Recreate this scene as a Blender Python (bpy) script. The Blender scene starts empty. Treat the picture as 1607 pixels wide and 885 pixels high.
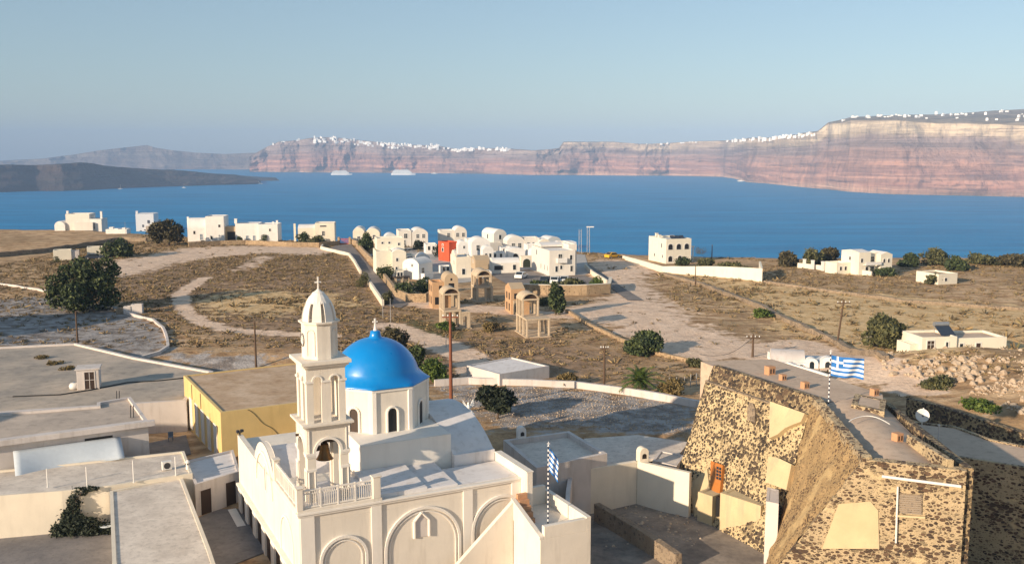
import bpy, bmesh, math, random
import numpy as np
from mathutils import Vector, noise
R = math.radians
rnd = random.Random(7)
SC = bpy.context.scene
COL = SC.collection
# ------------------------------------------------------------------ camera, world, sun, exposure
F, CX, CY, HZ, CZ = 1500.0, 803.5, 442.5, 240.0, 130.0      # metres and pixels of the 1607 px wide photograph
PITCH = math.atan((CY - HZ) / F)
cam = bpy.data.cameras.new('camera'); camo = bpy.data.objects.new('camera', cam); COL.objects.link(camo)
camo.location = (0, 0, CZ); camo.rotation_euler = (math.pi / 2 - PITCH, 0, 0)
cam.sensor_width = 36; cam.lens = F / 1607 * 36; cam.clip_start = 1; cam.clip_end = 60000
SC.camera = camo
SUN_EL = 16.0
SH = Vector((.74, .67, 0)).normalized()                      # the way shadows fall
W = bpy.data.worlds.new('World'); SC.world = W; W.use_nodes = True
nt = W.node_tree; bg = nt.nodes['Background']
sky = nt.nodes.new('ShaderNodeTexSky'); sky.sky_type = 'NISHITA'; sky.sun_disc = False
sky.sun_elevation = R(SUN_EL); sky.sun_rotation = math.atan2(-SH.x, -SH.y)
sky.altitude = 100; sky.air_density = 1.0; sky.dust_density = .5; sky.ozone_density = 2.0
air = nt.nodes.new('ShaderNodeMix'); air.data_type = 'RGBA'; air.inputs[0].default_value = .48
nt.links.new(sky.outputs[0], air.inputs[6]); air.inputs[7].default_value = (1.8, 2.4, 2.8, 1)      # dusty summer air, even all round
nt.links.new(air.outputs[2], bg.inputs[0]); bg.inputs[1].default_value = 0.115
sl = bpy.data.lights.new('sun', 'SUN'); sl.energy = 5.0; sl.angle = R(.6); sl.color = (1, .80, .58)
so = bpy.data.objects.new('sun', sl); COL.objects.link(so)
d = Vector((SH.x * math.cos(R(SUN_EL)), SH.y * math.cos(R(SUN_EL)), -math.sin(R(SUN_EL))))
so.rotation_euler = d.to_track_quat('-Z', 'Y').to_euler(); so.location = (-200, -180, 250)
SC.view_settings.view_transform = 'Standard'; SC.view_settings.look = 'None'
SC.view_settings.exposure = 0.52; SC.view_settings.gamma = 1
SC.cycles.max_bounces = 6; SC.cycles.volume_bounces = 0; SC.cycles.use_denoising = True

# ------------------------------------------------------------------ from a pixel to a place
def ray(px, py):
    r = (px - CX) / F; u = (CY - py) / F
    return r, math.cos(PITCH) + u * math.sin(PITCH), -math.sin(PITCH) + u * math.cos(PITCH)
def G(px, py, z):
    d = ray(px, py); t = (z - CZ) / d[2]; return Vector((d[0] * t, d[1] * t, z))
def D(px, py, Y):
    d = ray(px, py); t = Y / d[1]; return Vector((d[0] * t, Y, CZ + d[2] * t))
def proj(x, y, z):
    z = z - CZ
    f = y * math.cos(PITCH) - z * math.sin(PITCH); u = y * math.sin(PITCH) + z * math.cos(PITCH)
    return CX + F * x / f, CY - F * u / f
def sst(a, b, x):
    t = min(1, max(0, (x - a) / (b - a))); return t * t * (3 - 2 * t)
MOUNDS = [(-69, 62, 15.0, 11, 11), (-97, 124, 13.5, 16, 13), (64, 92, 4.6, 17, 13), (55, 111, 2.8, 17, 8), (-60, 20, 10, 14, 16)]  # left mounds are unseen, added only to cast shade; right ones carry rubble
EDGE = [(-900, 358), (57, 360), (150, 362), (300, 372), (450, 377), (545, 381), (700, 384), (900, 396), (1000, 400), (1100, 403), (1250, 406), (1400, 404), (1550, 404), (2400, 406)]
def edge_y(px):
    for (a, ya), (b, yb) in zip(EDGE, EDGE[1:]):
        if a <= px <= b: return ya + (yb - ya) * (px - a) / (b - a)
    return 360 if px < 0 else 406
def ground(x, y):
    z = 101.2 + 2.8 * sst(74, 89, y) * (1 - .8 * sst(-22, -31, x) * sst(125, 112, y))
    if x > 24: z += 0.0
    for (mx, my, h, sx, sy) in MOUNDS:
        q = ((x - mx) / sx) ** 2 + ((y - my) / sy) ** 2
        if q < 9: z += h * math.exp(-q * 1.1)
    z += .35 * noise.noise((x * .03, y * .03, 3)) + .10 * noise.noise((x * .25, y * .25, 9))
    if y > 150:
        px, _ = proj(x, y, 104)
        Ye = G(px, edge_y(px), 104).y
        if y > Ye: z = max(-6, z - .8 * (y - Ye) - .012 * (y - Ye) ** 2)
    return z
def Gt(px, py):
    z = 104.0
    for _ in range(8):
        p = G(px, py, z); z = .5 * z + .5 * ground(p.x, p.y)
    p = G(px, py, z); return Vector((p.x, p.y, ground(p.x, p.y)))

# ------------------------------------------------------------------ materials
def srgb(r, g, b):
    f = lambda c: (c / 12.92 if c <= .04045 else ((c + .055) / 1.055) ** 2.4)
    return f(r / 255), f(g / 255), f(b / 255), 1
class NT:
    def __init__(s, name):
        s.m = bpy.data.materials.new(name); s.m.use_nodes = True; s.t = s.m.node_tree
        s.b = s.t.nodes['Principled BSDF']
    def n(s, typ, **kw):
        n = s.t.nodes.new(typ)
        for k, v in kw.items():
            if k in n.inputs: n.inputs[k].default_value = v
            else: setattr(n, k, v)
        return n
    def l(s, a, b): s.t.links.new(a, b)
    def coord(s, world=False):
        return s.n('ShaderNodeNewGeometry').outputs['Position'] if world else s.n('ShaderNodeTexCoord').outputs['Object']
    def noise(s, vec, scale, detail=4, rough=.55, mapping=None):
        if mapping:
            mp = s.n('ShaderNodeMapping'); mp.inputs['Scale'].default_value = mapping; s.l(vec, mp.inputs[0]); vec = mp.outputs[0]
        n = s.n('ShaderNodeTexNoise'); n.inputs['Scale'].default_value = scale; n.inputs['Detail'].default_value = detail
        n.inputs['Roughness'].default_value = rough; s.l(vec, n.inputs['Vector']); return n.outputs['Fac']
    def ramp(s, fac, pts):
        r = s.n('ShaderNodeValToRGB'); cr = r.color_ramp
        while len(cr.elements) < len(pts): cr.elements.new(.5)
        for e, (p, c) in zip(cr.elements, pts):
            e.position = p; e.color = c if hasattr(c, '__len__') else (c, c, c, 1)
        s.l(fac, r.inputs[0]); return r.outputs[0]
    def mix(s, f, a, b, mode='MIX'):
        m = s.n('ShaderNodeMix', data_type='RGBA', blend_type=mode)
        for sock, v in ((m.inputs[0], f), (m.inputs[6], a), (m.inputs[7], b)):
            if hasattr(v, 'is_linked') or hasattr(v, 'links'): s.l(v, sock)
            else: sock.default_value = v
        return m.outputs[2]
    def math(s, op, a, b=0):
        m = s.n('ShaderNodeMath', operation=op)
        for i, v in enumerate((a, b)):
            if hasattr(v, 'links'): s.l(v, m.inputs[i])
            else: m.inputs[i].default_value = v
        return m.outputs[0]
    def bump(s, h, strength=.3, dist=.05):
        b = s.n('ShaderNodeBump'); b.inputs['Strength'].default_value = strength; b.inputs['Distance'].default_value = dist
        s.l(h, b.inputs['Height']); s.l(b.outputs[0], s.b.inputs['Normal'])
    def col(s, c): s.l(c, s.b.inputs['Base Color'])
def c4(c, k=1): return (c[0] * k, c[1] * k, c[2] * k, 1)
def plaster(name, c, var=.16, rough=.85, streak=.14, dirt=(.30, .25, .20, 1)):
    t = NT(name); v = t.coord()
    a = t.noise(v, .5, 5); f = t.noise(v, 4, 4)
    base = t.mix(t.ramp(a, [(.3, 0.0), (.7, 1.0)]), c4(c, 1 - var), c4(c, 1))
    st = t.noise(v, 1.0, 5, .6, (1.6, 1.6, .22))
    base = t.mix(t.math('MULTIPLY', t.ramp(st, [(.52, 0.0), (.74, 1.0)]), streak * 2.2), base, dirt)
    fi = t.noise(v, 1.7, 6, .7)
    base = t.mix(t.math('MULTIPLY', t.ramp(fi, [(.58, 0.0), (.72, 1.0)]), streak), base, dirt)
    t.col(base); t.b.inputs['Roughness'].default_value = rough
    t.bump(t.math('ADD', f, t.math('MULTIPLY', t.noise(v, 18, 3), .4)), .18, .04); return t.m
def plain(name, c, rough=.6, metal=0.0, var=.2, scale=3):
    t = NT(name); v = t.coord(); a = t.noise(v, scale, 4)
    t.col(t.mix(a, c4(c, 1 - var), c4(c, 1 + var))); t.b.inputs['Roughness'].default_value = rough
    t.b.inputs['Metallic'].default_value = metal; t.bump(a, .1, .02); return t.m
def concrete(name, c, c2, scale=.5):
    t = NT(name); v = t.coord()
    a = t.ramp(t.noise(v, scale, 6, .65), [(.35, 0.0), (.65, 1.0)])
    base = t.mix(a, c4(c), c4(c2))
    base = t.mix(t.math('MULTIPLY', t.ramp(t.noise(v, scale * 5, 6, .7), [(.5, 0.0), (.7, 1.0)]), .45), base, c4(c, .45))
    t.col(base); t.b.inputs['Roughness'].default_value = .9
    t.bump(t.noise(v, 6, 5, .6), .3, .05); return t.m
def stonework(name, mortar, stone, stone2, scale=2.6, thr=.40, patch=.5, patchcol=None, flat=1.0):
    t = NT(name); v = t.coord()
    mpp = t.n('ShaderNodeMapping'); mpp.inputs['Scale'].default_value = (1, 1, flat); t.l(v, mpp.inputs[0]); v = mpp.outputs[0]
    nz = t.n('ShaderNodeTexNoise'); nz.inputs['Scale'].default_value = 2.2; t.l(v, nz.inputs['Vector'])
    nz.inputs['Detail'].default_value = 4; wv = t.mix(.16, v, nz.outputs['Color'])
    vo = t.n('ShaderNodeTexVoronoi', feature='F1'); ve = t.n('ShaderNodeTexVoronoi', feature='DISTANCE_TO_EDGE')
    for x in (vo, ve): x.inputs['Scale'].default_value = scale; x.inputs['Randomness'].default_value = 1.0; t.l(wv, x.inputs['Vector'])
    cellr = t.n('ShaderNodeSeparateColor'); t.l(vo.outputs['Color'], cellr.inputs[0])
    ed = t.math('ADD', ve.outputs['Distance'], t.math('MULTIPLY', t.math('SUBTRACT', t.noise(v, 11, 4), .5), .16))
    cl = t.noise(v, .50, 4, .6)
    lim = t.math('ADD', t.math('MULTIPLY', cellr.outputs[0], .16), t.math('ADD', t.math('MULTIPLY', t.math('SUBTRACT', cl, .5), -.55), .62 - thr * .9 - .10))
    rd = t.math('SUBTRACT', t.math('ADD', t.math('MULTIPLY', t.math('SUBTRACT', cl, .5), 1.15), thr * .62 + .12), vo.outputs['Distance'])
    s = t.ramp(t.math('MINIMUM', t.math('SUBTRACT', ed, lim), rd), [(.0, 0.0), (.05, 1.0)])
    v2 = t.n('ShaderNodeTexVoronoi', feature='F1'); v2.inputs['Scale'].default_value = scale * 2.3; t.l(wv, v2.inputs['Vector']); c2 = t.n('ShaderNodeSeparateColor'); t.l(v2.outputs['Color'], c2.inputs[0])
    chip = t.math('MULTIPLY', t.ramp(t.math('SUBTRACT', t.math('ADD', t.math('MULTIPLY', c2.outputs[0], .42), thr * .25 - .12), v2.outputs['Distance']), [(.0, 0.0), (.06, 1.0)]), .8)
    s = t.math('MAXIMUM', s, chip)
    mo = t.mix(t.ramp(t.noise(v, .7, 5), [(.3, 0.0), (.7, 1.0)]), c4(mortar, .72), c4(mortar, 1.08))
    mo = t.mix(t.math('MULTIPLY', t.noise(v, 11, 5, .7), .5), mo, c4(mortar, .6))
    sc = t.mix(cellr.outputs[1], c4(stone), c4(stone2)); sc = t.mix(t.ramp(cellr.outputs[2], [(.82, 0.0), (.84, 1.0)]), sc, c4(mortar, .55)); sc = t.mix(t.math('MULTIPLY', t.noise(v, 14, 5, .7), .5), sc, c4(stone, .6))
    pm = t.ramp(t.noise(v, .45, 4), [(patch - .04, 0.0), (patch + .03, 1.0)])
    s2 = t.math('MULTIPLY', s, t.math('SUBTRACT', 1, pm)) if patchcol else s
    mo2 = t.mix(pm, mo, t.mix(t.noise(v, 1.5, 5), c4(patchcol, .85), c4(patchcol, 1.1))) if patchcol else mo
    t.col(t.mix(s2, mo2, sc)); t.b.inputs['Roughness'].default_value = .92
    t.bump(t.math('ADD', t.math('MULTIPLY', s2, .8), t.math('MULTIPLY', t.noise(v, 8, 6, .7), .7)), 1.0, .16); return t.m
def leafmat(name, cs, rough=.75):
    t = NT(name); g = t.n('ShaderNodeNewGeometry')
    n = len(cs); r = t.ramp(g.outputs['Random Per Island'], [(i / max(1, n - 1), c4(c)) for i, c in enumerate(cs)])
    t.col(r); t.b.inputs['Roughness'].default_value = rough; return t.m
M = {}
def build_mats():
    M['white'] = plaster('white_limewash', (.80, .77, .73), .10, streak=.07)
    M['churchwall'] = plaster('church_cream_plaster', (.80, .73, .63), .11, streak=.11)
    M['trim'] = plaster('church_white_trim', (.82, .77, .70), .07, streak=.05)
    M['roofwhite'] = plaster('white_roof_coat', (.78, .74, .72), .14, streak=.16)
    M['cream'] = plaster('cream_plaster', (.78, .70, .57), .10, streak=.06)
    M['yellowcream'] = plaster('pale_yellow_plaster', (.79, .73, .60), .10, streak=.06)
    M['beige'] = plaster('beige_plaster', (.74, .69, .62), .10, streak=.06)
    M['tan'] = plaster('tan_plaster', (.50, .38, .25), .12, streak=.1)
    M['yellow'] = plaster('yellow_plaster', (.74, .53, .22), .14, streak=.12, dirt=(.4, .26, .08, 1))
    M['red'] = plaster('red_plaster', (.58, .085, .03), .12, streak=.04)
    M['pinkwhite'] = plaster('worn_white_plaster', (.66, .60, .56), .16, streak=.2)
    M['raw'] = concrete('raw_concrete_frame', (.50, .39, .27), (.60, .48, .34), .7)
    M['concrete'] = concrete('grey_roof_screed', (.42, .35, .29), (.58, .48, .39), .25)
    M['brownroof'] = concrete('brown_roof_screed', (.42, .27, .15), (.62, .46, .32), .3)
    M['greyroof'] = concrete('grey_green_roof', (.29, .26, .225), (.52, .43, .34), .18)
    M['streaky'] = concrete('weathered_white_roof', (.56, .49, .42), (.76, .68, .59), .5)
    M['vaultroof'] = concrete('pink_grey_vault_screed', (.50, .37, .27), (.60, .46, .34), .35)
    M['stone'] = stonework('volcanic_rubble_masonry', (.72, .55, .31), (.030, .024, .020), (.16, .11, .07), 4.9, .66, .70, (.62, .46, .26))
    M['stonedense'] = stonework('dense_lava_masonry', (.52, .38, .21), (.032, .026, .022), (.19, .12, .07), 4.8, .76)
    M['stonefront'] = stonework('plastered_rubble_masonry', (.60, .46, .28), (.06, .04, .03), (.20, .12, .07), 3.7, .60, .64, (.62, .48, .28), 1.7)
    M['earthplaster'] = stonework('earth_plaster_over_rubble', (.54, .36, .17), (.10, .06, .035), (.30, .18, .09), 4.6, .46, .60, (.58, .41, .20))
    M['oldplaster'] = plaster('old_yellow_lime_plaster', (.62, .49, .29), .2, streak=.2)
    M['fieldstone'] = stonework('dry_stone', (.38, .29, .20), (.16, .12, .09), (.44, .34, .24), 3.5, .5)
    M['retaining'] = stonework('tan_retaining_stone', (.50, .36, .22), (.32, .21, .12), (.52, .38, .23), 2.6, .48)
    M['dark'] = plain('dark_opening', (.012, .011, .012), .5)
    M['glass'] = plain('dark_window_glass', (.02, .028, .035), .12)
    M['frame'] = plain('white_painted_frame', (.72, .70, .66), .5, var=.06)
    M['blueframe'] = plain('blue_grey_paint_and_shade', (.16, .21, .28), .5)
    M['wood'] = plain('weathered_pole_wood', (.10, .060, .035), .85, var=.35)
    M['redwood'] = plain('rusty_red_pole_paint', (.20, .065, .03), .8, var=.35)
    M['orangewood'] = plain('orange_varnished_wood', (.45, .16, .03), .45)
    M['brownwood'] = plain('dark_brown_door_wood', (.045, .025, .015), .6)
    M['terracotta'] = plain('terracotta_brick', (.50, .27, .145), .85, var=.25, scale=6)
    M['brickwork'] = plain('bare_hollow_brick', (.50, .31, .17), .85, var=.3, scale=5)
    M['metal'] = plain('galvanised_metal', (.40, .40, .40), .45, .6)
    M['darkmetal'] = plain('dark_metal', (.05, .05, .055), .5, .3)
    M['shutter'] = plain('grey_brown_shutter_paint', (.27, .22, .17), .7)
    M['farwhite'] = plain('distant_white_houses', (.88, .87, .85), .8, 0, .03)
    M['bronze'] = plain('aged_bronze', (.16, .085, .03), .42, .75)
    M['bronzedark'] = plain('dark_bronze', (.045, .03, .02), .5, .5)
    M['flagblue'] = plain('flag_blue_cloth', (.02, .16, .48), .8, var=.08)
    M['flagwhite'] = plain('flag_white_cloth', (.78, .78, .78), .8, var=.05)
    M['navy'] = plain('navy_cloth', (.012, .022, .06), .8)
    M['tarp'] = plain('pale_blue_tarpaulin', (.50, .56, .62), .6, var=.1)
    M['asphalt'] = concrete('worn_asphalt', (.17, .15, .14), (.24, .21, .19), .4)
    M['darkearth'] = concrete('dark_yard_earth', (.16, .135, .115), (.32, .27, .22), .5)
    M['forecourt'] = concrete('pale_forecourt', (.38, .36, .34), (.50, .47, .43), .4)
    M['paving'] = concrete('grey_paving', (.16, .15, .15), (.24, .22, .21), .5)
    M['carwhite'] = plain('white_car_paint', (.75, .75, .74), .25, var=.03)
    M['cardark'] = plain('dark_car_paint', (.03, .04, .06), .25, var=.05)
    M['yellowpaint'] = plain('yellow_machine_paint', (.72, .40, .02), .4, var=.1)
    M['rubber'] = plain('black_rubber', (.015, .015, .015), .8)
    M['bark'] = plain('rough_bark', (.11, .075, .05), .9, var=.4, scale=5)
    M['rock'] = concrete('pale_rubble_rock', (.40, .30, .21), (.56, .45, .33), 1.2)
    M['marble'] = plain('white_marble', (.8, .8, .78), .5, var=.05)
    M['cloth_line'] = plain('black_cable', (.02, .02, .02), .7)
    # blue dome paint
    t = NT('glossy_blue_dome_paint'); v = t.coord()
    dc_ = t.mix(t.noise(v, 1.2, 5), (.000, .200, .57, 1), (.001, .240, .66, 1)); t.col(t.mix(t.math('MULTIPLY', t.ramp(t.noise(v, 1.4, 6, .7, (1.5, 1.5, .35)), [(.5, 0.0), (.75, 1.0)]), .3), dc_, (.03, .27, .60, 1)))
    t.l(t.ramp(t.noise(v, 1.6, 6, .65), [(.3, .26), (.7, .46)]), t.b.inputs['Roughness']); t.b.inputs['Coat Weight'].default_value = .25; t.b.inputs['Coat Roughness'].default_value = .12
    t.bump(t.noise(v, 2.5, 4), .06, .05); M['dome'] = t.m
    M['leaf_dark'] = leafmat('dark_evergreen_leaves', [(.012, .022, .008), (.028, .046, .013), (.055, .078, .020), (.10, .12, .034)])
    M['leaf_olive'] = leafmat('olive_leaves', [(.030, .034, .012), (.075, .078, .026), (.15, .14, .050)])
    M['leaf_brown'] = leafmat('brown_green_leaves', [(.035, .032, .014), (.065, .055, .022), (.105, .082, .032)])
    M['leaf_green'] = leafmat('bright_green_leaves', [(.030, .060, .008), (.065, .105, .012), (.12, .16, .02)])
    M['leaf_dry'] = leafmat('dry_yellow_leaves', [(.10, .075, .025), (.17, .12, .04), (.22, .16, .06)])
    M['leaf_black'] = leafmat('black_green_leaves', [(.010, .018, .010), (.02, .03, .014), (.034, .044, .02)])
    M['scrub'] = leafmat('dry_scrub_stems', [(.07, .055, .028), (.15, .105, .055), (.25, .17, .085), (.38, .27, .13), (.12, .11, .045)], .9)
build_mats()

# ------------------------------------------------------------------ mesh builder
class MB:
    def __init__(s): s.v = []; s.f = []; s.m = []
    def poly(s, pts, m=0):
        i = len(s.v); s.v += [tuple(p) for p in pts]; s.f.append(list(range(i, i + len(pts)))); s.m.append(m)
    def box(s, x0, y0, z0, x1, y1, z1, m=0, top=True, bottom=True):
        i = len(s.v)
        s.v += [(x0, y0, z0), (x1, y0, z0), (x1, y1, z0), (x0, y1, z0), (x0, y0, z1), (x1, y0, z1), (x1, y1, z1), (x0, y1, z1)]
        fs = [(0, 1, 5, 4), (1, 2, 6, 5), (2, 3, 7, 6), (3, 0, 4, 7)]
        if top: fs.append((4, 5, 6, 7))
        if bottom: fs.append((3, 2, 1, 0))
        for q in fs: s.f.append([i + k for k in q]); s.m.append(m)
    def prism(s, pts, z0, z1, m=0, mt=None, bottom=True):
        n = len(pts); i = len(s.v)
        zz = z1 if hasattr(z1, '__len__') else [z1] * n
        zb = z0 if hasattr(z0, '__len__') else [z0] * n
        s.v += [(p[0], p[1], zb[k]) for k, p in enumerate(pts)] + [(p[0], p[1], zz[k]) for k, p in enumerate(pts)]
        for k in range(n): s.f.append([i + k, i + (k + 1) % n, i + n + (k + 1) % n, i + n + k]); s.m.append(m)
        s.f.append([i + n + k for k in range(n)]); s.m.append(m if mt is None else mt)
        if bottom: s.f.append([i + k for k in reversed(range(n))]); s.m.append(m)
    def ext(s, prof, axis, a0, a1, m=0, caps=True, mside=None):
        """profile of (u, z) pushed along x (u is y) or y (u is x)"""
        n = len(prof); i = len(s.v)
        P = (lambda u, z, a: (a, u, z)) if axis == 'x' else (lambda u, z, a: (u, a, z))
        s.v += [P(u, z, a0) for u, z in prof] + [P(u, z, a1) for u, z in prof]
        for k in range(n):
            s.f.append([i + k, i + (k + 1) % n, i + n + (k + 1) % n, i + n + k])
            s.m.append(m if mside is None else mside[k] if hasattr(mside, '__len__') else mside)
        if caps:
            s.f.append([i + k for k in range(n)]); s.m.append(m); s.f.append([i + n + k for k in reversed(range(n))]); s.m.append(m)
    def tube(s, p0, p1, r0, r1=None, n=8, m=0):
        r1 = r0 if r1 is None else r1
        p0 = Vector(p0); p1 = Vector(p1); d = (p1 - p0).normalized()
        a = d.orthogonal().normalized(); b = d.cross(a); i = len(s.v)
        for p, r in ((p0, r0), (p1, r1)):
            for k in range(n):
                t = 2 * math.pi * k / n; q = p + a * (r * math.cos(t)) + b * (r * math.sin(t)); s.v.append(tuple(q))
        for k in range(n): s.f.append([i + k, i + (k + 1) % n, i + n + (k + 1) % n, i + n + k]); s.m.append(m)
        s.f.append([i + k for k in reversed(range(n))]); s.m.append(m); s.f.append([i + n + k for k in range(n)]); s.m.append(m)
    def lathe(s, prof, c=(0, 0, 0), n=24, m=0, rot=0.0, rf=None):
        i = len(s.v); k = len(prof)
        for j, (r, z) in enumerate(prof):
            for q in range(n):
                t = rot + 2 * math.pi * q / n; rr = rf(r, j, t) if rf else r
                s.v.append((c[0] + rr * math.cos(t), c[1] + rr * math.sin(t), c[2] + z))
        for j in range(k - 1):
            for q in range(n):
                s.f.append([i + j * n + q, i + j * n + (q + 1) % n, i + (j + 1) * n + (q + 1) % n, i + (j + 1) * n + q]); s.m.append(m)
        s.f.append([i + q for q in reversed(range(n))]); s.m.append(m)
        s.f.append([i + (k - 1) * n + q for q in range(n)]); s.m.append(m)
    def rock(s, c, r, m=0, seed=0):
        q = random.Random(seed); i = len(s.v); sx, sy, sz = (r * q.uniform(.7, 1.3) for _ in range(3)); a = q.uniform(0, 6)
        ring = [(0, -1, 1), (.75, -.55, 5), (1, .05, 6), (.62, .65, 5), (0, .9, 1)]; idx = []
        for rad, z, n in ring:
            row = []
            for k in range(n):
                t = a + 2 * math.pi * (k + .5 * (rad == 1)) / n; j = q.uniform(.78, 1.2)
                s.v.append((c[0] + sx * rad * j * math.cos(t), c[1] + sy * rad * j * math.sin(t), c[2] + sz * z * q.uniform(.85, 1.1))); row.append(len(s.v) - 1)
            idx.append(row)
        for A, B in zip(idx, idx[1:]):
            na, nb = len(A), len(B); n = max(na, nb)
            for k in range(n):
                a0, a1, b0, b1 = A[k * na // n % na], A[(k + 1) * na // n % na], B[k * nb // n % nb], B[(k + 1) * nb // n % nb]
                l = [a0]
                for w in (a1, b1, b0):
                    if w not in l: l.append(w)
                if len(l) > 2: s.f.append(l); s.m.append(m)
    def build(s, name, mats, parent=None, smooth=False, bevel=0, fix=True):
        me = bpy.data.meshes.new(name); me.from_pydata(s.v, [], s.f)
        for x in (mats if isinstance(mats, (list, tuple)) else [mats]): me.materials.append(M[x] if isinstance(x, str) else x)
        me.polygons.foreach_set('material_index', s.m)
        if fix:
            bm = bmesh.new(); bm.from_mesh(me); bmesh.ops.recalc_face_normals(bm, faces=bm.faces); bm.to_mesh(me); bm.free()
        if smooth: me.polygons.foreach_set('use_smooth', [True] * len(me.polygons))
        o = bpy.data.objects.new(name, me); COL.objects.link(o)
        if parent is not None: o.parent = parent
        if bevel:
            b = o.modifiers.new('soft_edges', 'BEVEL'); b.width = bevel; b.segments = 2; b.limit_method = 'ANGLE'; b.angle_limit = R(40)
        return o
def tag(o, label, cat, group=None):
    o['label'] = label; o['category'] = cat
    if group: o['group'] = group
    return o
def thing(name, label, cat, loc=(0, 0, 0), yaw=0, group=None):
    o = bpy.data.objects.new(name, None); COL.objects.link(o); o.location = loc; o.rotation_euler = (0, 0, R(yaw)); o.empty_display_size = .5
    return tag(o, label, cat, group)
def struct(o): o['kind'] = 'structure'; return o
def copy_tree(o, parent=None):
    c = o.copy(); COL.objects.link(c)
    if parent is not None: c.parent = parent
    for ch in list(o.children): copy_tree(ch, c)
    return c
def arc(u0, u1, z, rise, n=12):
    """arch profile over a chord, from u1 round the top to u0"""
    w = (u1 - u0) / 2; c = (u0 + u1) / 2; out = []
    rr = (w * w + rise * rise) / (2 * rise); a = math.asin(min(1, w / rr)); a = math.pi - a if rise > w else a
    for k in range(n + 1):
        t = a - 2 * a * k / n; out.append((c + rr * math.sin(t), z + rise - rr + rr * math.cos(t)))
    return out

# ------------------------------------------------------------------ ground, sea, far shores
def inside(px, py, poly):
    px = np.asarray(px); py = np.asarray(py); c = np.zeros(px.shape, bool); n = len(poly); j = n - 1
    for i in range(n):
        xi, yi = poly[i]; xj, yj = poly[j]
        k = ((yi > py) != (yj > py)) & (px < (xj - xi) * (py - yi) / ((yj - yi) or 1e-9) + xi)
        c ^= k; j = i
    return c
def gpoly(pts): return [tuple(Gt(*p)[:2]) for p in pts]
def dist_line(x, y, pts):
    d = np.full(np.shape(x), 1e9)
    for (ax, ay), (bx, by) in zip(pts, pts[1:]):
        vx, vy = bx - ax, by - ay; L = vx * vx + vy * vy + 1e-9
        t = np.clip(((x - ax) * vx + (y - ay) * vy) / L, 0, 1)
        d = np.minimum(d, np.hypot(x - ax - t * vx, y - ay - t * vy))
    return d
SAND = [gpoly([(165, 412), (230, 402), (290, 390), (380, 386), (460, 387), (545, 391), (500, 400), (420, 397), (330, 404), (270, 414), (215, 430), (175, 432)]),
        gpoly([(885, 492), (960, 464), (935, 434), (925, 416), (945, 408), (1000, 410), (1030, 424), (1005, 440), (1040, 470), (1100, 512), (1200, 545), (1300, 545), (1390, 578), (1370, 605), (1290, 590), (1180, 566), (1120, 566), (1060, 542), (1000, 520), (930, 507)]),
        gpoly([(370, 425), (410, 402), (425, 403), (395, 420)])]
GOLD = [gpoly([(1090, 432), (1200, 444), (1330, 457), (1560, 478), (1800, 486), (1800, 570), (1440, 562), (1330, 545), (1240, 522), (1160, 478)]),
        gpoly([(310, 470), (400, 455), (520, 462), (560, 480), (450, 492), (330, 492)])]
GREY = [gpoly([(680, 606), (800, 606), (900, 610), (990, 622), (1095, 642), (1075, 690), (1000, 676), (900, 672), (790, 672), (740, 640)]), gpoly([(-60, 470), (120, 466), (200, 490), (258, 515), (262, 556), (215, 562), (120, 537), (-60, 540)]),
        gpoly([(260, 556), (400, 560), (470, 580), (470, 600), (330, 590)])]
HEATH = [gpoly([(180, 432), (330, 406), (500, 400), (548, 410), (580, 450), (620, 490), (700, 520), (860, 535), (1000, 565), (900, 600), (480, 560), (200, 485), (150, 450)])]
GREEN = [gpoly([(630, 500), (700, 508), (720, 525), (690, 540), (640, 525)])]
PATHS = [([tuple(Gt(*p)[:2]) for p in [(322, 436), (300, 450), (283, 462), (285, 478), (295, 492), (320, 506), (360, 518), (450, 524), (520, 528)]], 1.15),
         ([tuple(Gt(*p)[:2]) for p in [(610, 512), (650, 525), (690, 538), (735, 562), (760, 590)]], 2.0),
         ([tuple(Gt(*p)[:2]) for p in [(990, 520), (1100, 560), (1180, 545), (1260, 540), (1400, 585), (1440, 610)]], 2.2),
         ([tuple(Gt(*p)[:2]) for p in [(650, 475), (700, 480), (880, 495), (960, 478)]], 2.5)]
def soft_mask(x, y, polys, blur):
    out = np.zeros(x.shape)
    for P in polys:
        ins = inside(x, y, P); dd = dist_line(x, y, P + [P[0]])
        out = np.maximum(out, np.clip(.5 + np.where(ins, dd, -dd) / (2 * blur), 0, 1))
    return out
def masks(x, y):
    s = soft_mask(x, y, SAND, 6.0)
    for P, w in PATHS: s = np.maximum(s, np.clip(1.5 - dist_line(x, y, P) / w / 1.3, 0, .93))
    return s, soft_mask(x, y, GOLD, 8.0), soft_mask(x, y, GREY, 4), soft_mask(x, y, GREEN, 4.0)
def axis(a, b, fine, far0, far1, k=1.35):
    mid = list(np.arange(a, b, fine)); lo = []; st = fine; p = a
    while p > far0: st *= k; p -= st; lo.append(p)
    hi = []; st = fine; p = mid[-1]
    while p < far1: st *= k; p += st; hi.append(p)
    return np.array(lo[::-1] + mid + hi)
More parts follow.
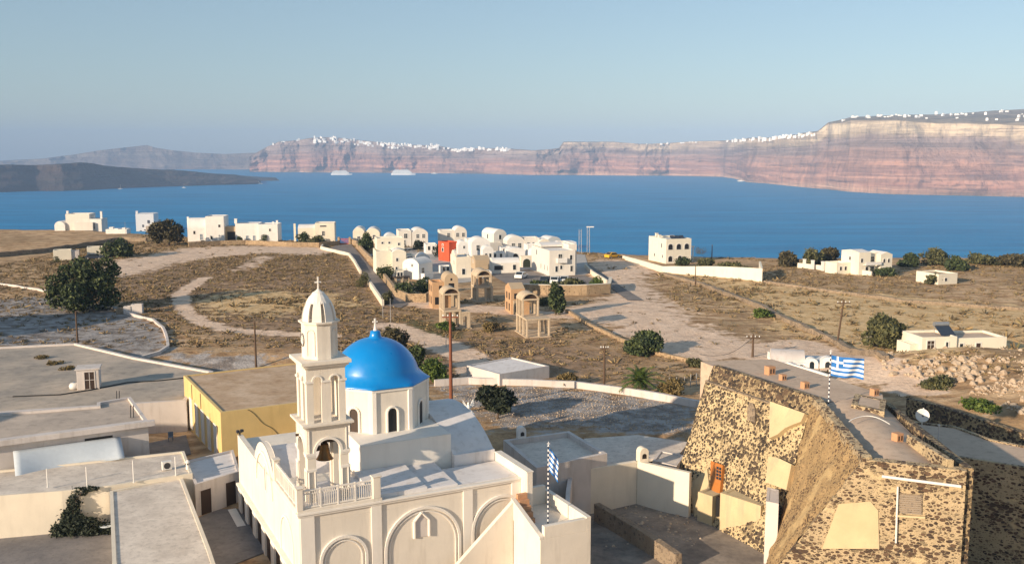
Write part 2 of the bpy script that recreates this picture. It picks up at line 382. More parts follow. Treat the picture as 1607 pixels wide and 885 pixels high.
def make_ground():
    xs = axis(-125, 190, 1.15, -800, 900); ys = axis(55, 345, 1.15, -300, 700)
    nx, ny = len(xs), len(ys); X, Y = np.meshgrid(xs, ys)
    Z = np.array([ground(x, y) for x, y in zip(X.ravel(), Y.ravel())])
    me = bpy.data.meshes.new('ground'); i = np.arange(nx * ny).reshape(ny, nx)
    q = np.stack([i[:-1, :-1], i[:-1, 1:], i[1:, 1:], i[1:, :-1]], -1).reshape(-1, 4)
    me.vertices.add(nx * ny); me.vertices.foreach_set('co', np.stack([X.ravel(), Y.ravel(), Z], -1).ravel())
    me.loops.add(q.size); me.loops.foreach_set('vertex_index', q.ravel()); me.polygons.add(len(q))
    me.polygons.foreach_set('loop_start', np.arange(0, q.size, 4)); me.update(calc_edges=True); me.validate()
    me.polygons.foreach_set('use_smooth', [True] * len(q))
    s, g, b, gr = masks(X.ravel(), Y.ravel())
    at = me.attributes.new('soil', 'FLOAT_COLOR', 'POINT')
    at.data.foreach_set('color', np.stack([s, g, b, np.ones(nx * ny)], -1).ravel())
    a2 = me.attributes.new('green', 'FLOAT', 'POINT'); a2.data.foreach_set('value', gr)
    a3 = me.attributes.new('heath', 'FLOAT', 'POINT'); a3.data.foreach_set('value', soft_mask(X.ravel(), Y.ravel(), HEATH, 10.0))
    t = NT('dry_island_soil'); v = t.coord(True)
    a = t.n('ShaderNodeAttribute', attribute_name='soil'); sp = t.n('ShaderNodeSeparateColor'); t.l(a.outputs['Color'], sp.inputs[0])
    ag = t.n('ShaderNodeAttribute', attribute_name='green')
    n1 = t.noise(v, .06, 6, .6); n2 = t.noise(v, .5, 6, .65); n3 = t.noise(v, 2.2, 5, .7); n4 = t.noise(v, .22, 5, .6, (1, 2.6, 1))
    base = t.mix(t.ramp(n2, [(.35, 0.0), (.62, 1.0)]), (.25, .145, .075, 1), (.60, .39, .215, 1))
    base = t.mix(t.ramp(n4, [(.45, 0.0), (.6, 1.0)]), base, (.68, .48, .29, 1))
    base = t.mix(t.math('MULTIPLY', t.ramp(n1, [(.42, 0.0), (.62, 1.0)]), .55), base, (.24, .165, .09, 1))
    def edge(sock, lo=.36, hi=.60):
        return t.ramp(t.math('ADD', sock, t.math('MULTIPLY', t.math('ADD', t.math('SUBTRACT', n2, .5), t.math('SUBTRACT', n4, .5)), 1.35)), [(lo, 0.0), (hi, 1.0)])
    ah = t.n('ShaderNodeAttribute', attribute_name='heath')
    heath = t.mix(t.ramp(n2, [(.35, 0.0), (.65, 1.0)]), (.16, .105, .065, 1), (.46, .31, .20, 1)); base = t.mix(t.math('MULTIPLY', edge(ah.outputs['Fac']), .85), base, heath)
    gold = t.mix(t.ramp(n2, [(.4, 0.0), (.6, 1.0)]), (.60, .40, .19, 1), (.80, .58, .32, 1))
    base = t.mix(t.math('MULTIPLY', edge(sp.outputs[1]), .9), base, gold)
    grey = t.mix(t.ramp(n2, [(.42, 0.0), (.58, 1.0)]), (.22, .19, .17, 1), (.42, .39, .37, 1))
    base = t.mix(edge(sp.outputs[2]), base, grey)
    base = t.mix(t.math('MULTIPLY', edge(ag.outputs['Fac']), .8), base, (.07, .085, .03, 1))
    sand = t.mix(t.ramp(n2, [(.35, 0.0), (.65, 1.0)]), (.66, .48, .35, 1), (.86, .66, .50, 1))
    base = t.mix(t.math('MULTIPLY', edge(sp.outputs[0]), .95), base, sand)
    base = t.mix(t.math('MULTIPLY', t.ramp(n3, [(.5, 0.0), (.68, 1.0)]), .35), base, (.08, .055, .035, 1))
    t.col(base); t.b.inputs['Roughness'].default_value = .95; t.b.inputs['Specular IOR Level'].default_value = .1
    t.bump(t.math('ADD', n3, t.math('MULTIPLY', n2, 2.0)), .5, .25)
    me.materials.append(t.m)
    o = bpy.data.objects.new('ground', me); COL.objects.link(o); struct(o)
make_ground()
def make_sea():
    b = MB(); b.poly([(-14000, -600, 0), (14000, -600, 0), (14000, 15000, 0), (-14000, 15000, 0)])
    t = NT('deep_blue_sea'); v = t.coord(True)
    n = t.noise(v, .0035, 6, .62, (1, 4.5, 1)); n2 = t.noise(v, .03, 6, .65, (1, 2.5, 1)); n3 = t.noise(v, .12, 4, .6)
    c = t.mix(t.ramp(n, [(.35, 0.0), (.65, 1.0)]), (.0, .165, .38, 1), (.001, .250, .52, 1))
    t.col(c); t.b.inputs['Roughness'].default_value = .5; t.b.inputs['Specular IOR Level'].default_value = .04
    t.bump(t.math('ADD', t.math('MULTIPLY', n2, 3.0), n3), .7, 1.5)
    struct(b.build('sea', t.m))
make_sea()
def interp(tab, px, k):
    for a, b in zip(tab, tab[1:]):
        if a[0] <= px <= b[0]: return a[k] + (b[k] - a[k]) * (px - a[0]) / (b[0] - a[0])
    return tab[0][k] if px < tab[0][0] else tab[-1][k]
RIM = {}
def shore(name, tab, p0, p1, step, rows, slope, gully, mat_, rim=None, top_back=1500, seed=0, jag=0):
    """a far shore: foot on the water, face with gullies and ledges, rim, then a plateau behind"""
    cols = np.arange(p0, p1 + .1, step); V = []; S = []
    for px in cols:
        by = interp(tab, px, 2); ty = interp(tab, px, 1); f = G(px, by, 0); Yb = f.y
        ry = interp(rim, px, 1) if rim else ty
        u = px * Yb / 1500.0                                     # metres along the shore
        Yr = Yb + slope * 200; zr = D(px, ry, Yr).z
        zr += jag * noise.fractal((u / 90, seed, 1), .8, 2, 4)
        for r in range(rows + 1):
            t = r / rows
            g = noise.ridged_multi_fractal((u / 420, t * .5, seed), .9, 2.1, 5, 1.0, 2.0) - 1.1
            g2 = noise.fractal((u / 90, t * 1.5, seed + 5), .8, 2.1, 4)
            led = .5 * math.sin(t * 21 + 2 * noise.noise((u / 800, t * 2, seed)))
            off = slope * zr * (t ** 1.25 if t < .78 else .78 ** 1.25 + (t - .78) * .35)
            y = Yb + off - gully * (g * (1 - .25 * t) + .35 * g2) * min(1, t * 6) + led * gully * .12 * min(1, t * 6)
            k = y / Yb
            V.append((f.x * k, y, zr * t)); S.append(t)
        RIM[(name, round(px, 1))] = [V[-(rows + 1) + int(rows * q)] for q in (0, .5, .7, .8, .88, .95, 1)]
        for r in range(1, 9):
            t = r / 8; Yt = Yr + top_back * t; z = D(px, ty, Yr + top_back).z if rim else zr - 10
            zz = zr + (z - zr) * t ** .8 + (6 * noise.noise((u / 150, t * 6, seed)) if r < 8 else 2 * noise.noise((u / 60, 3, seed)))
            k = Yt / Yb; V.append((f.x * k, Yt, zz)); S.append(1 + .2 * t)
        if rim: RIM[(name, round(px, 1))] += V[-8:]
        V.append((f.x * (Yr + top_back + 900) / Yb, Yr + top_back + 900, -5)); S.append(1.3)
    n = rows + 10; nc = len(cols); i = np.arange(nc * n).reshape(nc, n)
    q = np.stack([i[:-1, :-1], i[1:, :-1], i[1:, 1:], i[:-1, 1:]], -1).reshape(-1, 4)
    me = bpy.data.meshes.new(name); me.from_pydata(V, [], q.tolist()); me.polygons.foreach_set('use_smooth', [True] * len(q))
    a = me.attributes.new('strat', 'FLOAT', 'POINT'); a.data.foreach_set('value', S)
    cr = np.repeat(np.interp(cols, [395, 860, 900, 1200, 1290], [.0, .12, .55, .6, 1.0]), n); a = me.attributes.new('ash', 'FLOAT', 'POINT'); a.data.foreach_set('value', cr)
    me.materials.append(mat_); o = bpy.data.objects.new(name, me); COL.objects.link(o); struct(o)
def cliffmat(name, pts, top, bands=.12):
    t = NT(name); v = t.coord(True); a = t.n('ShaderNodeAttribute', attribute_name='strat')
    n = t.noise(v, .004, 5, .6); nb = t.noise(v, .0016, 5, .6, (1, 1, 34)); nv = t.noise(v, .028, 7, .72, (1, 1, .22)); nw = t.noise(v, .006, 6, .65, (1, 1, .35))
    h = t.math('ADD', a.outputs['Fac'], t.math('MULTIPLY', t.math('SUBTRACT', n, .5), .22))
    h = t.math('ADD', h, t.math('MULTIPLY', t.math('SUBTRACT', nb, .5), bands))
    c = t.ramp(h, pts); ash = t.n('ShaderNodeAttribute', attribute_name='ash')
    up = t.ramp(h, [(.76, 0.0), (.84, 1.0)]); c = t.mix(t.math('MULTIPLY', up, ash.outputs['Fac']), c, (.78, .63, .44, 1)) if bands > .1 else c
    c = t.mix(t.math('MULTIPLY', t.ramp(nb, [(.45, 0.0), (.54, 1.0)]), .75), c, t.mix(.6, c, (.13, .085, .075, 1)))
    c = t.mix(t.math('MULTIPLY', t.ramp(nv, [(.50, 0.0), (.64, 1.0)]), .36), c, (.085, .07, .075, 1)); c = t.mix(t.math('MULTIPLY', t.ramp(nw, [(.52, 0.0), (.64, 1.0)]), .4), c, (.10, .085, .095, 1))  # dark upright streaks put gully shade into the rock colour
    fl = t.ramp(a.outputs['Fac'], [(.99, 0.0), (1.0, 1.0)])
    tp = t.mix(t.ramp(t.noise(v, .01, 6, .7), [(.42, 0.0), (.6, 1.0)]), c4(top, .55), c4(top))
    c = t.mix(t.ramp(a.outputs['Fac'], [(1.0, 0.0), (1.0001, 1.0)]), c, tp) if False else t.mix(t.math('GREATER_THAN', a.outputs['Fac'], 1.004), c, tp)
    t.col(c); t.b.inputs['Roughness'].default_value = .95; t.b.inputs['Specular IOR Level'].default_value = .05
    t.bump(t.math('ADD', t.math('ADD', nv, n), nb), .8, 26); return t.m
MAIN = [(392, 246, 270), (420, 232, 270), (440, 223, 270.5), (470, 221, 270.5), (490, 217, 271), (520, 216, 271), (560, 220, 271), (600, 225, 271.5), (640, 228, 271.5), (680, 229, 272), (720, 235, 272.5), (760, 234, 273), (800, 234, 274), (840, 237, 275), (877, 233, 275), (884, 224, 275), (960, 223, 275.5), (1000, 227, 276), (1050, 225, 276), (1100, 222, 277), (1135, 221, 278), (1150, 221, 280), (1172, 219, 286), (1200, 217, 288), (1250, 212, 293), (1280, 208, 296), (1296, 193, 297), (1330, 184, 301), (1400, 181, 305), (1450, 180, 306), (1500, 178, 307), (1550, 174, 308), (1700, 166, 312)]
MRIM = [(392, 246), (420, 232), (440, 223), (470, 221), (490, 217), (520, 216), (560, 220), (600, 225), (640, 228), (680, 229), (720, 235), (760, 234), (800, 234), (840, 237), (877, 233), (884, 224), (960, 223), (1000, 227), (1050, 225), (1100, 222), (1145, 221), (1165, 219), (1200, 217), (1250, 212), (1280, 208), (1296, 195), (1330, 190), (1400, 191), (1450, 193), (1500, 194), (1550, 197), (1700, 203)]
cm = cliffmat('banded_caldera_cliff', [(0, (.66, .41, .29, 1)), (.12, (.48, .245, .18, 1)), (.20, (.62, .34, .25, 1)), (.28, (.40, .22, .18, 1)), (.38, (.58, .32, .235, 1)), (.48, (.38, .24, .205, 1)), (.56, (.47, .285, .225, 1)), (.66, (.34, .26, .24, 1)), (1, (.42, .325, .285, 1))], (.40, .32, .23), .2)
shore('caldera_cliff', MAIN, 392, 1700, 1.0, 60, .42, 70, cm, MRIM, 900, 2, 5)
FAR = [(-160, 262, 266), (-60, 256, 266), (57, 250, 266), (110, 244, 266), (160, 236, 266), (215, 230, 266), (232, 228, 266), (245, 232, 266), (270, 236, 266), (310, 240, 266), (350, 242, 266), (400, 240, 266.5), (430, 238, 267), (520, 234, 267)]
fm = cliffmat('distant_island_slope', [(0, (.24, .19, .17, 1)), (.5, (.22, .19, .17, 1)), (1, (.26, .23, .20, 1))], (.22, .2, .17), .05)
shore('distant_island', FAR, -160, 520, 2.0, 20, 1.6, 60, fm, None, 1200, 9)
NEAR = [(-160, 266, 304), (0, 258, 302), (57, 259, 300), (100, 257, 300), (130, 255, 299), (150, 256, 298), (165, 260, 297), (200, 263, 295), (230, 265, 294), (260, 267, 293), (300, 269, 292), (330, 272, 291), (370, 276, 290), (405, 281, 289), (412, 287, 288.5)]
lm = cliffmat('dark_lava_slope', [(0, (.060, .056, .056, 1)), (.5, (.075, .068, .064, 1)), (1, (.09, .08, .072, 1))], (.055, .048, .042), .05)
shore('lava_island', NEAR, -160, 412, 1.6, 26, 1.5, 26, lm, None, 500, 14, 2)
SPIT = [(300, 276, 284), (360, 275, 284), (400, 277, 284), (430, 279, 284), (450, 281, 283.6), (458, 283, 283.4)]
shore('lava_spit', SPIT, 300, 458, 1.6, 12, 2.2, 14, lm, None, 300, 17, 1)
# the air between here and the far shore
b = MB(); b.box(-12500, -500, -7, 12500, 13000, 420); hz = b.build('haze', plain('x', (1, 1, 1))); hz['kind'] = 'stuff'
hm = bpy.data.materials.new('sea_haze'); hm.use_nodes = True; t_ = hm.node_tree; t_.nodes.clear()
o_ = t_.nodes.new('ShaderNodeOutputMaterial'); pv = t_.nodes.new('ShaderNodeVolumePrincipled')
pv.inputs['Color'].default_value = (.42, .63, 1.0, 1); pv.inputs['Density'].default_value = 1.15e-4; pv.inputs['Anisotropy'].default_value = -0.22
t_.links.new(pv.outputs[0], o_.inputs['Volume']); hz.data.materials.clear(); hz.data.materials.append(hm)
hz.display_type = 'WIRE'

# ------------------------------------------------------------------ the church
CHY = 26.5; cc, ss = math.cos(R(CHY)), math.sin(R(CHY)); CO = (-13.251, 56.96); CB = 100.6
def CW(a, b): return CO[0] + a * cc - b * ss, CO[1] + a * ss + b * cc
def wallpanel(b, axis, u0, u1, z0, z1, ou0, ou1, ospring, rise, p0, p1, m=0, n=12):
    """a wall slab with an arched opening reaching down to z0"""
    A = arc(ou0, ou1, ospring, rise, n)                           # from ou1 round to ou0?
    pts = [(u0, z0), (u0, z1), (u1, z1), (u1, z0)]
    if A[0][0] < A[-1][0]: A = A[::-1]
    b.ext([(u1, z0), (u1, ospring), (A[0][0], ospring), (ou1, z0)], axis, p0, p1, m)
    b.ext([(ou0, z0), (A[-1][0], ospring), (u0, ospring), (u0, z0)], axis, p0, p1, m)
    top = [(u0, ospring), (A[-1][0], ospring)]
    for k in range(len(A) - 1):                                   # strips above the arch
        (ua, za), (ub, zb) = A[k], A[k + 1]
        b.ext([(ua, za), (ub, zb), (ub, z1), (ua, z1)], axis, p0, p1, m)
    if u1 - A[0][0] > 1e-3: b.ext([(u1, ospring), (u1, z1), (A[0][0], z1), (A[0][0], ospring)], axis, p0, p1, m)
    if A[-1][0] - u0 > 1e-3: b.ext([(A[-1][0], ospring), (A[-1][0], z1), (u0, z1), (u0, ospring)], axis, p0, p1, m)
def archring(b, axis, c, spring, rad, w, p0, p1, foot=0, m=0, n=20):
    for k in range(n):
        t0 = math.pi * k / n; t1 = math.pi * (k + 1) / n
        q = [(c + r * math.cos(t), spring + r * math.sin(t)) for r, t in ((rad, t0), (rad + w, t0), (rad + w, t1), (rad, t1))]
        b.ext(q, axis, p0, p1, m, caps=True)
    if foot:
        for sg in (-1, 1):
            u = sorted((c + sg * rad, c + sg * (rad + w)))
            b.ext([(u[0], spring - foot), (u[1], spring - foot), (u[1], spring), (u[0], spring)], axis, p0, p1, m)
def lattice(b, axis, u0, u1, p, z0, z1):
    n = max(1, round((u1 - u0) / 1.15)); w = (u1 - u0) / n
    def bar(ua, ub, za, zb, t):
        if axis == 'a': b.box(ua, p - t, za, ub, p + t, zb)
        else: b.box(p - t, ua, za, p + t, ub, zb)
    bar(u0, u1, z1 - .09, z1, .055); bar(u0, u1, z0 + .06, z0 + .14, .045); bar(u0, u1, z1 - .30, z1 - .25, .03)
    for i in range(n + 1):
        u = u0 + i * w; bar(u - .05, u + .05, z0, z1 + .03, .06)
        if i < n:
            k = 8
            for j in range(1, k): uu = u + w * j / k; bar(uu - .022, uu + .022, z0 + .14, z1 - .25, .022)
            for j in range(k): uu = u + w * (j + .5) / k; bar(uu - .018, uu + .018, z1 - .25, z1 - .09, .018)
def church():
    ch = thing('church', 'white church with a glossy blue dome and an open bell tower at its corner', 'church', (CO[0], CO[1], CB), CHY)
    Z = lambda z: z - CB
    b = MB()
    b.box(0.42, 0.0, 0, 15.4, 20.0, Z(107.08), top=True)
    b.box(0.42, 0, Z(107.08), 15.4, .35, Z(107.74), bottom=False)
    west = [(0.0, 0), (0.0, Z(107.6)), (6.55, Z(107.6)), (6.55, Z(107.75))] + [(u, z) for u, z in arc(6.75, 13.3, Z(107.6), 1.86, 18)] + [(13.45, Z(107.45)), (20.0, Z(107.45)), (20.0, 0)]
    b.ext(west, 'x', 0, .42)
    b.build('wall', 'churchwall', ch, bevel=.02)
    b = MB()                                                       # roofs: flat terraces, two barrel vaults
    b.box(.45, .36, Z(107.1), 8.7, 4.6, Z(108.02)); b.box(8.702, .36, Z(107.1), 10.9, 4.6, Z(107.90)); b.box(10.902, .36, Z(107.1), 15.38, 3.9, Z(107.78))
    b.prism([(5.0, .9), (8.66, .9), (8.66, 4.58), (5.0, 4.58)], Z(108.022), [Z(108.06), Z(108.06), Z(108.34), Z(108.34)])
    b.prism([(8.72, 1.4), (10.86, 1.4), (10.86, 4.58), (8.72, 4.58)], Z(107.903), [Z(107.93), Z(107.93), Z(108.16), Z(108.16)])
    b.build('terrace_roof', 'roofwhite', ch, bevel=.03)
    b = MB(); b.ext([(6.9, Z(107.0)), (13.2, Z(107.0))] + arc(6.9, 13.2, Z(107.2), 1.9, 18), 'x', .43, 6.0)
    b.ext([(4.05, Z(107.0)), (16.8, Z(107.0)), (16.8, Z(108.6))] + arc(4.35, 16.5, Z(108.62), 2.0, 22)[::1] + [(4.05, Z(108.6))], 'x', 12.22, 15.42)
    b.build('barrel_roof', 'roofwhite', ch)
    b = MB(); b.box(5.5, 4.6, Z(107.0), 12.2, 16.3, Z(110.02)); b.prism([(5.5, 4.62), (12.2, 4.62), (12.2, 16.3), (5.5, 16.3)], Z(110.022), [Z(110.05), Z(110.05), Z(110.3), Z(110.3)])
    b.build('transept_wall', 'trim', ch, bevel=.04)
    b = MB()                                                       # mouldings of the two street fronts
    b.box(-.1, -.14, Z(107.52), 15.5, .0, Z(107.66)); b.box(-.16, -.22, Z(107.662), 15.56, -.0, Z(107.80))
    for a0, a1 in ((.05, .95), (4.65, 5.35), (11.1, 11.8), (14.75, 15.4)): b.box(a0, -.11, 0, a1, -.001, Z(107.518))
    b.box(-.1, -.01, Z(107.52), -.001, 6.3, Z(107.66))
    for c, r, zt in ((8.2, 2.72, 106.9), (14.0, 2.3, 106.75), (2.8, 1.6, 105.9)):
        archring(b, 'y', c, Z(zt) - r, r - .2, .2, -.13, -.001, 4); archring(b, 'y', c, Z(zt) - r, r - .42, .1, -.07, -.001, 4)
    archring(b, 'x', 10.03, Z(106.15), 2.55, .18, -.10, -.001, 0); archring(b, 'x', 3.4, Z(104.6), 1.7, .14, -.08, -.001, 1)
    b.box(-.34, .3, Z(103.46), -.001, 19.6, Z(103.62)); b.box(-.22, .3, Z(103.30), -.001, 19.6, Z(103.458))
    for u in (1.2, 4.4, 7.4, 10.4, 13.6, 16.6, 19.2): b.box(-.18, u - .55, 0, -.001, u + .55, Z(103.298))
    b.build('moulding', 'trim', ch, bevel=.015)
    for u in (2.8, 5.9, 8.9, 12.0, 15.1, 17.9):
        b = MB(); b.box(-.06, u - .85, .1, -.002, u + .85, Z(103.1)); b.box(-.08, u - .05, .1, -.062, u + .05, Z(103.1)); b.build('door', 'brownwood', ch)
    # lancet window of the west front, pointed niche of the south front
    b = MB(); b.ext([(9.35, Z(106.2)), (9.75, Z(106.2)), (9.75, Z(107.75)), (9.55, Z(108.1)), (9.35, Z(107.75))], 'x', -.03, -.002); w = b.build('window', 'glass', ch)
    b = MB()
    for (u0, z0), (u1, z1) in (((9.31, 106.15), (9.31, 107.78)), ((9.79, 106.15), (9.79, 107.78)), ((9.31, 107.78), (9.55, 108.17)), ((9.79, 107.78), (9.55, 108.17)), ((9.31, 106.15), (9.79, 106.15))):
        b.tube((-.03, u0, Z(z0)), (-.03, u1, Z(z1)), .05, n=6)
    b.build('frame', 'trim', w)
    b = MB(); P = [(7.7, Z(104.8)), (8.5, Z(104.8)), (8.5, Z(105.9)), (8.1, Z(106.35)), (7.7, Z(105.9))]
    b.ext(P, 'y', -.05, -.002); w = b.build('window', 'pinkwhite', ch)
    b = MB(); Q = [(7.58, 104.8), (7.58, 105.95), (8.1, 106.5), (8.62, 105.95), (8.62, 104.8)]
    for (u0, z0), (u1, z1) in zip(Q, Q[1:]): b.tube((u0, -.07, Z(z0)), (u1, -.07, Z(z1)), .1, n=6)
    b.build('frame', 'trim', w)
    # drum
    dc = (8.6, 10.4); ap = 3.56; cr = ap / math.cos(math.pi / 8)
    def octa(r): return [(dc[0] + r * math.cos(math.pi / 8 + math.pi / 4 * k), dc[1] + r * math.sin(math.pi / 8 + math.pi / 4 * k)) for k in range(8)]
    b = MB(); b.prism(octa(cr), Z(107), Z(113.28)); dr = b.build('drum', 'churchwall', ch, bevel=.02)
    b = MB()
    for x, y in octa(cr):                                          # corner strips wrap each corner
        t = math.atan2(y - dc[1], x - dc[0]); e = Vector((math.cos(t), math.sin(t)))
        b.prism([(x - e.x * .3 + .26 * math.cos(t + s), y - e.y * .3 + .26 * math.sin(t + s)) for s in (-1.9, -.72, 0, .72, 1.9)] if False else
                [(dc[0] + rr * math.cos(t + a), dc[1] + rr * math.sin(t + a)) for rr, a in ((cr * .975, -.075), (cr * 1.003, -.07), (cr * 1.021, 0), (cr * 1.003, .07), (cr * .975, .075))], Z(109), Z(113.24))
    b.prism(octa(cr * 1.03), Z(113.1), Z(113.276))
    b.build('corner_strip', 'trim', dr)
    for k in range(8):
        t = math.pi / 4 * k; n = Vector((math.cos(t), math.sin(t), 0)); e = Vector((-n.y, n.x, 0)); o = Vector((dc[0], dc[1], 0)) + n * ap
        if n.y > .3: continue
        def pt(u, z, q): return o + e * u + n * q + Vector((0, 0, Z(z)))
        b = MB(); A = [(-.36, 109.95), (.36, 109.95), (.36, 111.5)] + [(.36 * math.cos(s), 111.5 + .36 * math.sin(s)) for s in (.5, 1, 1.57, 2.14, 2.64)] + [(-.36, 111.5)]
        b.poly([pt(u, z, .02) for u, z in A]); w = b.build('window', 'brownwood' if k == 5 else 'dark', dr)
        b = MB(); prev = None
        Q = [(-.42, 109.85), (-.42, 111.5)] + [(-.42 * math.cos(s), 111.5 + .42 * math.sin(s)) for s in (.4, .8, 1.2, 1.57, 1.94, 2.34, 2.74)] + [(.42, 111.5), (.42, 109.85), (-.42, 109.85)]
        for q in zip(Q, Q[1:]): b.tube(pt(*q[0], .04), pt(*q[1], .04), .10, n=6)
        b.build('frame', 'trim', w)
    b = MB()
    def rf(r, j, t):
        if j > 2: return r
        k = ((t - math.pi / 8) % (math.pi / 4)) - math.pi / 8
        o = ap / math.cos(k) * (1.045, 1.045, 1.02)[j]; return o if j < 2 else (o + r) / 2 * .985
    prof = [(4, 113.28), (4, 113.36), (3.6, 113.5), (3.42, 113.68)] + [(3.3 * math.cos(s), 113.05 + 3.35 * math.sin(s)) for s in np.linspace(.27, 1.40, 18)] + [(.46, 116.42), (.40, 116.6), (.36, 116.85), (.2, 116.9)]
    b.lathe([(r, Z(z)) for r, z in prof], (dc[0], dc[1], 0), 64, 0, 0, rf); dm = b.build('dome', 'dome', ch, smooth=True)
    b = MB(); x, y = dc
    b.lathe([(.16, Z(116.9)), (.12, Z(117.0)), (.08, Z(117.2)), (.08, Z(117.3))], (x, y, 0), 10); b.box(x - .06, y - .06, Z(117.3), x + .06, y + .06, Z(117.8)); b.box(x - .19, y - .05, Z(117.5), x + .19, y + .05, Z(117.62))
    b.build('cross', 'trim', dm)
    # balcony round the tower foot
    b = MB(); b.box(-.12, -.12, Z(107.8), 5.4, .3, Z(108.0)); b.box(-.12, .302, Z(107.6), .3, 6.6, Z(108.0)); b.box(.302, .302, Z(107.3), 4.9, 6.3, Z(107.98))
    b.box(-.14, -.14, Z(108.0), .26, .26, Z(109.4)); b.box(4.8, -.14, Z(108.0), 5.3, .26, Z(109.4)); b.box(4.72, -.2, Z(109.4), 5.38, .32, Z(109.48)); b.box(-.2, -.2, Z(109.4), .32, .32, Z(109.47))
    b.box(-.14, 6.1, Z(108.0), .26, 6.5, Z(109.4)); b.box(-.2, 6.04, Z(109.4), .32, 6.56, Z(109.48))
    b.build('balcony', 'churchwall', ch, bevel=.02)
    b = MB(); lattice(b, 'a', .27, 4.79, .06, Z(108.0), Z(109.22)); b.build('balustrade', 'trim', ch)
    b = MB(); lattice(b, 'b', .27, 6.09, .06, Z(108.0), Z(109.22)); b.build('balustrade', 'trim', ch)
    # bell tower
    x0, x1 = .85, 3.52; zt = 112.78; m = MB(); t = .42
    for ax, p0, p1 in (('y', x0, x0 + t), ('y', x1 - t, x1)): wallpanel(m, ax, x0, x1, Z(107.9), Z(zt), 1.40, 2.97, Z(111.25), .785, p0, p1)
    for ax, p0, p1 in (('x', x0, x0 + t), ('x', x1 - t, x1)): wallpanel(m, ax, x0 + t + .001, x1 - t - .001, Z(107.9), Z(zt), 1.40, 2.97, Z(111.25), .785, p0, p1)
    m.box(x0 + t, x0 + t, Z(112.4), x1 - t, x1 - t, Z(zt))
    y0, y1 = .93, 3.44
    m.box(x0 - .1, x0 - .1, Z(zt), x1 + .1, x1 + .1, Z(112.9)); m.box(x0 - .22, x0 - .22, Z(112.902), x1 + .22, x1 + .22, Z(113.0)); m.box(x0 - .32, x0 - .32, Z(113.002), x1 + .32, x1 + .32, Z(113.14))
    for sd in range(4):                                             # belfry stage: three piers and two slim arches on each side
        for (u0, u1, o0, o1) in ((y0, (y0 + y1) / 2, y0 + .45, y0 + .45 + .5), ((y0 + y1) / 2, y1, y1 - .45 - .5, y1 - .45)):
            ax = 'y' if sd < 2 else 'x'; p0, p1 = ((y0, y0 + .3) if sd % 2 == 0 else (y1 - .3, y1))
            if ax == 'x':
                u0 = max(u0, y0 + .301); u1 = min(u1, y1 - .301)
            wallpanel(m, ax, u0, u1, Z(113.14), Z(116.62), o0, o1, Z(115.85), .25, p0, p1, n=8)
    m.box(y0 - .08, y0 - .08, Z(116.62), y1 + .08, y1 + .08, Z(116.74)); m.box(y0 - .2, y0 - .2, Z(116.742), y1 + .2, y1 + .2, Z(116.9)); m.box(y0 - .34, y0 - .34, Z(116.902), y1 + .34, y1 + .34, Z(117.12))
    tw = m.build('bell_tower', 'churchwall', ch, bevel=.018)
    def sub(name, fn): m = MB(); fn(m); m.build(name, 'trim', tw)     # bands and colonnettes, proud of the shaft
    def ring(z0, z1, lo, hi, q, gaps):
        segs = []; p = lo
        for g0, g1 in gaps: segs.append((p, g0)); p = g1
        segs.append((p, hi))
        for a0, a1 in segs:
            A0 = a0 - (q if a0 == lo else 0); A1 = a1 + (q if a1 == hi else 0)
            for bx in ((A0, lo - q, z0, A1, lo - .001, z1), (A0, hi + .001, z0, A1, hi + q, z1), (lo - q, a0, z0, lo - .001, a1, z1), (hi + .001, a0, z0, hi + q, a1, z1)): sub('band', lambda m: m.box(*bx))
    ring(Z(111.08), Z(111.25), x0, x1, .10, [(1.40, 2.97)]); ring(Z(110.96), Z(111.078), x0, x1, .06, [(1.40, 2.97)])
    ring(Z(110.05), Z(110.2), x0, x1, .08, [(1.40, 2.97)]); ring(Z(115.72), Z(115.85), y0, y1, .07, [(y0 + .45, y0 + .95), (y1 - .95, y1 - .45)])
    for u in (x0 + .06, x0 + .46, x1 - .46, x1 - .06):
        for q in (x0 - .055, x1 + .055):
            sub('colonnette', lambda m: m.tube((u, q, Z(107.95)), (u, q, Z(110.05)), .05, n=8)); sub('colonnette', lambda m: m.tube((q, u, Z(107.95)), (q, u, Z(110.05)), .05, n=8))
    for q0, q1 in ((x0 - .08, x0 - .001), (x1 + .001, x1 + .08)):
        for ax in 'yx': sub('arch_moulding', lambda m: archring(m, ax, (x0 + x1) / 2, Z(111.25), .79, .16, q0, q1))
    for c in (y0 + .70, y1 - .70):
        for q0, q1 in ((y0 - .05, y0 - .001), (y1 + .001, y1 + .05)):
            for ax in 'yx': sub('arch_moulding', lambda m: archring(m, ax, c, Z(115.85), .26, .09, q0, q1, n=10))
    for q0, q1 in ((x0 - .05, x0 - .001), (x1 + .001, x1 + .05)):     # strips of the sunk panel over the lower arch
        for u in (x0 + .1, x1 - .16): sub('panel_strip', lambda m: m.box(u, q0, Z(111.25), u + .06, q1, Z(112.7))); sub('panel_strip', lambda m: m.box(q0, u, Z(111.25), q1, u + .06, Z(112.7)))
    c = ((y0 + y1) / 2, (y0 + y1) / 2); m = MB()
    def oc(r, z0, z1): m.prism([(c[0] + r * math.cos(math.pi / 8 + math.pi / 4 * k), c[1] + r * math.sin(math.pi / 8 + math.pi / 4 * k)) for k in range(8)], Z(z0), Z(z1))
    oc(1.14, 117.12, 119.3); oc(1.2, 119.3, 119.38); oc(1.32, 119.382, 119.5)
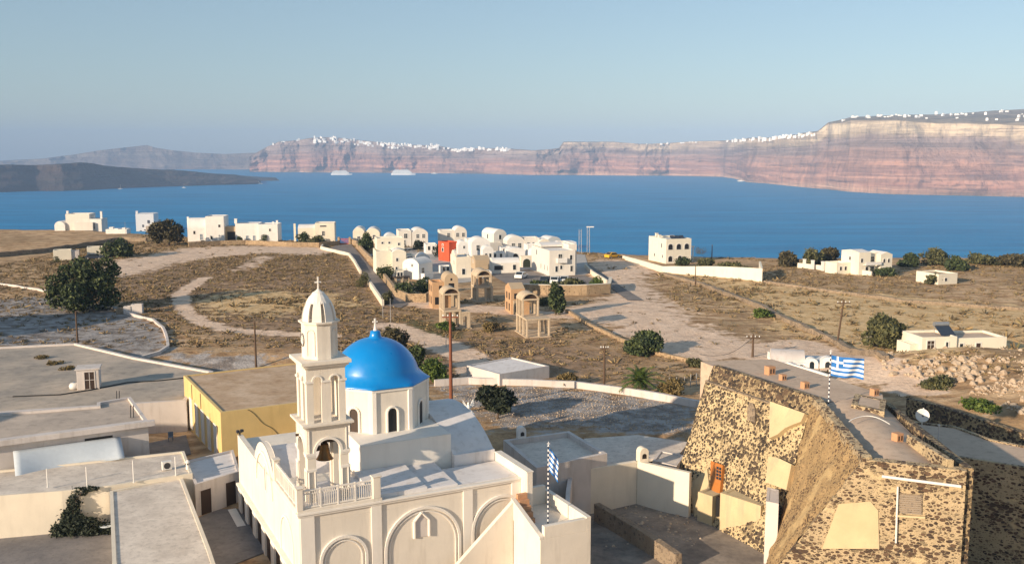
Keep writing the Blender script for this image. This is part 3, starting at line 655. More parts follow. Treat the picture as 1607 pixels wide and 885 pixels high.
    for k in (1, 3, 5, 7):                                            # blind arches on the slanting sides
        t_ = math.pi / 4 * k; n = Vector((math.cos(t_), math.sin(t_), 0)); e_ = Vector((-n.y, n.x, 0)); o = Vector((c[0], c[1], 0)) + n * 1.053
        Q = [(-.27, 117.35), (-.27, 118.75)] + [(-.27 * math.cos(s), 118.75 + .27 * math.sin(s)) for s in (.5, 1, 1.57, 2.14, 2.64)] + [(.27, 118.75), (.27, 117.35)]
        for q in zip(Q, Q[1:]): m.tube(o + e_ * q[0][0] + n * .01 + Vector((0, 0, Z(q[0][1]))), o + e_ * q[1][0] + n * .01 + Vector((0, 0, Z(q[1][1]))), .045, n=6)
    m.build('lantern', 'churchwall', tw, bevel=.012)
    m = MB(); pr = [(1.10, 119.5), (1.06, 119.9), (.96, 120.3), (.80, 120.65), (.58, 120.95), (.36, 121.15)]
    for k in range(8):
        for w0, w1, za, zb in ((.12, .67, 0, 5),):
            for j in range(5):
                (ra, z_a), (rb, z_b) = pr[j], pr[j + 1]; q = []
                for r_, z_ in ((ra, z_a), (rb, z_b)):
                    for th in (0, .13):
                        for s in (w0, w1):
                            a_ = math.pi / 8 + math.pi / 4 * k + (s - .395) * 1.0
                            q.append((c[0] + (r_ - th) * math.cos(a_), c[1] + (r_ - th) * math.sin(a_), Z(z_)))
                i = len(m.v); m.v += q
                for f in ((0, 1, 5, 4), (2, 6, 7, 3), (0, 4, 6, 2), (1, 3, 7, 5), (0, 2, 3, 1), (4, 5, 7, 6)): m.f.append([i + z for z in f]); m.m.append(0)
    m.lathe([(.80, Z(120.62)), (.60, Z(120.97)), (.40, Z(121.17)), (.38, Z(121.25)), (.24, Z(121.32)), (.10, Z(121.42)), (.05, Z(121.5))], (c[0], c[1], 0), 16)
    m.lathe([(.30, Z(119.5)), (.30, Z(120.7))], (c[0], c[1], 0), 8)
    m.build('spire', 'trim', tw)
    m = MB(); m.box(c[0] - .045, c[1] - .045, Z(121.45), c[0] + .045, c[1] + .045, Z(122.25)); m.box(c[0] - .2, c[1] - .04, Z(121.85), c[0] + .2, c[1] + .04, Z(121.95)); m.lathe([(.02, -.09), (.09, 0), (.02, .09)], (c[0], c[1], Z(121.9)), 8); m.build('cross', 'trim', tw)
    m = MB(); xx = c[0] - 1.053; m.tube((xx + .02, c[1], Z(118.3)), (xx - .05, c[1], Z(118.3)), .40, n=24); cl = m.build('clock', 'trim', tw)
    m = MB()
    for k in range(24):
        a0, a1 = 2 * math.pi * k / 24, 2 * math.pi * (k + 1) / 24
        m.tube((xx - .055, c[1] + .40 * math.cos(a0), Z(118.3) + .40 * math.sin(a0)), (xx - .055, c[1] + .40 * math.cos(a1), Z(118.3) + .40 * math.sin(a1)), .025, n=5)
    for k in range(12):
        a0 = math.pi / 6 * k; m.tube((xx - .06, c[1] + .28 * math.cos(a0), Z(118.3) + .28 * math.sin(a0)), (xx - .06, c[1] + .34 * math.cos(a0), Z(118.3) + .34 * math.sin(a0)), .018, n=4)
    m.tube((xx - .06, c[1], Z(118.3)), (xx - .06, c[1] + .05, Z(118.52)), .02, n=4); m.tube((xx - .06, c[1], Z(118.3)), (xx - .06, c[1] - .22, Z(118.2)), .016, n=4)
    m.build('clock_hand', 'darkmetal', cl)
    # stair and small terrace past the east end
    b = MB(); b.box(15.42, -1.1, 0, 15.85, 4.0, Z(108.38)); b.box(15.38, -1.12, Z(108.38), 15.92, 4.02, Z(108.46))
    b.prism([(15.42, -1.102), (15.85, -1.102), (15.85, -3.0), (15.42, -3.0)], 0, [Z(108.2), Z(108.2), Z(106.3), Z(106.3)]) if False else None
    b.box(14.3, -5.1, 0, 18.1, -1.102, Z(105.3)); b.box(15.852, -1.102, 0, 18.1, .9, Z(105.3))
    b.box(17.75, -5.1, Z(105.3), 18.1, .9, Z(106.25)); b.box(14.6, -5.1, Z(105.3), 17.748, -4.75, Z(106.15)); b.box(15.852, .55, Z(105.3), 17.748, .9, Z(106.6))
    b.prism([(14.25, -5.1), (14.58, -5.1), (14.58, -.95), (14.25, -.95)], Z(105.302), [Z(105.5), Z(105.5), Z(106.75), Z(106.75)])
    b.prism([(14.25, -.96), (14.25, -1.3), (9.5, -1.3), (9.5, -.96)], 0, [Z(106.6), Z(106.6), Z(102.4), Z(102.4)])
    b.build('stair_wall', 'churchwall', ch, bevel=.02)
    b = MB()
    for k in range(5): b.box(14.62, -.95 - .28 * k - .28, Z(105.302), 15.38, -.95 - .28 * k, Z(107.0 - .34 * k))
    b.build('stair', 'terracotta', ch, bevel=.01)
    b = MB(); b.box(-1.5, 15.5, 0, -.35, 20.2, .5); b.box(-1.0, 16, .5, -.35, 20, .75); b.build('step', 'trim', ch)
    return ch
church()
def bell(a, b_, z, s, label, matn):
    x, y = CW(a, b_); t = thing('church_bell', label, 'bell', (x, y, z), CHY, 'bells in the tower arch')
    m = MB(); m.lathe([(s * r, s * h) for r, h in ((.0, 0), (.22, -.02), (.27, -.15), (.31, -.45), (.38, -.75), (.50, -.98), (.56, -1.05), (.50, -1.05), (.34, -.8), (.2, -.2))], n=20); m.build('bell_body', matn, t, smooth=True)
    m = MB(); m.box(-.85 * (s > .8) - .3, -.07, .03, .85 * (s > .8) + .3, .07, .17); m.tube((0, -.05, .02), (0, .05, .16), .1 * s); m.build('yoke', 'brownwood', t)
    m = MB(); m.tube((0, 0, -.3 * s), (0, 0, -1.08 * s), .03); m.lathe([(.02, -.1), (.09 * s, -.02), (.02, .07)], (0, 0, -1.1 * s), 8); m.build('clapper', 'darkmetal', t)
bell(2.2, 1.75, 111.55, 1.0, 'large bronze bell hanging lowest in the front arch of the bell tower', 'bronze')
bell(1.72, 2.6, 111.95, .95, 'dark bell hanging behind and left of the large bronze bell', 'bronzedark')
bell(2.85, 2.7, 111.75, .42, 'smallest dark bell at the right side of the tower arch', 'bronzedark')
def loudspeaker(a, b_, z, label):
    x, y = CW(a, b_); t = thing('floodlight', label, 'lamp', (x, y, z), CHY + 20)
    m = MB(); m.box(-.05, -.05, -.02, .05, .05, .2); m.box(-.2, -.03, .2, .2, .03, .25); m.build('bracket', 'darkmetal', t)
    for sx in (-.18, .18):
        m = MB(); m.prism([(sx - .12, -.12), (sx + .12, -.12), (sx + .09, .1), (sx - .09, .1)], .25, .45); m.build('lamp_head', 'darkmetal', t)
loudspeaker(.15, 19.8, 107.45, 'twin black floodlights on the corner of the church wall beside the yellow house')
# a marble eagle on its plinth, beyond the church roof
p = D(735, 646, 84); ex, ey = p.x, p.y; gz = ground(ex, ey)
t = thing('eagle_statue', 'white marble eagle with raised wings on a tall plinth behind the church', 'statue', (ex, ey, gz), 20)
h = p.z - gz
b = MB(); b.box(-.55, -.55, -.3, .55, .55, .5); b.box(-.36, -.36, .5, .36, .36, h - .25); b.box(-.46, -.46, h - .25, .46, .46, h - .08); b.box(-.3, -.3, h - .08, .3, .3, h + .1); b.build('plinth', 'marble', t, bevel=.02)
b = MB(); b.lathe([(.08, 0), (.17, .12), (.2, .3), (.15, .48), (.08, .58), (.1, .66), (.09, .74), (.03, .8)], (0, 0, h + .1), 12)
b.tube((0, -.08, h + .82), (0, -.2, h + .78), .04, .01); b.prism([(-.1, .05), (.1, .05), (.14, .4), (-.14, .4)], h + .08, h + .16)
for s in (-1, 1):
    for k in range(4): b.tube((s * .12, 0, h + .45 - .05 * k), (s * (.5 + .03 * k), .05, h + 1.12 - .17 * k), .07, .03, 6)
b.build('eagle', 'marble', t)
# flags
def flag(name, label, pole_base, pole_h, cloth_w, cloth_h, dirn, furled, cat='flag', lean=0):
    t = thing(name, label, cat, pole_base)
    b = MB(); n = int(pole_h / .16)
    for k in range(n): b.tube((0, 0, pole_h * k / n), (0, 0, pole_h * (k + 1) / n), .045, n=8, m=k % 2)
    b.lathe([(.02, 0), (.08, .06), (.02, .12)], (0, 0, pole_h), 8, 0); b.box(-.02, -.02, pole_h + .1, .02, .02, pole_h + .35); b.box(-.1, -.02, pole_h + .2, .1, .02, pole_h + .24)
    b.build('pole', ['flagwhite', 'navy'], t)
    me = MB(); nu, nv = 54, 36; dx, dy = dirn; V = {}
    for j in range(nv + 1):
        for i in range(nu + 1):
            u, v = i / nu, j / nv
            if not furled:
                wv = .16 * u ** .6 * math.sin(7.5 * u + 2.2 * v) + .05 * math.sin(15 * u + 4 * v); sag = -.20 * u - .05 * math.sin(6 * u)
                x = .06 + u * cloth_w * .96; V[i, j] = len(me.v); me.v.append((x * dx - wv * dy, x * dy + wv * dx, pole_h - .05 - v * cloth_h + sag))
            else:                                                  # hangs in folds down the pole
                fold = .28 * (1 - .25 * v) * abs(((u * 3.2) % 2) - 1); dep = .10 * math.sin(u * 10 + v * 2) * min(1, u * 4)
                V[i, j] = len(me.v); me.v.append((.05 + .60 * u ** .8 * (1 - .3 * fold) + .03 * math.sin(v * 7), dep - .05, pole_h - .1 - v * cloth_h * .8 - u * .75 + .1 * fold))
    for j in range(nv):
        for i in range(nu):
            s = j * 9 // nv; m = s % 2
            if not furled and i < nu * 10 / 27 and s < 5: m = 0 if not (s == 2 or abs(i / nu * 27 - 5) < 1) else 1
            me.f.append([V[i, j], V[i + 1, j], V[i + 1, j + 1], V[i, j + 1]]); me.m.append(m)
    o = me.build('cloth', ['flagblue', 'flagwhite'], t, smooth=True, fix=False)
    so_ = o.modifiers.new('thickness', 'SOLIDIFY'); so_.thickness = .012
x, y = CW(15.9, -3.2)
flag('flag_pole', 'limp blue and white striped flag hanging furled on the spiral pole by the church stair', (x, y, 105.3), D(857, 694, y).z - 105.3 - .3, 1.5, 2.0, (1, 0), True)

# ------------------------------------------------------------------ building helpers
def fit(pc, py, pr, pl, yaw, P=None):
    P = P or Gt(pc, py); c, s = math.cos(R(yaw)), math.sin(R(yaw))
    def solve(px, dx, dy):
        k = (px - CX) / F; f0 = P.y * math.cos(PITCH) + (CZ - P.z) * math.sin(PITCH)
        return (k * f0 - P.x) / (dx - k * dy * math.cos(PITCH))
    return P, solve(pr, c, s), (solve(pl, -s, c) if pl is not None else None)
def inset(poly, d):
    n = len(poly); out = []; ar = sum(poly[i][0] * poly[(i + 1) % n][1] - poly[(i + 1) % n][0] * poly[i][1] for i in range(n))
    sg = 1 if ar > 0 else -1
    for i in range(n):
        a, b, c = Vector(poly[i - 1][:2]), Vector(poly[i][:2]), Vector(poly[(i + 1) % n][:2])
        e0 = (b - a).normalized(); e1 = (c - b).normalized(); n0 = Vector((-e0.y, e0.x)) * sg; n1 = Vector((-e1.y, e1.x)) * sg
        bis = n0 + n1; k = d / max(.35, (1 + n0.dot(n1)) / 1) ; out.append((b.x + bis.x * k, b.y + bis.y * k))
    return out
def flatroof(b, poly, z0, z1, par, th, mw=0, mr=1):
    """walls with a parapet round a sunk roof"""
    if sum(poly[i][0] * poly[(i + 1) % len(poly)][1] - poly[(i + 1) % len(poly)][0] * poly[i][1] for i in range(len(poly))) < 0: poly = poly[::-1]
    q = inset(poly, th); n = len(poly)
    for i in range(n):
        j = (i + 1) % n; a, c = poly[i], poly[j]; ai, ci = q[i], q[j]
        b.poly([(a[0], a[1], z0), (c[0], c[1], z0), (c[0], c[1], z1), (a[0], a[1], z1)], mw)
        b.poly([(a[0], a[1], z1), (c[0], c[1], z1), (ci[0], ci[1], z1), (ai[0], ai[1], z1)], mw)
        b.poly([(ai[0], ai[1], z1), (ci[0], ci[1], z1), (ci[0], ci[1], z1 - par), (ai[0], ai[1], z1 - par)], mw)
    return q
def polyhouse(name, label, cat, pxs, z, z0, wall, roof, par=.3, th=.25, group=None, bevel=.03, world=None):
    pts = world or [tuple(G(px, py, z)[:2]) for px, py in pxs]
    cx = sum(p[0] for p in pts) / len(pts); cy = sum(p[1] for p in pts) / len(pts)
    t = thing(name, label, cat, (cx, cy, z0), 0, group); t['pts'] = [c for p in pts for c in p]
    loc = [(p[0] - cx, p[1] - cy) for p in pts]; b = MB(); q = flatroof(b, loc, 0, z - z0, par, th)
    b.build('wall', wall, t, bevel=bevel)
    r = MB(); q = inset(loc if sum(loc[i][0] * loc[(i + 1) % len(loc)][1] - loc[(i + 1) % len(loc)][0] * loc[i][1] for i in range(len(loc))) > 0 else loc[::-1], th + .002)
    r.prism(q, z - z0 - par - .2, z - z0 - par); r.build('roof', roof, t)
    return t
def opening(t, A, B, u, z, w, h, name='window', pane='glass', frame='frame', arch=False, fw=.10, proud=.05, cross=True):
    """a framed opening on the wall A-B (local points, outward normal on the right of A to B); u metres from A"""
    A = Vector((A[0], A[1], 0)); B = Vector((B[0], B[1], 0)); e = (B - A).normalized(); n = Vector((e.y, -e.x, 0))
    P = lambda uu, zz, q: A + e * (u + uu) + n * q + Vector((0, 0, z + zz))
    b = MB(); hw = w / 2
    out = [(-hw, 0), (hw, 0)] + ([(hw, h - hw)] + [(hw * math.cos(s), h - hw + hw * math.sin(s)) for s in (.45, .9, 1.57, 2.24, 2.69)] + [(-hw, h - hw)] if arch else [(hw, h), (-hw, h)])
    b.poly([P(a, c, .012) for a, c in out], 0)
    n_ = len(out)
    if frame:
        k = 1 + fw / hw; mid = h / 2
        o2 = [(a * k, c + (fw if c > mid else -fw * .4)) for a, c in out]
        for i in range(n_):
            j = (i + 1) % n_
            if name == 'door' and i == 0: continue
            p = [P(*out[i], proud), P(*out[j], proud), P(*o2[j], proud), P(*o2[i], proud)]; q_ = [P(*out[i], .003), P(*out[j], .003), P(*o2[j], .003), P(*o2[i], .003)]
            b.poly(p, 1); b.poly([p[0], p[1], q_[1], q_[0]], 1); b.poly([p[3], p[2], q_[2], q_[3]], 1)
        if cross and w > .7:
            for a0, a1 in ((-.03, .03),): b.poly([P(a0, 0, .03), P(a1, 0, .03), P(a1, h * .98, .03), P(a0, h * .98, .03)], 1)
            if not arch: b.poly([P(-hw, h * .52, .026), P(hw, h * .52, .026), P(hw, h * .52 + .05, .026), P(-hw, h * .52 + .05, .026)], 1)
    return b.build(name, [pane, frame or 'frame'], t, fix=False)
def loc_edge(t, i, j=None):
    p = list(t['pts']); n = len(p) // 2; j = (i + 1) % n if j is None else j; L = t.location
    return (p[2 * i] - L.x, p[2 * i + 1] - L.y), (p[2 * j] - L.x, p[2 * j + 1] - L.y)
def wall_line(name, label, pts, h, w, mat_, cat='wall', cap=None, rough=0, group=None, hs=None):
    """a low wall following the ground along world points"""
    t = pts[0]; o = thing(name, label, cat, (t[0], t[1], ground(t[0], t[1])), 0, group) if cap else None
    b = MB(); capb = MB(); fine = []; hh = []
    for i in range(len(pts) - 1):
        a, c = Vector(pts[i][:2]), Vector(pts[i + 1][:2]); n = max(1, int((c - a).length / 2.0))
        for k in range(n): fine.append(a.lerp(c, k / n)); hh.append((hs[i] + (hs[i + 1] - hs[i]) * k / n) if hs else h)
    fine.append(Vector(pts[-1][:2])); hh.append(hs[-1] if hs else h)
    O = o.location if o else Vector((0, 0, 0)); ring = []
    for i, p in enumerate(fine):
        d = (fine[min(i + 1, len(fine) - 1)] - fine[max(i - 1, 0)]).normalized(); n = Vector((-d.y, d.x))
        g = ground(p.x, p.y); z = g + hh[i] + (rnd.uniform(-rough, rough) if rough else 0); j = rnd.uniform(-rough, rough) * .5 if rough else 0
        ring.append([(p.x + n.x * (w / 2 + j) - O.x, p.y + n.y * (w / 2 + j) - O.y, g - .5 - O.z), (p.x - n.x * (w / 2 - j) - O.x, p.y - n.y * (w / 2 - j) - O.y, g - .5 - O.z),
                     (p.x - n.x * w / 2 - O.x, p.y - n.y * w / 2 - O.y, z - O.z), (p.x + n.x * w / 2 - O.x, p.y + n.y * w / 2 - O.y, z - O.z)])
    i0 = len(b.v)
    for r_ in ring: b.v += r_
    for k in range(len(ring) - 1):
        for q in range(4): b.f.append([i0 + 4 * k + q, i0 + 4 * k + (q + 1) % 4, i0 + 4 * k + 4 + (q + 1) % 4, i0 + 4 * k + 4 + q]); b.m.append(0)
    b.f.append([i0, i0 + 3, i0 + 2, i0 + 1]); b.m.append(0); e = i0 + 4 * (len(ring) - 1); b.f.append([e, e + 1, e + 2, e + 3]); b.m.append(0)
    if not o: return tag(b.build(name, mat_), label, cat, group)
    b.build('wall', mat_, o); k_ = MB()
    for k in range(len(ring) - 1):
        A, C = ring[k], ring[k + 1]; up = .08
        v = []
        for r_ in (A, C):
            l, q = Vector(r_[2]), Vector(r_[3]); d = (q - l).normalized() * .06
            v += [l - d + Vector((0, 0, .003)), q + d + Vector((0, 0, .003)), q + d + Vector((0, 0, up)), l - d + Vector((0, 0, up))]
        i = len(k_.v); k_.v += [tuple(x) for x in v]
        for f in ((0, 4, 5, 1), (1, 5, 6, 2), (2, 6, 7, 3), (3, 7, 4, 0)): k_.f.append([i + q for q in f]); k_.m.append(0)
        for f in (((0, 1, 2, 3),) if k == 0 else ()) + (((4, 7, 6, 5),) if k == len(ring) - 2 else ()): k_.f.append([i + q for q in f]); k_.m.append(0)
    k_.build('coping', cap, o); return o
def pole(label, px, pyb, pyt, r=.13, arm=None, mat_='wood', name='utility_pole', cat='pole', lean=0, at=None, group=None):
    p = at or Gt(px, pyb); h = D(px, pyt, p.y).z - p.z
    t = thing(name, label, cat, p, 0, group); b = MB(); b.tube((0, 0, -.5), (lean, 0, h), r, r * .65, 10); b.build('shaft', mat_, t)
    if arm:
        b = MB(); b.box(lean - arm, -.06, h - .55, lean + arm, .06, h - .42); b.tube((lean - arm * .6, .07, h - .5), (lean, .07, h - 1.1), .025)
        ca = b.build('crossarm', mat_, t)
        for k in range(4):
            x = lean - arm + .1 + k * (2 * arm - .2) / 3; b = MB(); b.lathe([(.03, 0), (.07, .05), (.05, .1), (.07, .15), (.02, .2)], (x, 0, h - .42), 8); b.build('insulator', 'marble', ca)
    return t

# ------------------------------------------------------------------ roofs and yards left of the church
yh = polyhouse('yellow_house', 'long yellow house with a brown flat roof directly left of the bell tower', 'house', None, 107, 100.8, 'yellow', 'brownroof', .10, .28,
               world=[tuple(G(346, 647, 107)[:2]), tuple((G(346, 647, 107) + (G(450, 634, 107) - G(346, 647, 107)) * 2.1)[:2]), tuple((G(418, 574, 107) + (G(450, 634, 107) - G(346, 647, 107)) * 1.0)[:2]), tuple(G(288, 589, 107)[:2])])
A, Bq = loc_edge(yh, 3, 0); Ln = (Vector(Bq) - Vector(A)).length
for k in range(5): opening(yh, A, Bq, Ln * (.20 + .165 * k), 1.4, 1.05, 3.0, 'shutter', 'frame', 'trim', False, .14, .07, True)
for k, u in enumerate((.25, .5)):
    b = MB(); a_ = Vector(A) + (Vector(Bq) - Vector(A)) * u; e = (Vector(Bq) - Vector(A)).normalized(); n = Vector((e.y, -e.x)) * .04
    b.tube((a_.x + n.x, a_.y + n.y, 4.6), (a_.x + n.x, a_.y + n.y, 6.1), .03); b.build('cable', 'cloth_line', yh)
A, Bq = loc_edge(yh, 0); e = (Vector(Bq) - Vector(A)).normalized(); n = Vector((e.y, -e.x)) * .03
b = MB(); q0 = Vector(A) + e * 2.4 + n
for k in range(10): b.tube((q0.x + e.x * .28 * k, q0.y + e.y * .28 * k, 6.15 - .28 * k + .12 * math.sin(k)), (q0.x + e.x * .28 * (k + 1), q0.y + e.y * .28 * (k + 1), 6.15 - .28 * (k + 1) + .12 * math.sin(k + 1)), .018, n=5)
b.build('cable', 'cloth_line', yh)
br = polyhouse('flat_roofed_house', 'wide low house under a big grey flat roof with a small hut on top', 'house', [(-120, 655), (57, 643), (292, 628), (335, 582), (213, 560), (120, 538), (57, 541), (-80, 548)], 105, 100.8, 'pinkwhite', 'greyroof', .22, .45)
b = MB(); prev = None                                             # black hose across the roof
pts = [G(px, py, 104.84) for px, py in [(20, 622), (95, 619), (140, 612), (200, 600), (250, 597), (288, 593)]]
for a_, c_ in zip(pts, pts[1:]): b.tube(a_, c_, .07, n=6)
tag(b.build('hose', 'cloth_line'), 'black hose lying across the big grey flat roof', 'hose')
p = G(139, 611, 104.8); hu = thing('roof_hut', 'small grey stair hut with a dark door on the big flat roof', 'hut', p, 18)
b = MB(); b.box(-1.1, 0, -.02, 1.1, 2.2, 2.15); b.box(-1.25, -.12, 2.15, 1.25, 2.3, 2.28); b.build('wall', 'pinkwhite', hu, bevel=.03); opening(hu, (-1.1, 0), (1.1, 0), 1.25, .05, .95, 1.85, 'door', 'brownwood', 'pinkwhite')
p = G(117, 610, 104.8); t = thing('water_tank', 'crumpled white tank lying beside the roof hut', 'tank', p, -20); b = MB(); b.lathe([(.15, 0), (.5, .05), (.55, .4), (.42, .62), (.1, .68)], n=14); b.build('tank_body', 'frame', t, smooth=True); b = MB(); b.lathe([(.14, .66), (.14, .74), (.02, .76)], n=10); b.build('lid', 'blueframe', t)
p = G(272, 612, 104.8)
lh = polyhouse('flat_roofed_house', 'whitewashed house with a low roof slab and a torn awning, left of the yellow house', 'house', [(-60, 697), (232, 659), (205, 622), (152, 631), (152, 636), (-60, 652)], 107, 101, 'pinkwhite', 'concrete', .22, .3)
A, Bq = loc_edge(lh, 0); L = (Vector(Bq) - Vector(A)).length
opening(lh, A, Bq, L - 4.0, 3.1, 2.2, 2.0, 'window', 'dark', None); opening(lh, A, Bq, L - 8.8, 3.4, 2.4, 1.0, 'window', 'dark', None)
e = (Vector(Bq) - Vector(A)).normalized(); n = Vector((e.y, -e.x))
b = MB(); b.prism([tuple(Vector(A) + n * .02), tuple(Vector(Bq) + n * .02 + e * .5), tuple(Vector(Bq) + n * .55 + e * .5), tuple(Vector(A) + n * .55)], 5.55, 6.02); b.build('eave_slab', 'pinkwhite', lh, bevel=.03)
aw = MB(); N = 16; idx = {}
for i in range(N + 1):
    for j in range(9):
        u, v = i / N, j / 8; q = Vector(A) + e * (L - 10.5 + 8.2 * u) + n * (.1 + 2.2 * v * (1 - .45 * abs(math.sin(3 * u))))
        idx[i, j] = len(aw.v); aw.v.append((q.x + lh.location.x, q.y + lh.location.y, 101 + 4.9 - 1.3 * v ** 1.4 - .9 * math.sin(math.pi * u) * v * (.6 + .4 * math.sin(7 * u)) - 2.0 * v * max(0, .35 - u)))
for i in range(N):
    for j in range(8): aw.f.append([idx[i, j], idx[i + 1, j], idx[i + 1, j + 1], idx[i, j + 1]]); aw.m.append(0)
o = aw.build('awning', 'tarp', smooth=True, fix=False); tag(o, 'pale blue tarpaulin sagging from the eave of the whitewashed house', 'awning'); sm = o.modifiers.new('thickness', 'SOLIDIFY'); sm.thickness = .02
for px, py, h, lab in ((183, 628, .9, 'two rusty iron bars standing up from the back corner of the low roof slab'), (205, 655, 1.1, 'dark iron bars leaning inside the right parapet of the low roof slab')):
    p = G(px, py, 106.8); t = thing('iron_bars', lab, 'bars', p); 
    for dx in (0, .25): b = MB(); b.tube((dx, 0, 0), (dx + .03, .05, h), .045); b.build('bar', 'darkmetal', t)
# long strip roof, its posts and litter, the lower roof in front
sr = polyhouse('terrace_house', 'long low house with a streaky white terrace and a row of thin posts', 'house', [(-60, 782), (97, 770), (170, 762), (302, 742), (289, 707), (57, 732), (-60, 742)], 104.5, 100.6, 'cream', 'streaky', .16, .22)
fr = polyhouse('flat_roofed_house', 'low house with a sunlit worn flat roof reaching the bottom of the picture', 'house', [(176, 880), (172, 770), (286, 747), (330, 860), (345, 905), (180, 905)], 104.2, 100.6, 'cream', 'streaky', .08, .25)
for k, (px, py, pt) in enumerate(((75, 764, 735), (137, 766, 732), (210, 757, 722), (276, 746, 716))):
    p = G(px, py, 104.49); h = D(px, pt, p.y).z - p.z
    b = MB(); b.tube((0, 0, 0), (0, 0, h), .05, .045, 8); b.lathe([(.08, 0), (.08, .04), (.05, .06)], n=8); o = b.build('terrace_post', 'frame'); o.location = p
    tag(o, 'thin white post on the edge of the streaky terrace, ' + ('leftmost of the four', 'second from the left', 'third from the left', 'rightmost beside the air conditioner')[k], 'post', 'posts along the streaky terrace')
def chimney(label, px, py, z, s=1.0, mat_='cream', kind=0):
    p = G(px, py, z); t = thing('chimney', label, 'chimney', p, 20); b = MB()
    if kind == 0:
        b.lathe([(.26 * s, 0), (.24 * s, .9 * s), (.34 * s, .95 * s), (.34 * s, 1.05 * s), (.18 * s, 1.2 * s), (.10 * s, 1.32 * s)], n=12); b.build('stack', mat_, t); b = MB()
        for k in range(4): b.box(*[(.2 * s * math.cos(k * 1.57) - .1 * s), (.2 * s * math.sin(k * 1.57) - .1 * s), .68 * s, (.2 * s * math.cos(k * 1.57) + .1 * s), (.2 * s * math.sin(k * 1.57) + .1 * s), .86 * s])
        b.build('smoke_hole', 'dark', t)
    else:
        b.box(-.35 * s, -.3 * s, 0, .35 * s, .3 * s, .75 * s); b.ext([(-.35 * s, .75 * s), (.35 * s, .75 * s)] + arc(-.35 * s, .35 * s, .75 * s, .34 * s, 8), 'y', -.3 * s, .3 * s); b.build('stack', mat_, t, bevel=.02)
        b = MB(); b.ext(arc(-.17 * s, .17 * s, .5 * s, .17 * s, 8) + [(-.17 * s, .3 * s), (.17 * s, .3 * s)], 'y', -.31 * s, -.303 * s); b.build('smoke_hole', 'dark', t)
chimney('slim cream chimney pot on the streaky terrace below the torn awning', 111, 722, 104.4, 1.0, 'cream')
chimney('small white chimney pot at the right end of the streaky terrace', 295, 736, 104.4, .6, 'frame')
for px, py, w, lab in ((262, 737, .75, 'white air conditioning unit on its side by the rightmost terrace post'),):
    p = G(px, py, 104.35); t = thing('air_conditioner', lab, 'air conditioner', p, 30); b = MB(); b.box(-w / 2, -.2, .05, w / 2, .2, .75); b.build('casing', 'frame', t, bevel=.02); b = MB(); b.tube((0, -.201, .4), (0, -.215, .4), .26, n=16); b.build('fan_grille', 'darkmetal', t)
an = polyhouse('annex', 'low white annex with two dark doors between the yellow house and the church', 'house', [(306, 760), (376, 739), (366, 705), (290, 723)], 104, 100.9, 'pinkwhite', 'roofwhite', .18, .22)
A, Bq = loc_edge(an, 0); L = (Vector(Bq) - Vector(A)).length
for u in (.22, .78): opening(an, A, Bq, L * u, .2, .95, 2.25, 'door', 'brownwood', 'pinkwhite', False, .08, .04, False)
b = MB(); b.prism([tuple(G(px, py, 101.3)[:2]) for px, py in [(290, 812), (380, 788), (430, 860), (330, 900)]], 100.5, 101.33); struct(b.build('courtyard_paving', 'paving'))
p = Gt(272, 686); p.z = 102.3
def chair(label, p, yaw, m_):
    t = thing('plastic_chair', label, 'chair', p, yaw)
    b = MB(); b.box(-.24, -.24, .42, .24, .24, .46); b.build('seat', m_, t); b = MB(); b.box(-.24, .2, .46, .24, .24, .9); b.build('backrest', m_, t)
    for sx in (-.21, .21):
        for sy in (-.21, .21): b = MB(); b.tube((sx, sy, 0), (sx * .95, sy * .95, .42), .025); b.build('leg', m_, t)
yard = G(272, 690, 101.6)
b = MB(); b.prism([tuple(G(px, py, 101.9)[:2]) for px, py in [(210, 700), (292, 682), (300, 712), (215, 722)]], 100.5, 101.9); struct(b.build('yard_paving', 'paving'))
chair('blue plastic chair against the white wall behind the whitewashed house', G(268, 692, 101.9), 15, 'blueframe')
chair('pale blue plastic chair among the leaves in the lower left yard', G(166, 812, 101.2), -30, 'tarp')
p = G(168, 838, 101.2); t = thing('garden_table', 'pale blue round table in the lower left yard beside the dark shrub', 'table', p); b = MB(); b.lathe([(.5, .70), (.52, .72), (.5, .75)], n=18); b.build('tabletop', 'tarp', t); b = MB(); b.lathe([(.26, 0), (.06, .06), (.05, .7)], n=10); b.build('leg', 'blueframe', t)

# ------------------------------------------------------------------ plot, low white buildings and yards behind the church
w0 = polyhouse('white_store', 'low white building with a pale roof in the scrub behind the blue dome', 'house', [(732, 573), (784, 587), (862, 574), (803, 560)], 105.3, 103.3, 'pinkwhite', 'roofwhite', .12, .25)
cap = [tuple(Gt(*q)[:2]) for q in [(682, 606), (735, 602), (800, 604), (900, 608), (990, 620), (1100, 640)]]
wall_line('plot_wall', 'low whitewashed wall curving along the far side of the gravel plot', cap, .75, .4, 'pinkwhite', 'wall', None, .05)
cb = polyhouse('courtyard_house', 'white flat roofed box with a high parapet right behind the church vault', 'house', [(790, 690), (842, 734), (953, 711), (893, 676)], 106, 101, 'pinkwhite', 'streaky', .42, .34)
A, Bq = loc_edge(cb, 0)
c2 = polyhouse('courtyard_house', 'low pale terrace with a curved kerb between the white box and the castle', 'house', [(945, 728), (1068, 712), (1085, 690), (1000, 678), (912, 684)], 104.6, 101, 'pinkwhite', 'streaky', .18, .2)
b = MB()
pts = [G(px, py, 104.4) for px, py in [(965, 690), (985, 684), (1010, 681), (1040, 683), (1060, 692), (1066, 705)]]
for a_, c_ in zip(pts, pts[1:]): b.prism([(a_.x, a_.y), (c_.x, c_.y), (c_.x + .1, c_.y + .3), (a_.x + .1, a_.y + .3)], 104.3, 104.75)
b.build('kerb', 'pinkwhite').parent = c2; c2.children[-1].matrix_parent_inverse = c2.matrix_world.inverted(); c2.children[-1].location = -c2.location
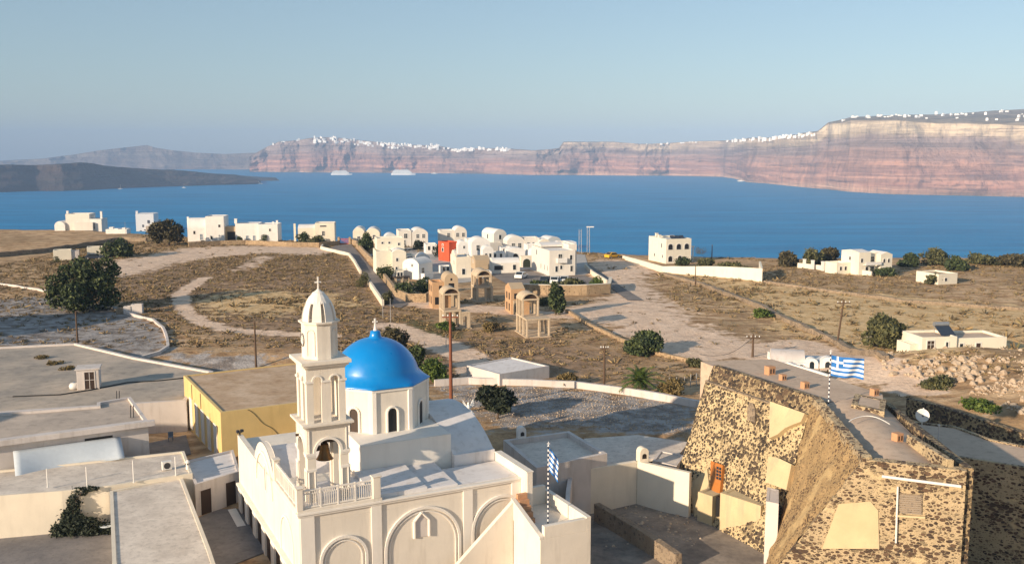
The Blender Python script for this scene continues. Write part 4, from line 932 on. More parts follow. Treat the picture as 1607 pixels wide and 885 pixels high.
chimney('small white arched chimney at the back corner of the white flat roofed box', 818, 688, 105.9, 1.0, 'white', 1)
chimney('cream chimney with two smoke holes on the beige yard wall', 1008, 724, 104.9, 1.15, 'cream', 1)
def pw(name, label, pxs, z, z0, th, mat_, cat='wall', dz=None):
    """a free wall through pixels of its top edge"""
    pts = [G(px, py, z) for px, py in pxs]; p0 = pts[0]; o = MB()
    for i, (a_, c_) in enumerate(zip(pts, pts[1:])):
        e = (c_ - a_).normalized(); n = Vector((-e.y, e.x, 0)) * th; k = .003 * i
        za = z + (dz[i] if dz else 0) + k; zb = z + (dz[i + 1] if dz else 0) + k
        a2 = a_ - p0; c2_ = c_ - p0; o.prism([(a2.x, a2.y), (c2_.x, c2_.y), (c2_.x + n.x, c2_.y + n.y), (a2.x + n.x, a2.y + n.y)], -.001, [za - z0, zb - z0, zb - z0, za - z0])
    ob = o.build(name, mat_, bevel=.03); ob.location = (p0.x, p0.y, z0); return tag(ob, label, cat)
pw('yard_wall', 'tall smooth beige yard wall running from the white box towards the castle', [(890, 741), (1000, 724), (1082, 742)], 105, 100.8, .4, 'cream')
pw('yard_wall', 'pale grey side wall descending between the church stair and the dark yard', [(893, 738), (888, 770), (884, 845)], 104.6, 100.8, .35, 'pinkwhite')
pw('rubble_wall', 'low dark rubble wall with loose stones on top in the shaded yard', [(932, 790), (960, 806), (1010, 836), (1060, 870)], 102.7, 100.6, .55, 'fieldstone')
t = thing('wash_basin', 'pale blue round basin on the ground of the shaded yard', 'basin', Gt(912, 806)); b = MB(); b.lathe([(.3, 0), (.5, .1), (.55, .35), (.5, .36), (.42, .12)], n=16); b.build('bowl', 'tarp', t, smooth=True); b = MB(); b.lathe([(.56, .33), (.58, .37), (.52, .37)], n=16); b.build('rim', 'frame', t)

polyhouse('yard_hut', 'small pale flat hut against the castle foot behind the beige yard wall', 'hut', [(1024, 722), (1062, 731), (1074, 714), (1036, 706)], 104.5, 101, 'pinkwhite', 'streaky', .1, .2)
polyhouse('yard_hut', 'low pale platform between the church vault and the white flat roofed box', 'platform', [(786, 742), (840, 762), (884, 752), (838, 735)], 103.6, 100.8, 'pinkwhite', 'streaky', .1, .2)
# ------------------------------------------------------------------ the stone castle
KB = 100.4
P0 = G(1115, 574, 112); P1 = G(1276, 626, 112); P2 = G(1355, 722, 112); P3 = G(1517, 740, 112)
B0 = G(1050, 787, 101.3); B1 = P1 + (B0 - P0)
ca = thing('castle', 'ruined castle of dark lava stones with sloping walls and a vaulted roof', 'castle', (P0.x, P0.y, KB))
CL = Vector((P0.x, P0.y, KB)); lo = lambda v: v - CL
def patch(name, mat_, a, b_, c, d_, nu, nv, amp, seed, parent, inner=None, th=0):
    """rough masonry surface between top edge a-b and bottom edge d-c"""
    m = MB(); n = (b_ - a).cross(d_ - a).normalized()
    if n.y > 0 and abs(n.y) > .2 or n.x > .5: n = -n
    for j in range(nv + 1):
        for i in range(nu + 1):
            u, v = i / nu, j / nv; q = a.lerp(b_, u).lerp(d_.lerp(c, u), v)
            k = amp * noise.fractal((q.x * 1.1, q.y * 1.1, q.z * 1.1 + seed), .8, 2, 4)
            q = q + n * k
            if j == 0: q = q + Vector((0, 0, .12 * noise.noise((q.x * 2.5, q.y * 2.5, seed))))
            m.v.append(tuple(lo(q)))
    for j in range(nv):
        for i in range(nu): k = j * (nu + 1) + i; m.f.append([k, k + 1, k + nu + 2, k + nu + 1]); m.m.append(0)
    return m.build(name, mat_, parent, smooth=True, fix=False)
def lerp3(a, b_, t): return a + (b_ - a) * t
ledge = .11
A0, A1 = lerp3(P0, B0, ledge), lerp3(P1, B1, ledge)
patch('battered_wall', 'stone', A0, A1, B1, B0, 46, 40, .10, 1, ca)
inn = Vector((.30, .12, 0))
patch('parapet', 'stonedense', P0 + inn, P1 + inn, A1 + inn * .45, A0 + inn * .45, 40, 6, .07, 3, ca)
m = MB(); q = [lo(A0 - inn * .4), lo(A1 - inn * .4), lo(A1 + inn * .6), lo(A0 + inn * .6)]; m.prism([(v.x, v.y) for v in q], [v.z - .10 for v in q], [v.z + .04 for v in q]); m.build('ledge', 'fieldstone', ca, bevel=.03)
m = MB(); th = Vector((.75, .35, 0))
for (a_, c_) in ((P0, P1),): q = [lo(a_ + inn * .9), lo(c_ + inn * .9), lo(c_ + th), lo(a_ + th)]; m.prism([(v.x, v.y) for v in q], [v.z - 1.2 for v in q], [v.z + .02 for v in q])
m.build('parapet_top', 'stonedense', ca)
# B: earth-plastered slope between the two fronts
e = (P3 - P2)
def onC(px, py):
    d_ = Vector(ray(px, py)); nn = Vector((-e.y, e.x, 0)); t_ = nn.dot(P2 - Vector((0, 0, CZ))) / nn.dot(d_); return Vector((0, 0, CZ)) + d_ * t_
cd = lerp3(P2, onC(1264, 835), 1.9)
patch('earth_slope', 'earthplaster', P1, P2, cd, B1, 40, 40, .16, 7, ca)
m = MB(); e = (P2 - P1).normalized(); n = Vector((-e.y, e.x, 0)); N = 30; base = 0
for i in range(N + 1):                                             # rough coping of the slope
    q = lo(lerp3(P1, P2, i / N)); j = .14 * noise.noise((i * .7, 1, 2)); k = .10 * noise.noise((i * .9, 5, 2))
    for w_, z_ in ((-.12 + k, -.35), (-.05 + k, .16 + j), (.5 + k, .2 + j), (.62, -1.2)): m.v.append((q.x + n.x * w_, q.y + n.y * w_, q.z + z_))
for i in range(N):
    for k in range(3): m.f.append([4 * i + k, 4 * i + k + 1, 4 * i + k + 5, 4 * i + k + 4]); m.m.append(0)
m.f.append([0, 1, 2, 3]); m.m.append(0); m.f.append([4 * N + 3, 4 * N + 2, 4 * N + 1, 4 * N]); m.m.append(0)
m.build('coping', 'stonefront', ca)
# C: front wall with the shuttered window
e = (P3 - P2); m = MB(); dn = Vector((0, 0, -11.6)); back = Vector((-e.y, e.x, 0)).normalized() * .5
q = [P2 + e * -.004, cd, Vector((cd.x, cd.y, KB)), P3 + dn, P3]
n_ = len(q); i = 0
for v in q: m.v.append(tuple(lo(v)))
for v in q: m.v.append(tuple(lo(v + back)))
m.f.append(list(range(n_))); m.m.append(0); m.f.append(list(range(2 * n_ - 1, n_ - 1, -1))); m.m.append(0)
for k in range(n_): m.f.append([k, (k + 1) % n_, n_ + (k + 1) % n_, n_ + k]); m.m.append(0)
fw = m.build('front_wall', 'stonefront', ca)
def onC(px, py):
    d_ = Vector(ray(px, py)); nn = Vector((-e.y, e.x, 0)); t_ = nn.dot(P2 - Vector((0, 0, CZ))) / nn.dot(d_); return Vector((0, 0, CZ)) + d_ * t_
def slab_on(pts, q, name, mat_, parent, th=.06):
    m = MB(); nn = Vector((e.y, -e.x, 0)).normalized(); k = len(pts)
    for s in (q, q - th):
        for v in pts: m.v.append(tuple(lo(v + nn * s)))
    m.f.append(list(range(k))); m.m.append(0); m.f.append(list(range(2 * k - 1, k - 1, -1))); m.m.append(0)
    for a_ in range(k): m.f.append([a_, (a_ + 1) % k, k + (a_ + 1) % k, k + a_]); m.m.append(0)
    return m.build(name, mat_, parent)
w = slab_on([onC(*q) for q in ((1410, 804), (1447, 807), (1448, 776), (1411, 773))], .06, 'window', 'fieldstone', ca, .058)
for k in range(9): 
    y = 775.5 + 3.3 * k; slab_on([onC(*q) for q in ((1412.5, y + 1.9), (1445.5, y + 4.2), (1445.5, y + 2.2), (1412.5, y))], .09, 'slat', 'shutter', w, .03)
slab_on([onC(*q) for q in ((1405, 809), (1452, 812), (1452, 809), (1405, 806))], .16, 'sill', 'oldplaster', w, .155)
slab_on([onC(*q) for q in ((1290, 860), (1380, 860), (1378, 800), (1366, 786), (1316, 790))], .05, 'plaster_patch', 'oldplaster', ca, .049)
m = MB(); nn = Vector((e.y, -e.x, 0)).normalized() * .14
m.tube(lo(onC(1384, 746) + nn), lo(onC(1508, 762) + nn), .09, n=10); m.tube(lo(onC(1409, 762) + nn), lo(onC(1406, 850) + nn), .06, n=8); m.build('drain_pipe', 'frame', ca)
t_ = ['parapet']
m = MB(); q0, q1 = lo(P2), lo(P3); N = 30
for i in range(N + 1):
    q = q0.lerp(q1, i / N); j = .04 * noise.noise((i * .8, 3, 4)); 
    for w_, z_ in ((-.05, -.06), (-.05, .06 + j), (.55, .08 + j), (.55, -.3)): m.v.append((q.x + back.x * 2 * w_, q.y + back.y * 2 * w_, q.z + z_))
for i in range(N):
    for k in range(4): m.f.append([4 * i + k, 4 * i + (k + 1) % 4, 4 * i + 4 + (k + 1) % 4, 4 * i + 4 + k]); m.m.append(0)
m.f.append([0, 1, 2, 3]); m.m.append(0); m.f.append([4 * N + 3, 4 * N + 2, 4 * N + 1, 4 * N]); m.m.append(0); m.build('coping', 'stonefront', ca)
# roofs
FB = G(1386, 632, 111.6); FL = G(1300, 636, 111.6); FR = FB
m = MB(); NU, NV = 14, 16
for j in range(NV + 1):
    for i in range(NU + 1):
        u, v = i / NU, j / NV; a_ = (P1 + n * .5).lerp(P2 + n * .5 + Vector((0, .5, 0)), v); c_ = FB.lerp(P3 + Vector((-.4, .5, 0)), v)
        q = a_.lerp(c_, u); q.z = 111.35 + .62 * math.sin(math.pi * (.06 + .88 * u)) + .05 * noise.noise((q.x * .6, q.y * .6, 1)); m.v.append(tuple(lo(q)))
for j in range(NV):
    for i in range(NU): k = j * (NU + 1) + i; m.f.append([k, k + 1, k + NU + 2, k + NU + 1]); m.m.append(0)
m.build('vault_roof', 'vaultroof', ca, smooth=True)
m = MB(); tr = [P0 + th * .9, G(1100, 563, 112), G(1212, 559, 112), G(1385, 613, 112), G(1386, 632, 111.6), P1 + th * .9]; m.prism([tuple(lo(v)[:2]) for v in tr], 4, 11.35); m.build('terrace_roof', 'vaultroof', ca)
m = MB(); q = [FB, P3 + Vector((0, .3, 0)), P3 + Vector((.55, .3, 0)), FB + Vector((.55, 0, 0))]; m.prism([tuple(lo(v)[:2]) for v in q], 0, [11.3, 11.75, 11.7, 11.2]); m.build('side_wall', 'stonedense', ca)
m = MB(); q = [P3 + Vector((-.9, .6, 0)), P3 + Vector((-.45, .6, 0)), P3 + Vector((-.55, 6, 0)), P3 + Vector((-1.0, 6, 0))]; m.prism([tuple(lo(v)[:2]) for v in q], 10.9, [12.15, 12.1, 12.0, 12.0]); m.build('kerb', 'stonefront', ca, bevel=.05)
m = MB(); q = lo(G(1332, 666, 112)); pr = q
for k in range(1, 13):
    nx_ = lo(G(1332 + 64 * k / 12, 666 - 7 * math.sin(k / 12 * 3.1) + 7 * k / 12, 112)); nx_.z = 11.62 + .42 * math.sin(math.pi * (.2 + .55 * k / 12)); pr.z = pr.z if k > 1 else 11.8; m.tube(pr, nx_, .03, n=5); pr = nx_
m.build('hose', 'frame', ca)
def brickstack(label, px, py, z, s=1):
    t = thing('brick_vent', label, 'chimney', G(px, py, z), 25, 'terracotta vents on the castle roof'); b = MB(); b.box(-.28 * s, -.24 * s, -.1, .28 * s, .24 * s, .55 * s); b.build('block', 'terracotta', t, bevel=.02); b = MB()
    for k in (-.12, .12): b.box(k * s - .05 * s, -.245 * s - .005, .1 * s, k * s + .05 * s, -.245 * s + .002, .4 * s)
    b.build('slot', 'dark', t)
brickstack('largest terracotta block on the castle terrace, farthest from the flag', 1208, 587, 111.75, 1.25)
brickstack('terracotta block in the middle of the row on the castle terrace', 1228, 596, 111.75, .85)
brickstack('terracotta block on the castle terrace nearest to the flag pole, left of it', 1263, 609, 111.75, .95)
brickstack('terracotta vent standing alone on the castle barrel vault', 1408, 692, 111.9, 1.0)
brickstack('terracotta block on the terrace just right of the waving flag pole', 1372, 620, 111.75, .95)
# door, niche and plaster repairs on the battered wall
def onA(u, v, q=0):
    nA = (P1 - P0).cross(B0 - P0).normalized(); nA = nA if nA.x < 0 else -nA; return lerp3(lerp3(P0, P1, u), lerp3(B0, B1, u), v) + nA * q
def uvA(px, py):
    d_ = Vector(ray(px, py)); nA = (P1 - P0).cross(B0 - P0); t_ = nA.dot(P0 - Vector((0, 0, CZ))) / nA.dot(d_); X = Vector((0, 0, CZ)) + d_ * t_
    v = (X.z - P0.z) / (B0.z - P0.z); return ((X - P0 - (B0 - P0) * v).dot(P1 - P0) / (P1 - P0).length_squared, v)
def quadA(pxs, q, th_, name, mat_, parent):
    m = MB(); uv = [uvA(*p_) for p_ in pxs]; k = len(uv)
    for s in (q, q - th_):
        for a_ in uv: m.v.append(tuple(lo(onA(*a_, s))))
    m.f.append(list(range(k))); m.m.append(0); m.f.append(list(range(2 * k - 1, k - 1, -1))); m.m.append(0)
    for a_ in range(k): m.f.append([a_, (a_ + 1) % k, k + (a_ + 1) % k, k + a_]); m.m.append(0)
    return m.build(name, mat_, parent)
quadA([(1214, 632), (1269, 651), (1263, 664), (1252, 668), (1238, 674), (1226, 684), (1213, 690)], .42, .6, 'plaster_patch', 'oldplaster', ca)
quadA([(1214, 720), (1228, 721), (1251, 732), (1243, 772), (1210, 760)], .6, .8, 'plaster_patch', 'oldplaster', ca)
quadA([(1085, 760), (1112, 736), (1118, 790), (1092, 812)], .17, .3, 'plaster_patch', 'oldplaster', ca)
dr = quadA([(1119, 724), (1138, 731), (1133, 775), (1118, 771)], .26, .3, 'door', 'orangewood', ca)
for k in range(4):
    for j in range(2): x_ = 1128.5 + 4.2 * j - .15 * k; y_ = 733 + 5.2 * k + 1.4 * j; quadA([(x_, y_), (x_ + 3.2, y_ + 1), (x_ + 3.0, y_ + 5), (x_ - .1, y_ + 4)], .29, .05, 'pane', 'glass', dr)
quadA([(1175, 660), (1175, 640), (1179, 632), (1184, 634), (1187, 643), (1187, 664)], .17, .25, 'niche', 'fieldstone', ca)
quadA([(1270, 706), (1266, 700), (1262, 706), (1260, 720), (1264, 722)], .15, .2, 'niche', 'dark', ca)
# white rooms at the castle foot
qa = [onA(*uvA(1141, 792)), onA(*uvA(1206, 772))]; nA_ = Vector((qa[1].y - qa[0].y, -(qa[1].x - qa[0].x), 0)).normalized(); nA_ = nA_ if nA_.x < 0 else -nA_
kx = polyhouse('castle_annex', 'cream plastered room at the foot of the castle beside a dark doorway', 'house', None, 104.3, 100.2, 'oldplaster', 'oldplaster', .04, .3,
               world=[tuple((qa[0] + nA_ * .9)[:2]), tuple((qa[1] + nA_ * .9)[:2]), tuple((qa[1] - nA_ * 1.5)[:2]), tuple((qa[0] - nA_ * 1.5)[:2])])
k2 = polyhouse('white_buttress', 'bright white pier beside the dark hollow at the castle foot', 'pier', [(1204, 764), (1222, 768), (1222, 790), (1202, 786)], 105.9, 100.2, 'pinkwhite', 'pinkwhite', .02, .2)
dk = MB(); e_ = (qa[0] - qa[1]).normalized(); q = [qa[0] + nA_ * .3 + e_ * .02, qa[0] - nA_ * 1.2 + e_ * .02, qa[0] - nA_ * 1.2 + e_ * .95, qa[0] + nA_ * .3 + e_ * .95]; dk.prism([(v.x, v.y) for v in q], 100.3, 103.6)
k4 = polyhouse('stone_pier', 'small cream block left of the dark doorway at the castle foot', 'pier', None, 103.7, 100.2, 'oldplaster', 'oldplaster', .03, .25, world=[tuple((qa[0] + nA_ * .7 + e_ * 1.0)[:2]), tuple((qa[0] - nA_ * 1.5 + e_ * 1.0)[:2]), tuple((qa[0] - nA_ * 1.5 + e_ * 2.6)[:2]), tuple((qa[0] + nA_ * .7 + e_ * 2.6)[:2])]); tag(dk.build('doorway', 'dark'), 'tall dark doorway in the whitewashed room at the castle foot', 'doorway')
fp = G(1300, 637, 111.7)
flag('flag_pole', 'blue and white striped flag with a cross flying from the spiral pole on the castle', fp, D(1302, 556, fp.y).z - fp.z, 2.35, 1.5, (.96, -.28), False)
# lower houses right of the castle
r1 = polyhouse('stone_house', 'low stone house with a grey flat roof and white pipes, right of the castle vault', 'house', [(1448, 692), (1500, 716), (1640, 738), (1640, 705), (1555, 688), (1500, 668), (1425, 660)], 108.6, 100.5, 'stonefront', 'vaultroof', .12, .3)
r2 = polyhouse('stone_shed', 'small block of rubble masonry standing behind the far end of the castle vault', 'shed', [(1336, 634), (1388, 646), (1391, 627), (1342, 617)], 112.2, 104, 'stonefront', 'vaultroof', .03, .4)
wl = [tuple(Gt(*q)[:2]) for q in [(1424, 655), (1470, 668), (1530, 688), (1640, 725)]]
wall_line('retaining_wall', 'long tan rubble retaining wall below the rocky slope', wl, 2.0, .6, 'stonedense', 'wall', None, .10)
p = G(1444, 690, 108.5); t = thing('satellite_dish', 'white satellite dish on a tall mast above the right stone house', 'satellite dish', p); h = D(1444, 640, p.y).z - p.z
b = MB(); b.tube((0, 0, 0), (.12, 0, h), .05, n=8); b.build('mast', 'frame', t); b = MB(); b.lathe([(.02, .06), (.25, .09), (.48, .22), (.5, .22), (.26, .05), (.02, .0)], n=20); o = b.build('dish', 'frame', t, smooth=True); o.location = (0, -.12, h * .78); o.rotation_euler = (R(75), 0, R(-20))
b = MB(); b.tube((0, 0, .1), (0, -.05, .6), .02); b.box(-.06, -.1, .55, .06, .0, .68); o2 = b.build('receiver', 'darkmetal', o)
p = G(1472, 694, 108.5); b = MB(); b.tube((0, 0, 0), (.02, 0, 1.3), .05); b.lathe([(.09, 1.28), (.09, 1.36), (.03, 1.4)], n=8); o = b.build('vent_pipe', 'pinkwhite'); o.location = p; tag(o, 'thin white vent pipe right of the satellite dish', 'pipe')
# cave house with barrel and two little domes
p, w, _ = fit(1216, 580, 1312, None, -12)
t = thing('cave_house', 'whitewashed cave house with a long barrel roof and two small half domes', 'house', p, -12)
b = MB(); b.box(0, 0, -.5, w, 5.0, .9); b.build('wall', 'white', t, bevel=.04)
b = MB(); b.ext([(.4, .9), (4.8, .9)] + arc(.4, 4.8, .9, 1.1, 14), 'x', -.4, w * .50); b.build('barrel_roof', 'pinkwhite', t)
for c_, r_ in ((w * .60, .75), (w * .86, .95)):
    b = MB(); b.ext([(c_ - r_, .3), (c_ + r_, .3)] + arc(c_ - r_, c_ + r_, .9, r_, 14), 'y', -.35, .9); g = b.build('half_dome', 'white', t); b = MB(); b.ext([(c_ - r_ * .35, .35), (c_ + r_ * .35, .35)] + arc(c_ - r_ * .35, c_ + r_ * .35, 1.0, r_ * .35, 8), 'y', -.36, -.352); b.build('window', 'glass', g)
wall_line('terrace_wall', 'white terrace wall with a few plants below the cave house', [tuple(Gt(*q)[:2]) for q in [(1206, 562), (1245, 583), (1300, 600)]], .9, .35, 'white', 'wall')
for k, (px, py, w_) in enumerate(((1338, 604, 1.2), (1356, 606, .9))):
    pass

# ------------------------------------------------------------------ the villas and the houses along the rim
class Villa:
    """a building measured in photograph pixels at its own distance: x along the front, y back along the side, z up"""
    def __init__(s, name, label, px, py, yaw=15, group=None, wall='cream', roof='roofwhite', cat='house', dz=0):
        P = Gt(px, py); P.z -= dz; s.q = P.y / 1500 * 1.0; s.P = P; s.wall = wall; s.roof = roof
        s.t = thing(name, label, cat, P, yaw, group); s.blk = []
    def block(s, x0, y0, x1, y1, z0, z1, roof='flat', rise=0, wall=None, par=None, rmat=None):
        q = s.q; X0, Y0, X1, Y1, Z0, Z1 = x0 * q, y0 * q, x1 * q, y1 * q, z0 * q, z1 * q; b = MB()
        wall = wall or s.wall; rmat = rmat or s.roof
        if z0 <= 0: Z0 -= .6
        if roof == 'flat':
            pr = .35 if par is None else par
            qd = flatroof(b, [(X0, Y0), (X1, Y0), (X1, Y1), (X0, Y1)], Z0, Z1, pr, .22); b.build('wall', wall, s.t, bevel=.04)
            r = MB(); r.box(X0 + .222, Y0 + .222, Z1 - pr - .2, X1 - .222, Y1 - .222, Z1 - pr); r.build('roof', rmat, s.t)
        else:
            b.box(X0, Y0, Z0, X1, Y1, Z1, top=False); b.build('wall', wall, s.t); r = MB()
            ax = 'y' if roof.endswith('y') else 'x'; u0, u1 = (X0, X1) if ax == 'y' else (Y0, Y1); v0, v1 = (Y0, Y1) if ax == 'y' else (X0, X1)
            if roof[0] == 'v': pr = arc(u0, u1, Z1, rise * q, 14)
            elif roof[0] == 'g': pr = [(u1, Z1), ((u0 + u1) / 2, Z1 + rise * q), (u0, Z1)]
            r.ext(pr, ax, v0, v1, 0, True, [1] * (len(pr) - 1) + [0]); r.build('roof', [wall, rmat], s.t, bevel=.03)
        s.blk.append((X0, Y0, X1, Y1, Z0, Z1)); return len(s.blk) - 1
    def win(s, k, face, u, z, w, h, name='window', pane='glass', frame='frame', arch=False, cross=True):
        X0, Y0, X1, Y1, Z0, Z1 = s.blk[k]; q = s.q
        A, Bq = {'f': ((X0, Y0), (X1, Y0)), 'l': ((X0, Y1), (X0, Y0)), 'r': ((X1, Y0), (X1, Y1))}[face]
        L = math.hypot(Bq[0] - A[0], Bq[1] - A[1]); return opening(s.t, A, Bq, L * u, z * q, w * q, h * q, name, pane, frame, arch, .12, .05, cross)
    def wins(s, k, face, us, z, w, h, **kw):
        for u in us: s.win(k, face, u, z, w, h, **kw)
    def stack(s, x, y, z0, z1, r=1.2, mat_=None):
        q = s.q; b = MB(); b.box((x - r) * q, (y - r) * q, z0 * q, (x + r) * q, (y + r) * q, z1 * q); b.box((x - r * 1.2) * q, (y - r * 1.2) * q, z1 * q, (x + r * 1.2) * q, (y + r * 1.2) * q, (z1 + .5) * q); b.build('chimney', mat_ or s.wall, s.t)
GV = 'houses of the villa complex'
def villas():
    v = Villa('vaulted_house', 'white double house under two barrel roofs beside the red gate', 554, 383, 5, GV, 'cream', 'white'); a = v.block(0, 0, 18, 40, 0, 19, 'vy', 7); b = v.block(20, -2, 42, 38, 0, 18, 'vy', 7); v.win(a, 'f', .5, 4, 4, 8); v.win(b, 'f', .6, 8, 4, 6)
    v = Villa('villa', 'upper cream house with a vaulted right end, seen above the pergola', 626, 388, 12, GV, 'beige', 'white'); a = v.block(0, 0, 20, 40, 0, 26); b = v.block(21, -1, 46, 40, 0, 22, 'vy', 7); v.win(a, 'f', .55, 14, 5, 7); v.wins(b, 'f', (.35, .72), 14, 4, 6); v.win(a, 'f', .4, 3, 5, 8, name='door')
    v = Villa('domed_house', 'small white domed house between the dark round tree and the upper cream house', 604, 382, 12, GV, 'yellowcream', 'white'); a = v.block(0, 0, 19, 26, 0, 16, 'vy', 6); v.wins(a, 'f', (.3, .7), 8, 2.5, 4)
    v = Villa('villa', 'pale yellow stepped house with flat terraces facing the road', 616, 432, 14, GV, 'yellowcream', 'white'); a = v.block(0, 0, 22, 44, 0, 36, 'vy', 5); b = v.block(-24, 10, -.2, 60, 0, 38); c = v.block(-20, 34, 24, 70, 0, 56); d = v.block(22.2, 8, 36, 40, 0, 30); v.wins(a, 'f', (.35,), 22, 3, 5); v.win(c, 'f', .8, 44, 3, 4); v.win(d, 'f', .5, 20, 8, 9, pane='blueframe'); v.wins(c, 'f', (.2, .45), 47, 3, 3); v.win(a, 'f', .3, 8, 3, 5); v.stack(-4, 14, 38, 43)
    v = Villa('gabled_house', 'bright white house with a rounded gable at the foot of the garden hedge', 632, 437, -34, GV, 'white', 'white'); a = v.block(0, 0, 33, 34, 0, 25, 'vy', 8); v.win(a, 'f', .6, 20, 2.5, 4); v.win(a, 'r', .3, 10, 6, 8); v.block(33.2, 4, 41, 26, 0, 10)
    v = Villa('villa', 'cream house with a small vault, rising behind the red house', 691, 384, 12, GV, 'beige', 'white'); a = v.block(0, 0, 22, 30, 0, 22); b = v.block(22.2, -2, 42, 30, 0, 20, 'vy', 8); v.win(a, 'f', .6, 12, 4, 6); v.wins(b, 'f', (.25, .72), 12, 4, 6)
    v = Villa('red_house', 'bright red cube house with white framed windows in the villa complex', 705, 411, 40, GV, 'red', 'red'); a = v.block(0, 0, 19, 29, 0, 31); v.win(a, 'l', .42, 15, 4, 6); v.win(a, 'l', .42, 24, 3, 3, name='vent', pane='red'); v.win(a, 'f', .7, 14, 3, 5)
    v = Villa('vaulted_house', 'white barrel roofed house standing against the right side of the red house', 719, 412, 12, GV, 'white', 'white'); a = v.block(0, 0, 16, 30, 0, 27, 'vy', 7); v.win(a, 'f', .6, 22, 2.5, 4); v.wins(a, 'l', (.4,), 18, 3, 5)
    v = Villa('gabled_house', 'tall cream house with a curved gable, below the red house', 716, 437, 14, GV, 'cream', 'beige'); a = v.block(0, 0, 24, 50, 0, 34, par=.2); b = v.block(-.3, 12, 4, 40, 34, 36, 'vx', 7); v.win(a, 'f', .5, 6, 5, 9); v.wins(a, 'l', (.55, .75), 20, 3, 7)
    v = Villa('barn', 'tan gabled house with a brown roof beside the tall cream house', 746, 424, 14, GV, 'tan', 'tan'); a = v.block(0, 0, 24, 34, 0, 16, 'gx', 6); v.win(a, 'l', .5, 10, 3, 5)
    v = Villa('vaulted_house', 'white vaulted house with two grey shuttered windows left of the tallest vault', 740, 403, 12, GV, 'white', 'white'); a = v.block(0, 0, 30, 36, 0, 22, 'vy', 8); v.wins(a, 'f', (.35, .72), 10, 5, 8)
    v = Villa('vaulted_house', 'tallest vaulted cream house at the top of the villa complex', 775, 394, 26, GV, 'beige', 'white'); a = v.block(0, 0, 22, 46, 0, 27, 'vy', 7); v.win(a, 'f', .5, 18, 4, 7); v.win(a, 'l', .5, 18, 4, 7); v.block(-14, -10, 10, -.2, 0, 14); v.block(10.2, -14, 24, -.2, 0, 9)
    v = Villa('villa', 'long cream house with one vault and a flat wing near the sea edge', 796, 398, 12, GV, 'beige', 'white'); a = v.block(0, 0, 28, 32, 0, 20, 'vy', 8); b = v.block(28.2, -1, 52, 30, 0, 24); v.wins(a, 'f', (.35, .72), 9, 5, 7); v.wins(b, 'f', (.25, .6), 8, 4, 9)
    v = Villa('vaulted_house', 'small white vaulted house left of the flat roofed blue shadowed wing', 845, 397, 12, GV, 'cream', 'white'); a = v.block(0, 0, 20, 30, 0, 15, 'vy', 7); v.win(a, 'f', .5, 6, 4, 6)
    v = Villa('vaulted_house', 'white vaulted house at the seaward end, topmost right of the complex', 858, 390, 24, GV, 'cream', 'white'); a = v.block(0, 0, 26, 30, 0, 13, 'vy', 7); v.win(a, 'f', .6, 5, 4, 5)
    v = Villa('bungalow', 'low white bungalow with a long shallow vault behind the parked cars', 773, 430, 10, GV, 'beige', 'white'); a = v.block(0, 0, 44, 34, 0, 17, 'vx', 7); v.win(a, 'f', .22, 6, 14, 7, pane='dark', cross=False); v.win(a, 'f', .8, 6, 5, 8)
    v = Villa('bungalow', 'white house with a deep arched opening behind the low bungalow', 797, 408, 12, GV, 'white', 'white'); a = v.block(0, 0, 28, 26, 0, 15, 'vy', 4); v.win(a, 'f', .45, 0, 8, 10, name='arch', pane='dark', arch=True, cross=False)
    v = Villa('arched_gateway', 'white gateway with a dark round arch left of the large beige house', 818, 420, 12, GV, 'cream', 'white'); a = v.block(0, 0, 21, 12, 0, 18); v.win(a, 'f', .42, 0, 12, 14, name='arch', pane='leaf_black', arch=True, cross=False)
    v = Villa('large_villa', 'large two storey beige house with a white balcony and a right wing', 862, 434, 15, GV, 'beige', 'white'); a = v.block(0, 0, 43, 100, 0, 41, par=.25); b = v.block(43.2, 34, 57, 100, 0, 47, par=.25); c = v.block(4, 60, 43, 99, 41, 44, 'vx', 3)
    v.win(a, 'f', .42, 24, 6, 11, name='door'); v.wins(a, 'f', (.28, .86), 7, 4, 9); v.win(a, 'f', .46, 11, 3.5, 6); v.win(b, 'f', .5, 0, 9, 20, name='arch', pane='blueframe', arch=True); v.wins(a, 'l', (.3,), 28, 5, 8); v.wins(a, 'l', (.75, .9, .55), 8, 3, 8); v.wins(a, 'f', (.84,), 26, 4, 7)  # blue-grey pane in the wing arch stands for its blue shadow
    q = v.q; m = MB(); m.box(12 * q, -5 * q, 21.5 * q, 28 * q, -.01, 22.8 * q)
    m.box(12 * q, -5 * q, 22.8 * q, 28 * q, -4.4 * q, 29 * q); m.box(12 * q, -4.39 * q, 22.8 * q, 12.6 * q, -.01, 29 * q); m.box(27.4 * q, -4.39 * q, 22.8 * q, 28 * q, -.01, 29 * q); m.build('balcony', 'white', v.t)
    v.stack(6, 96, 49, 55)
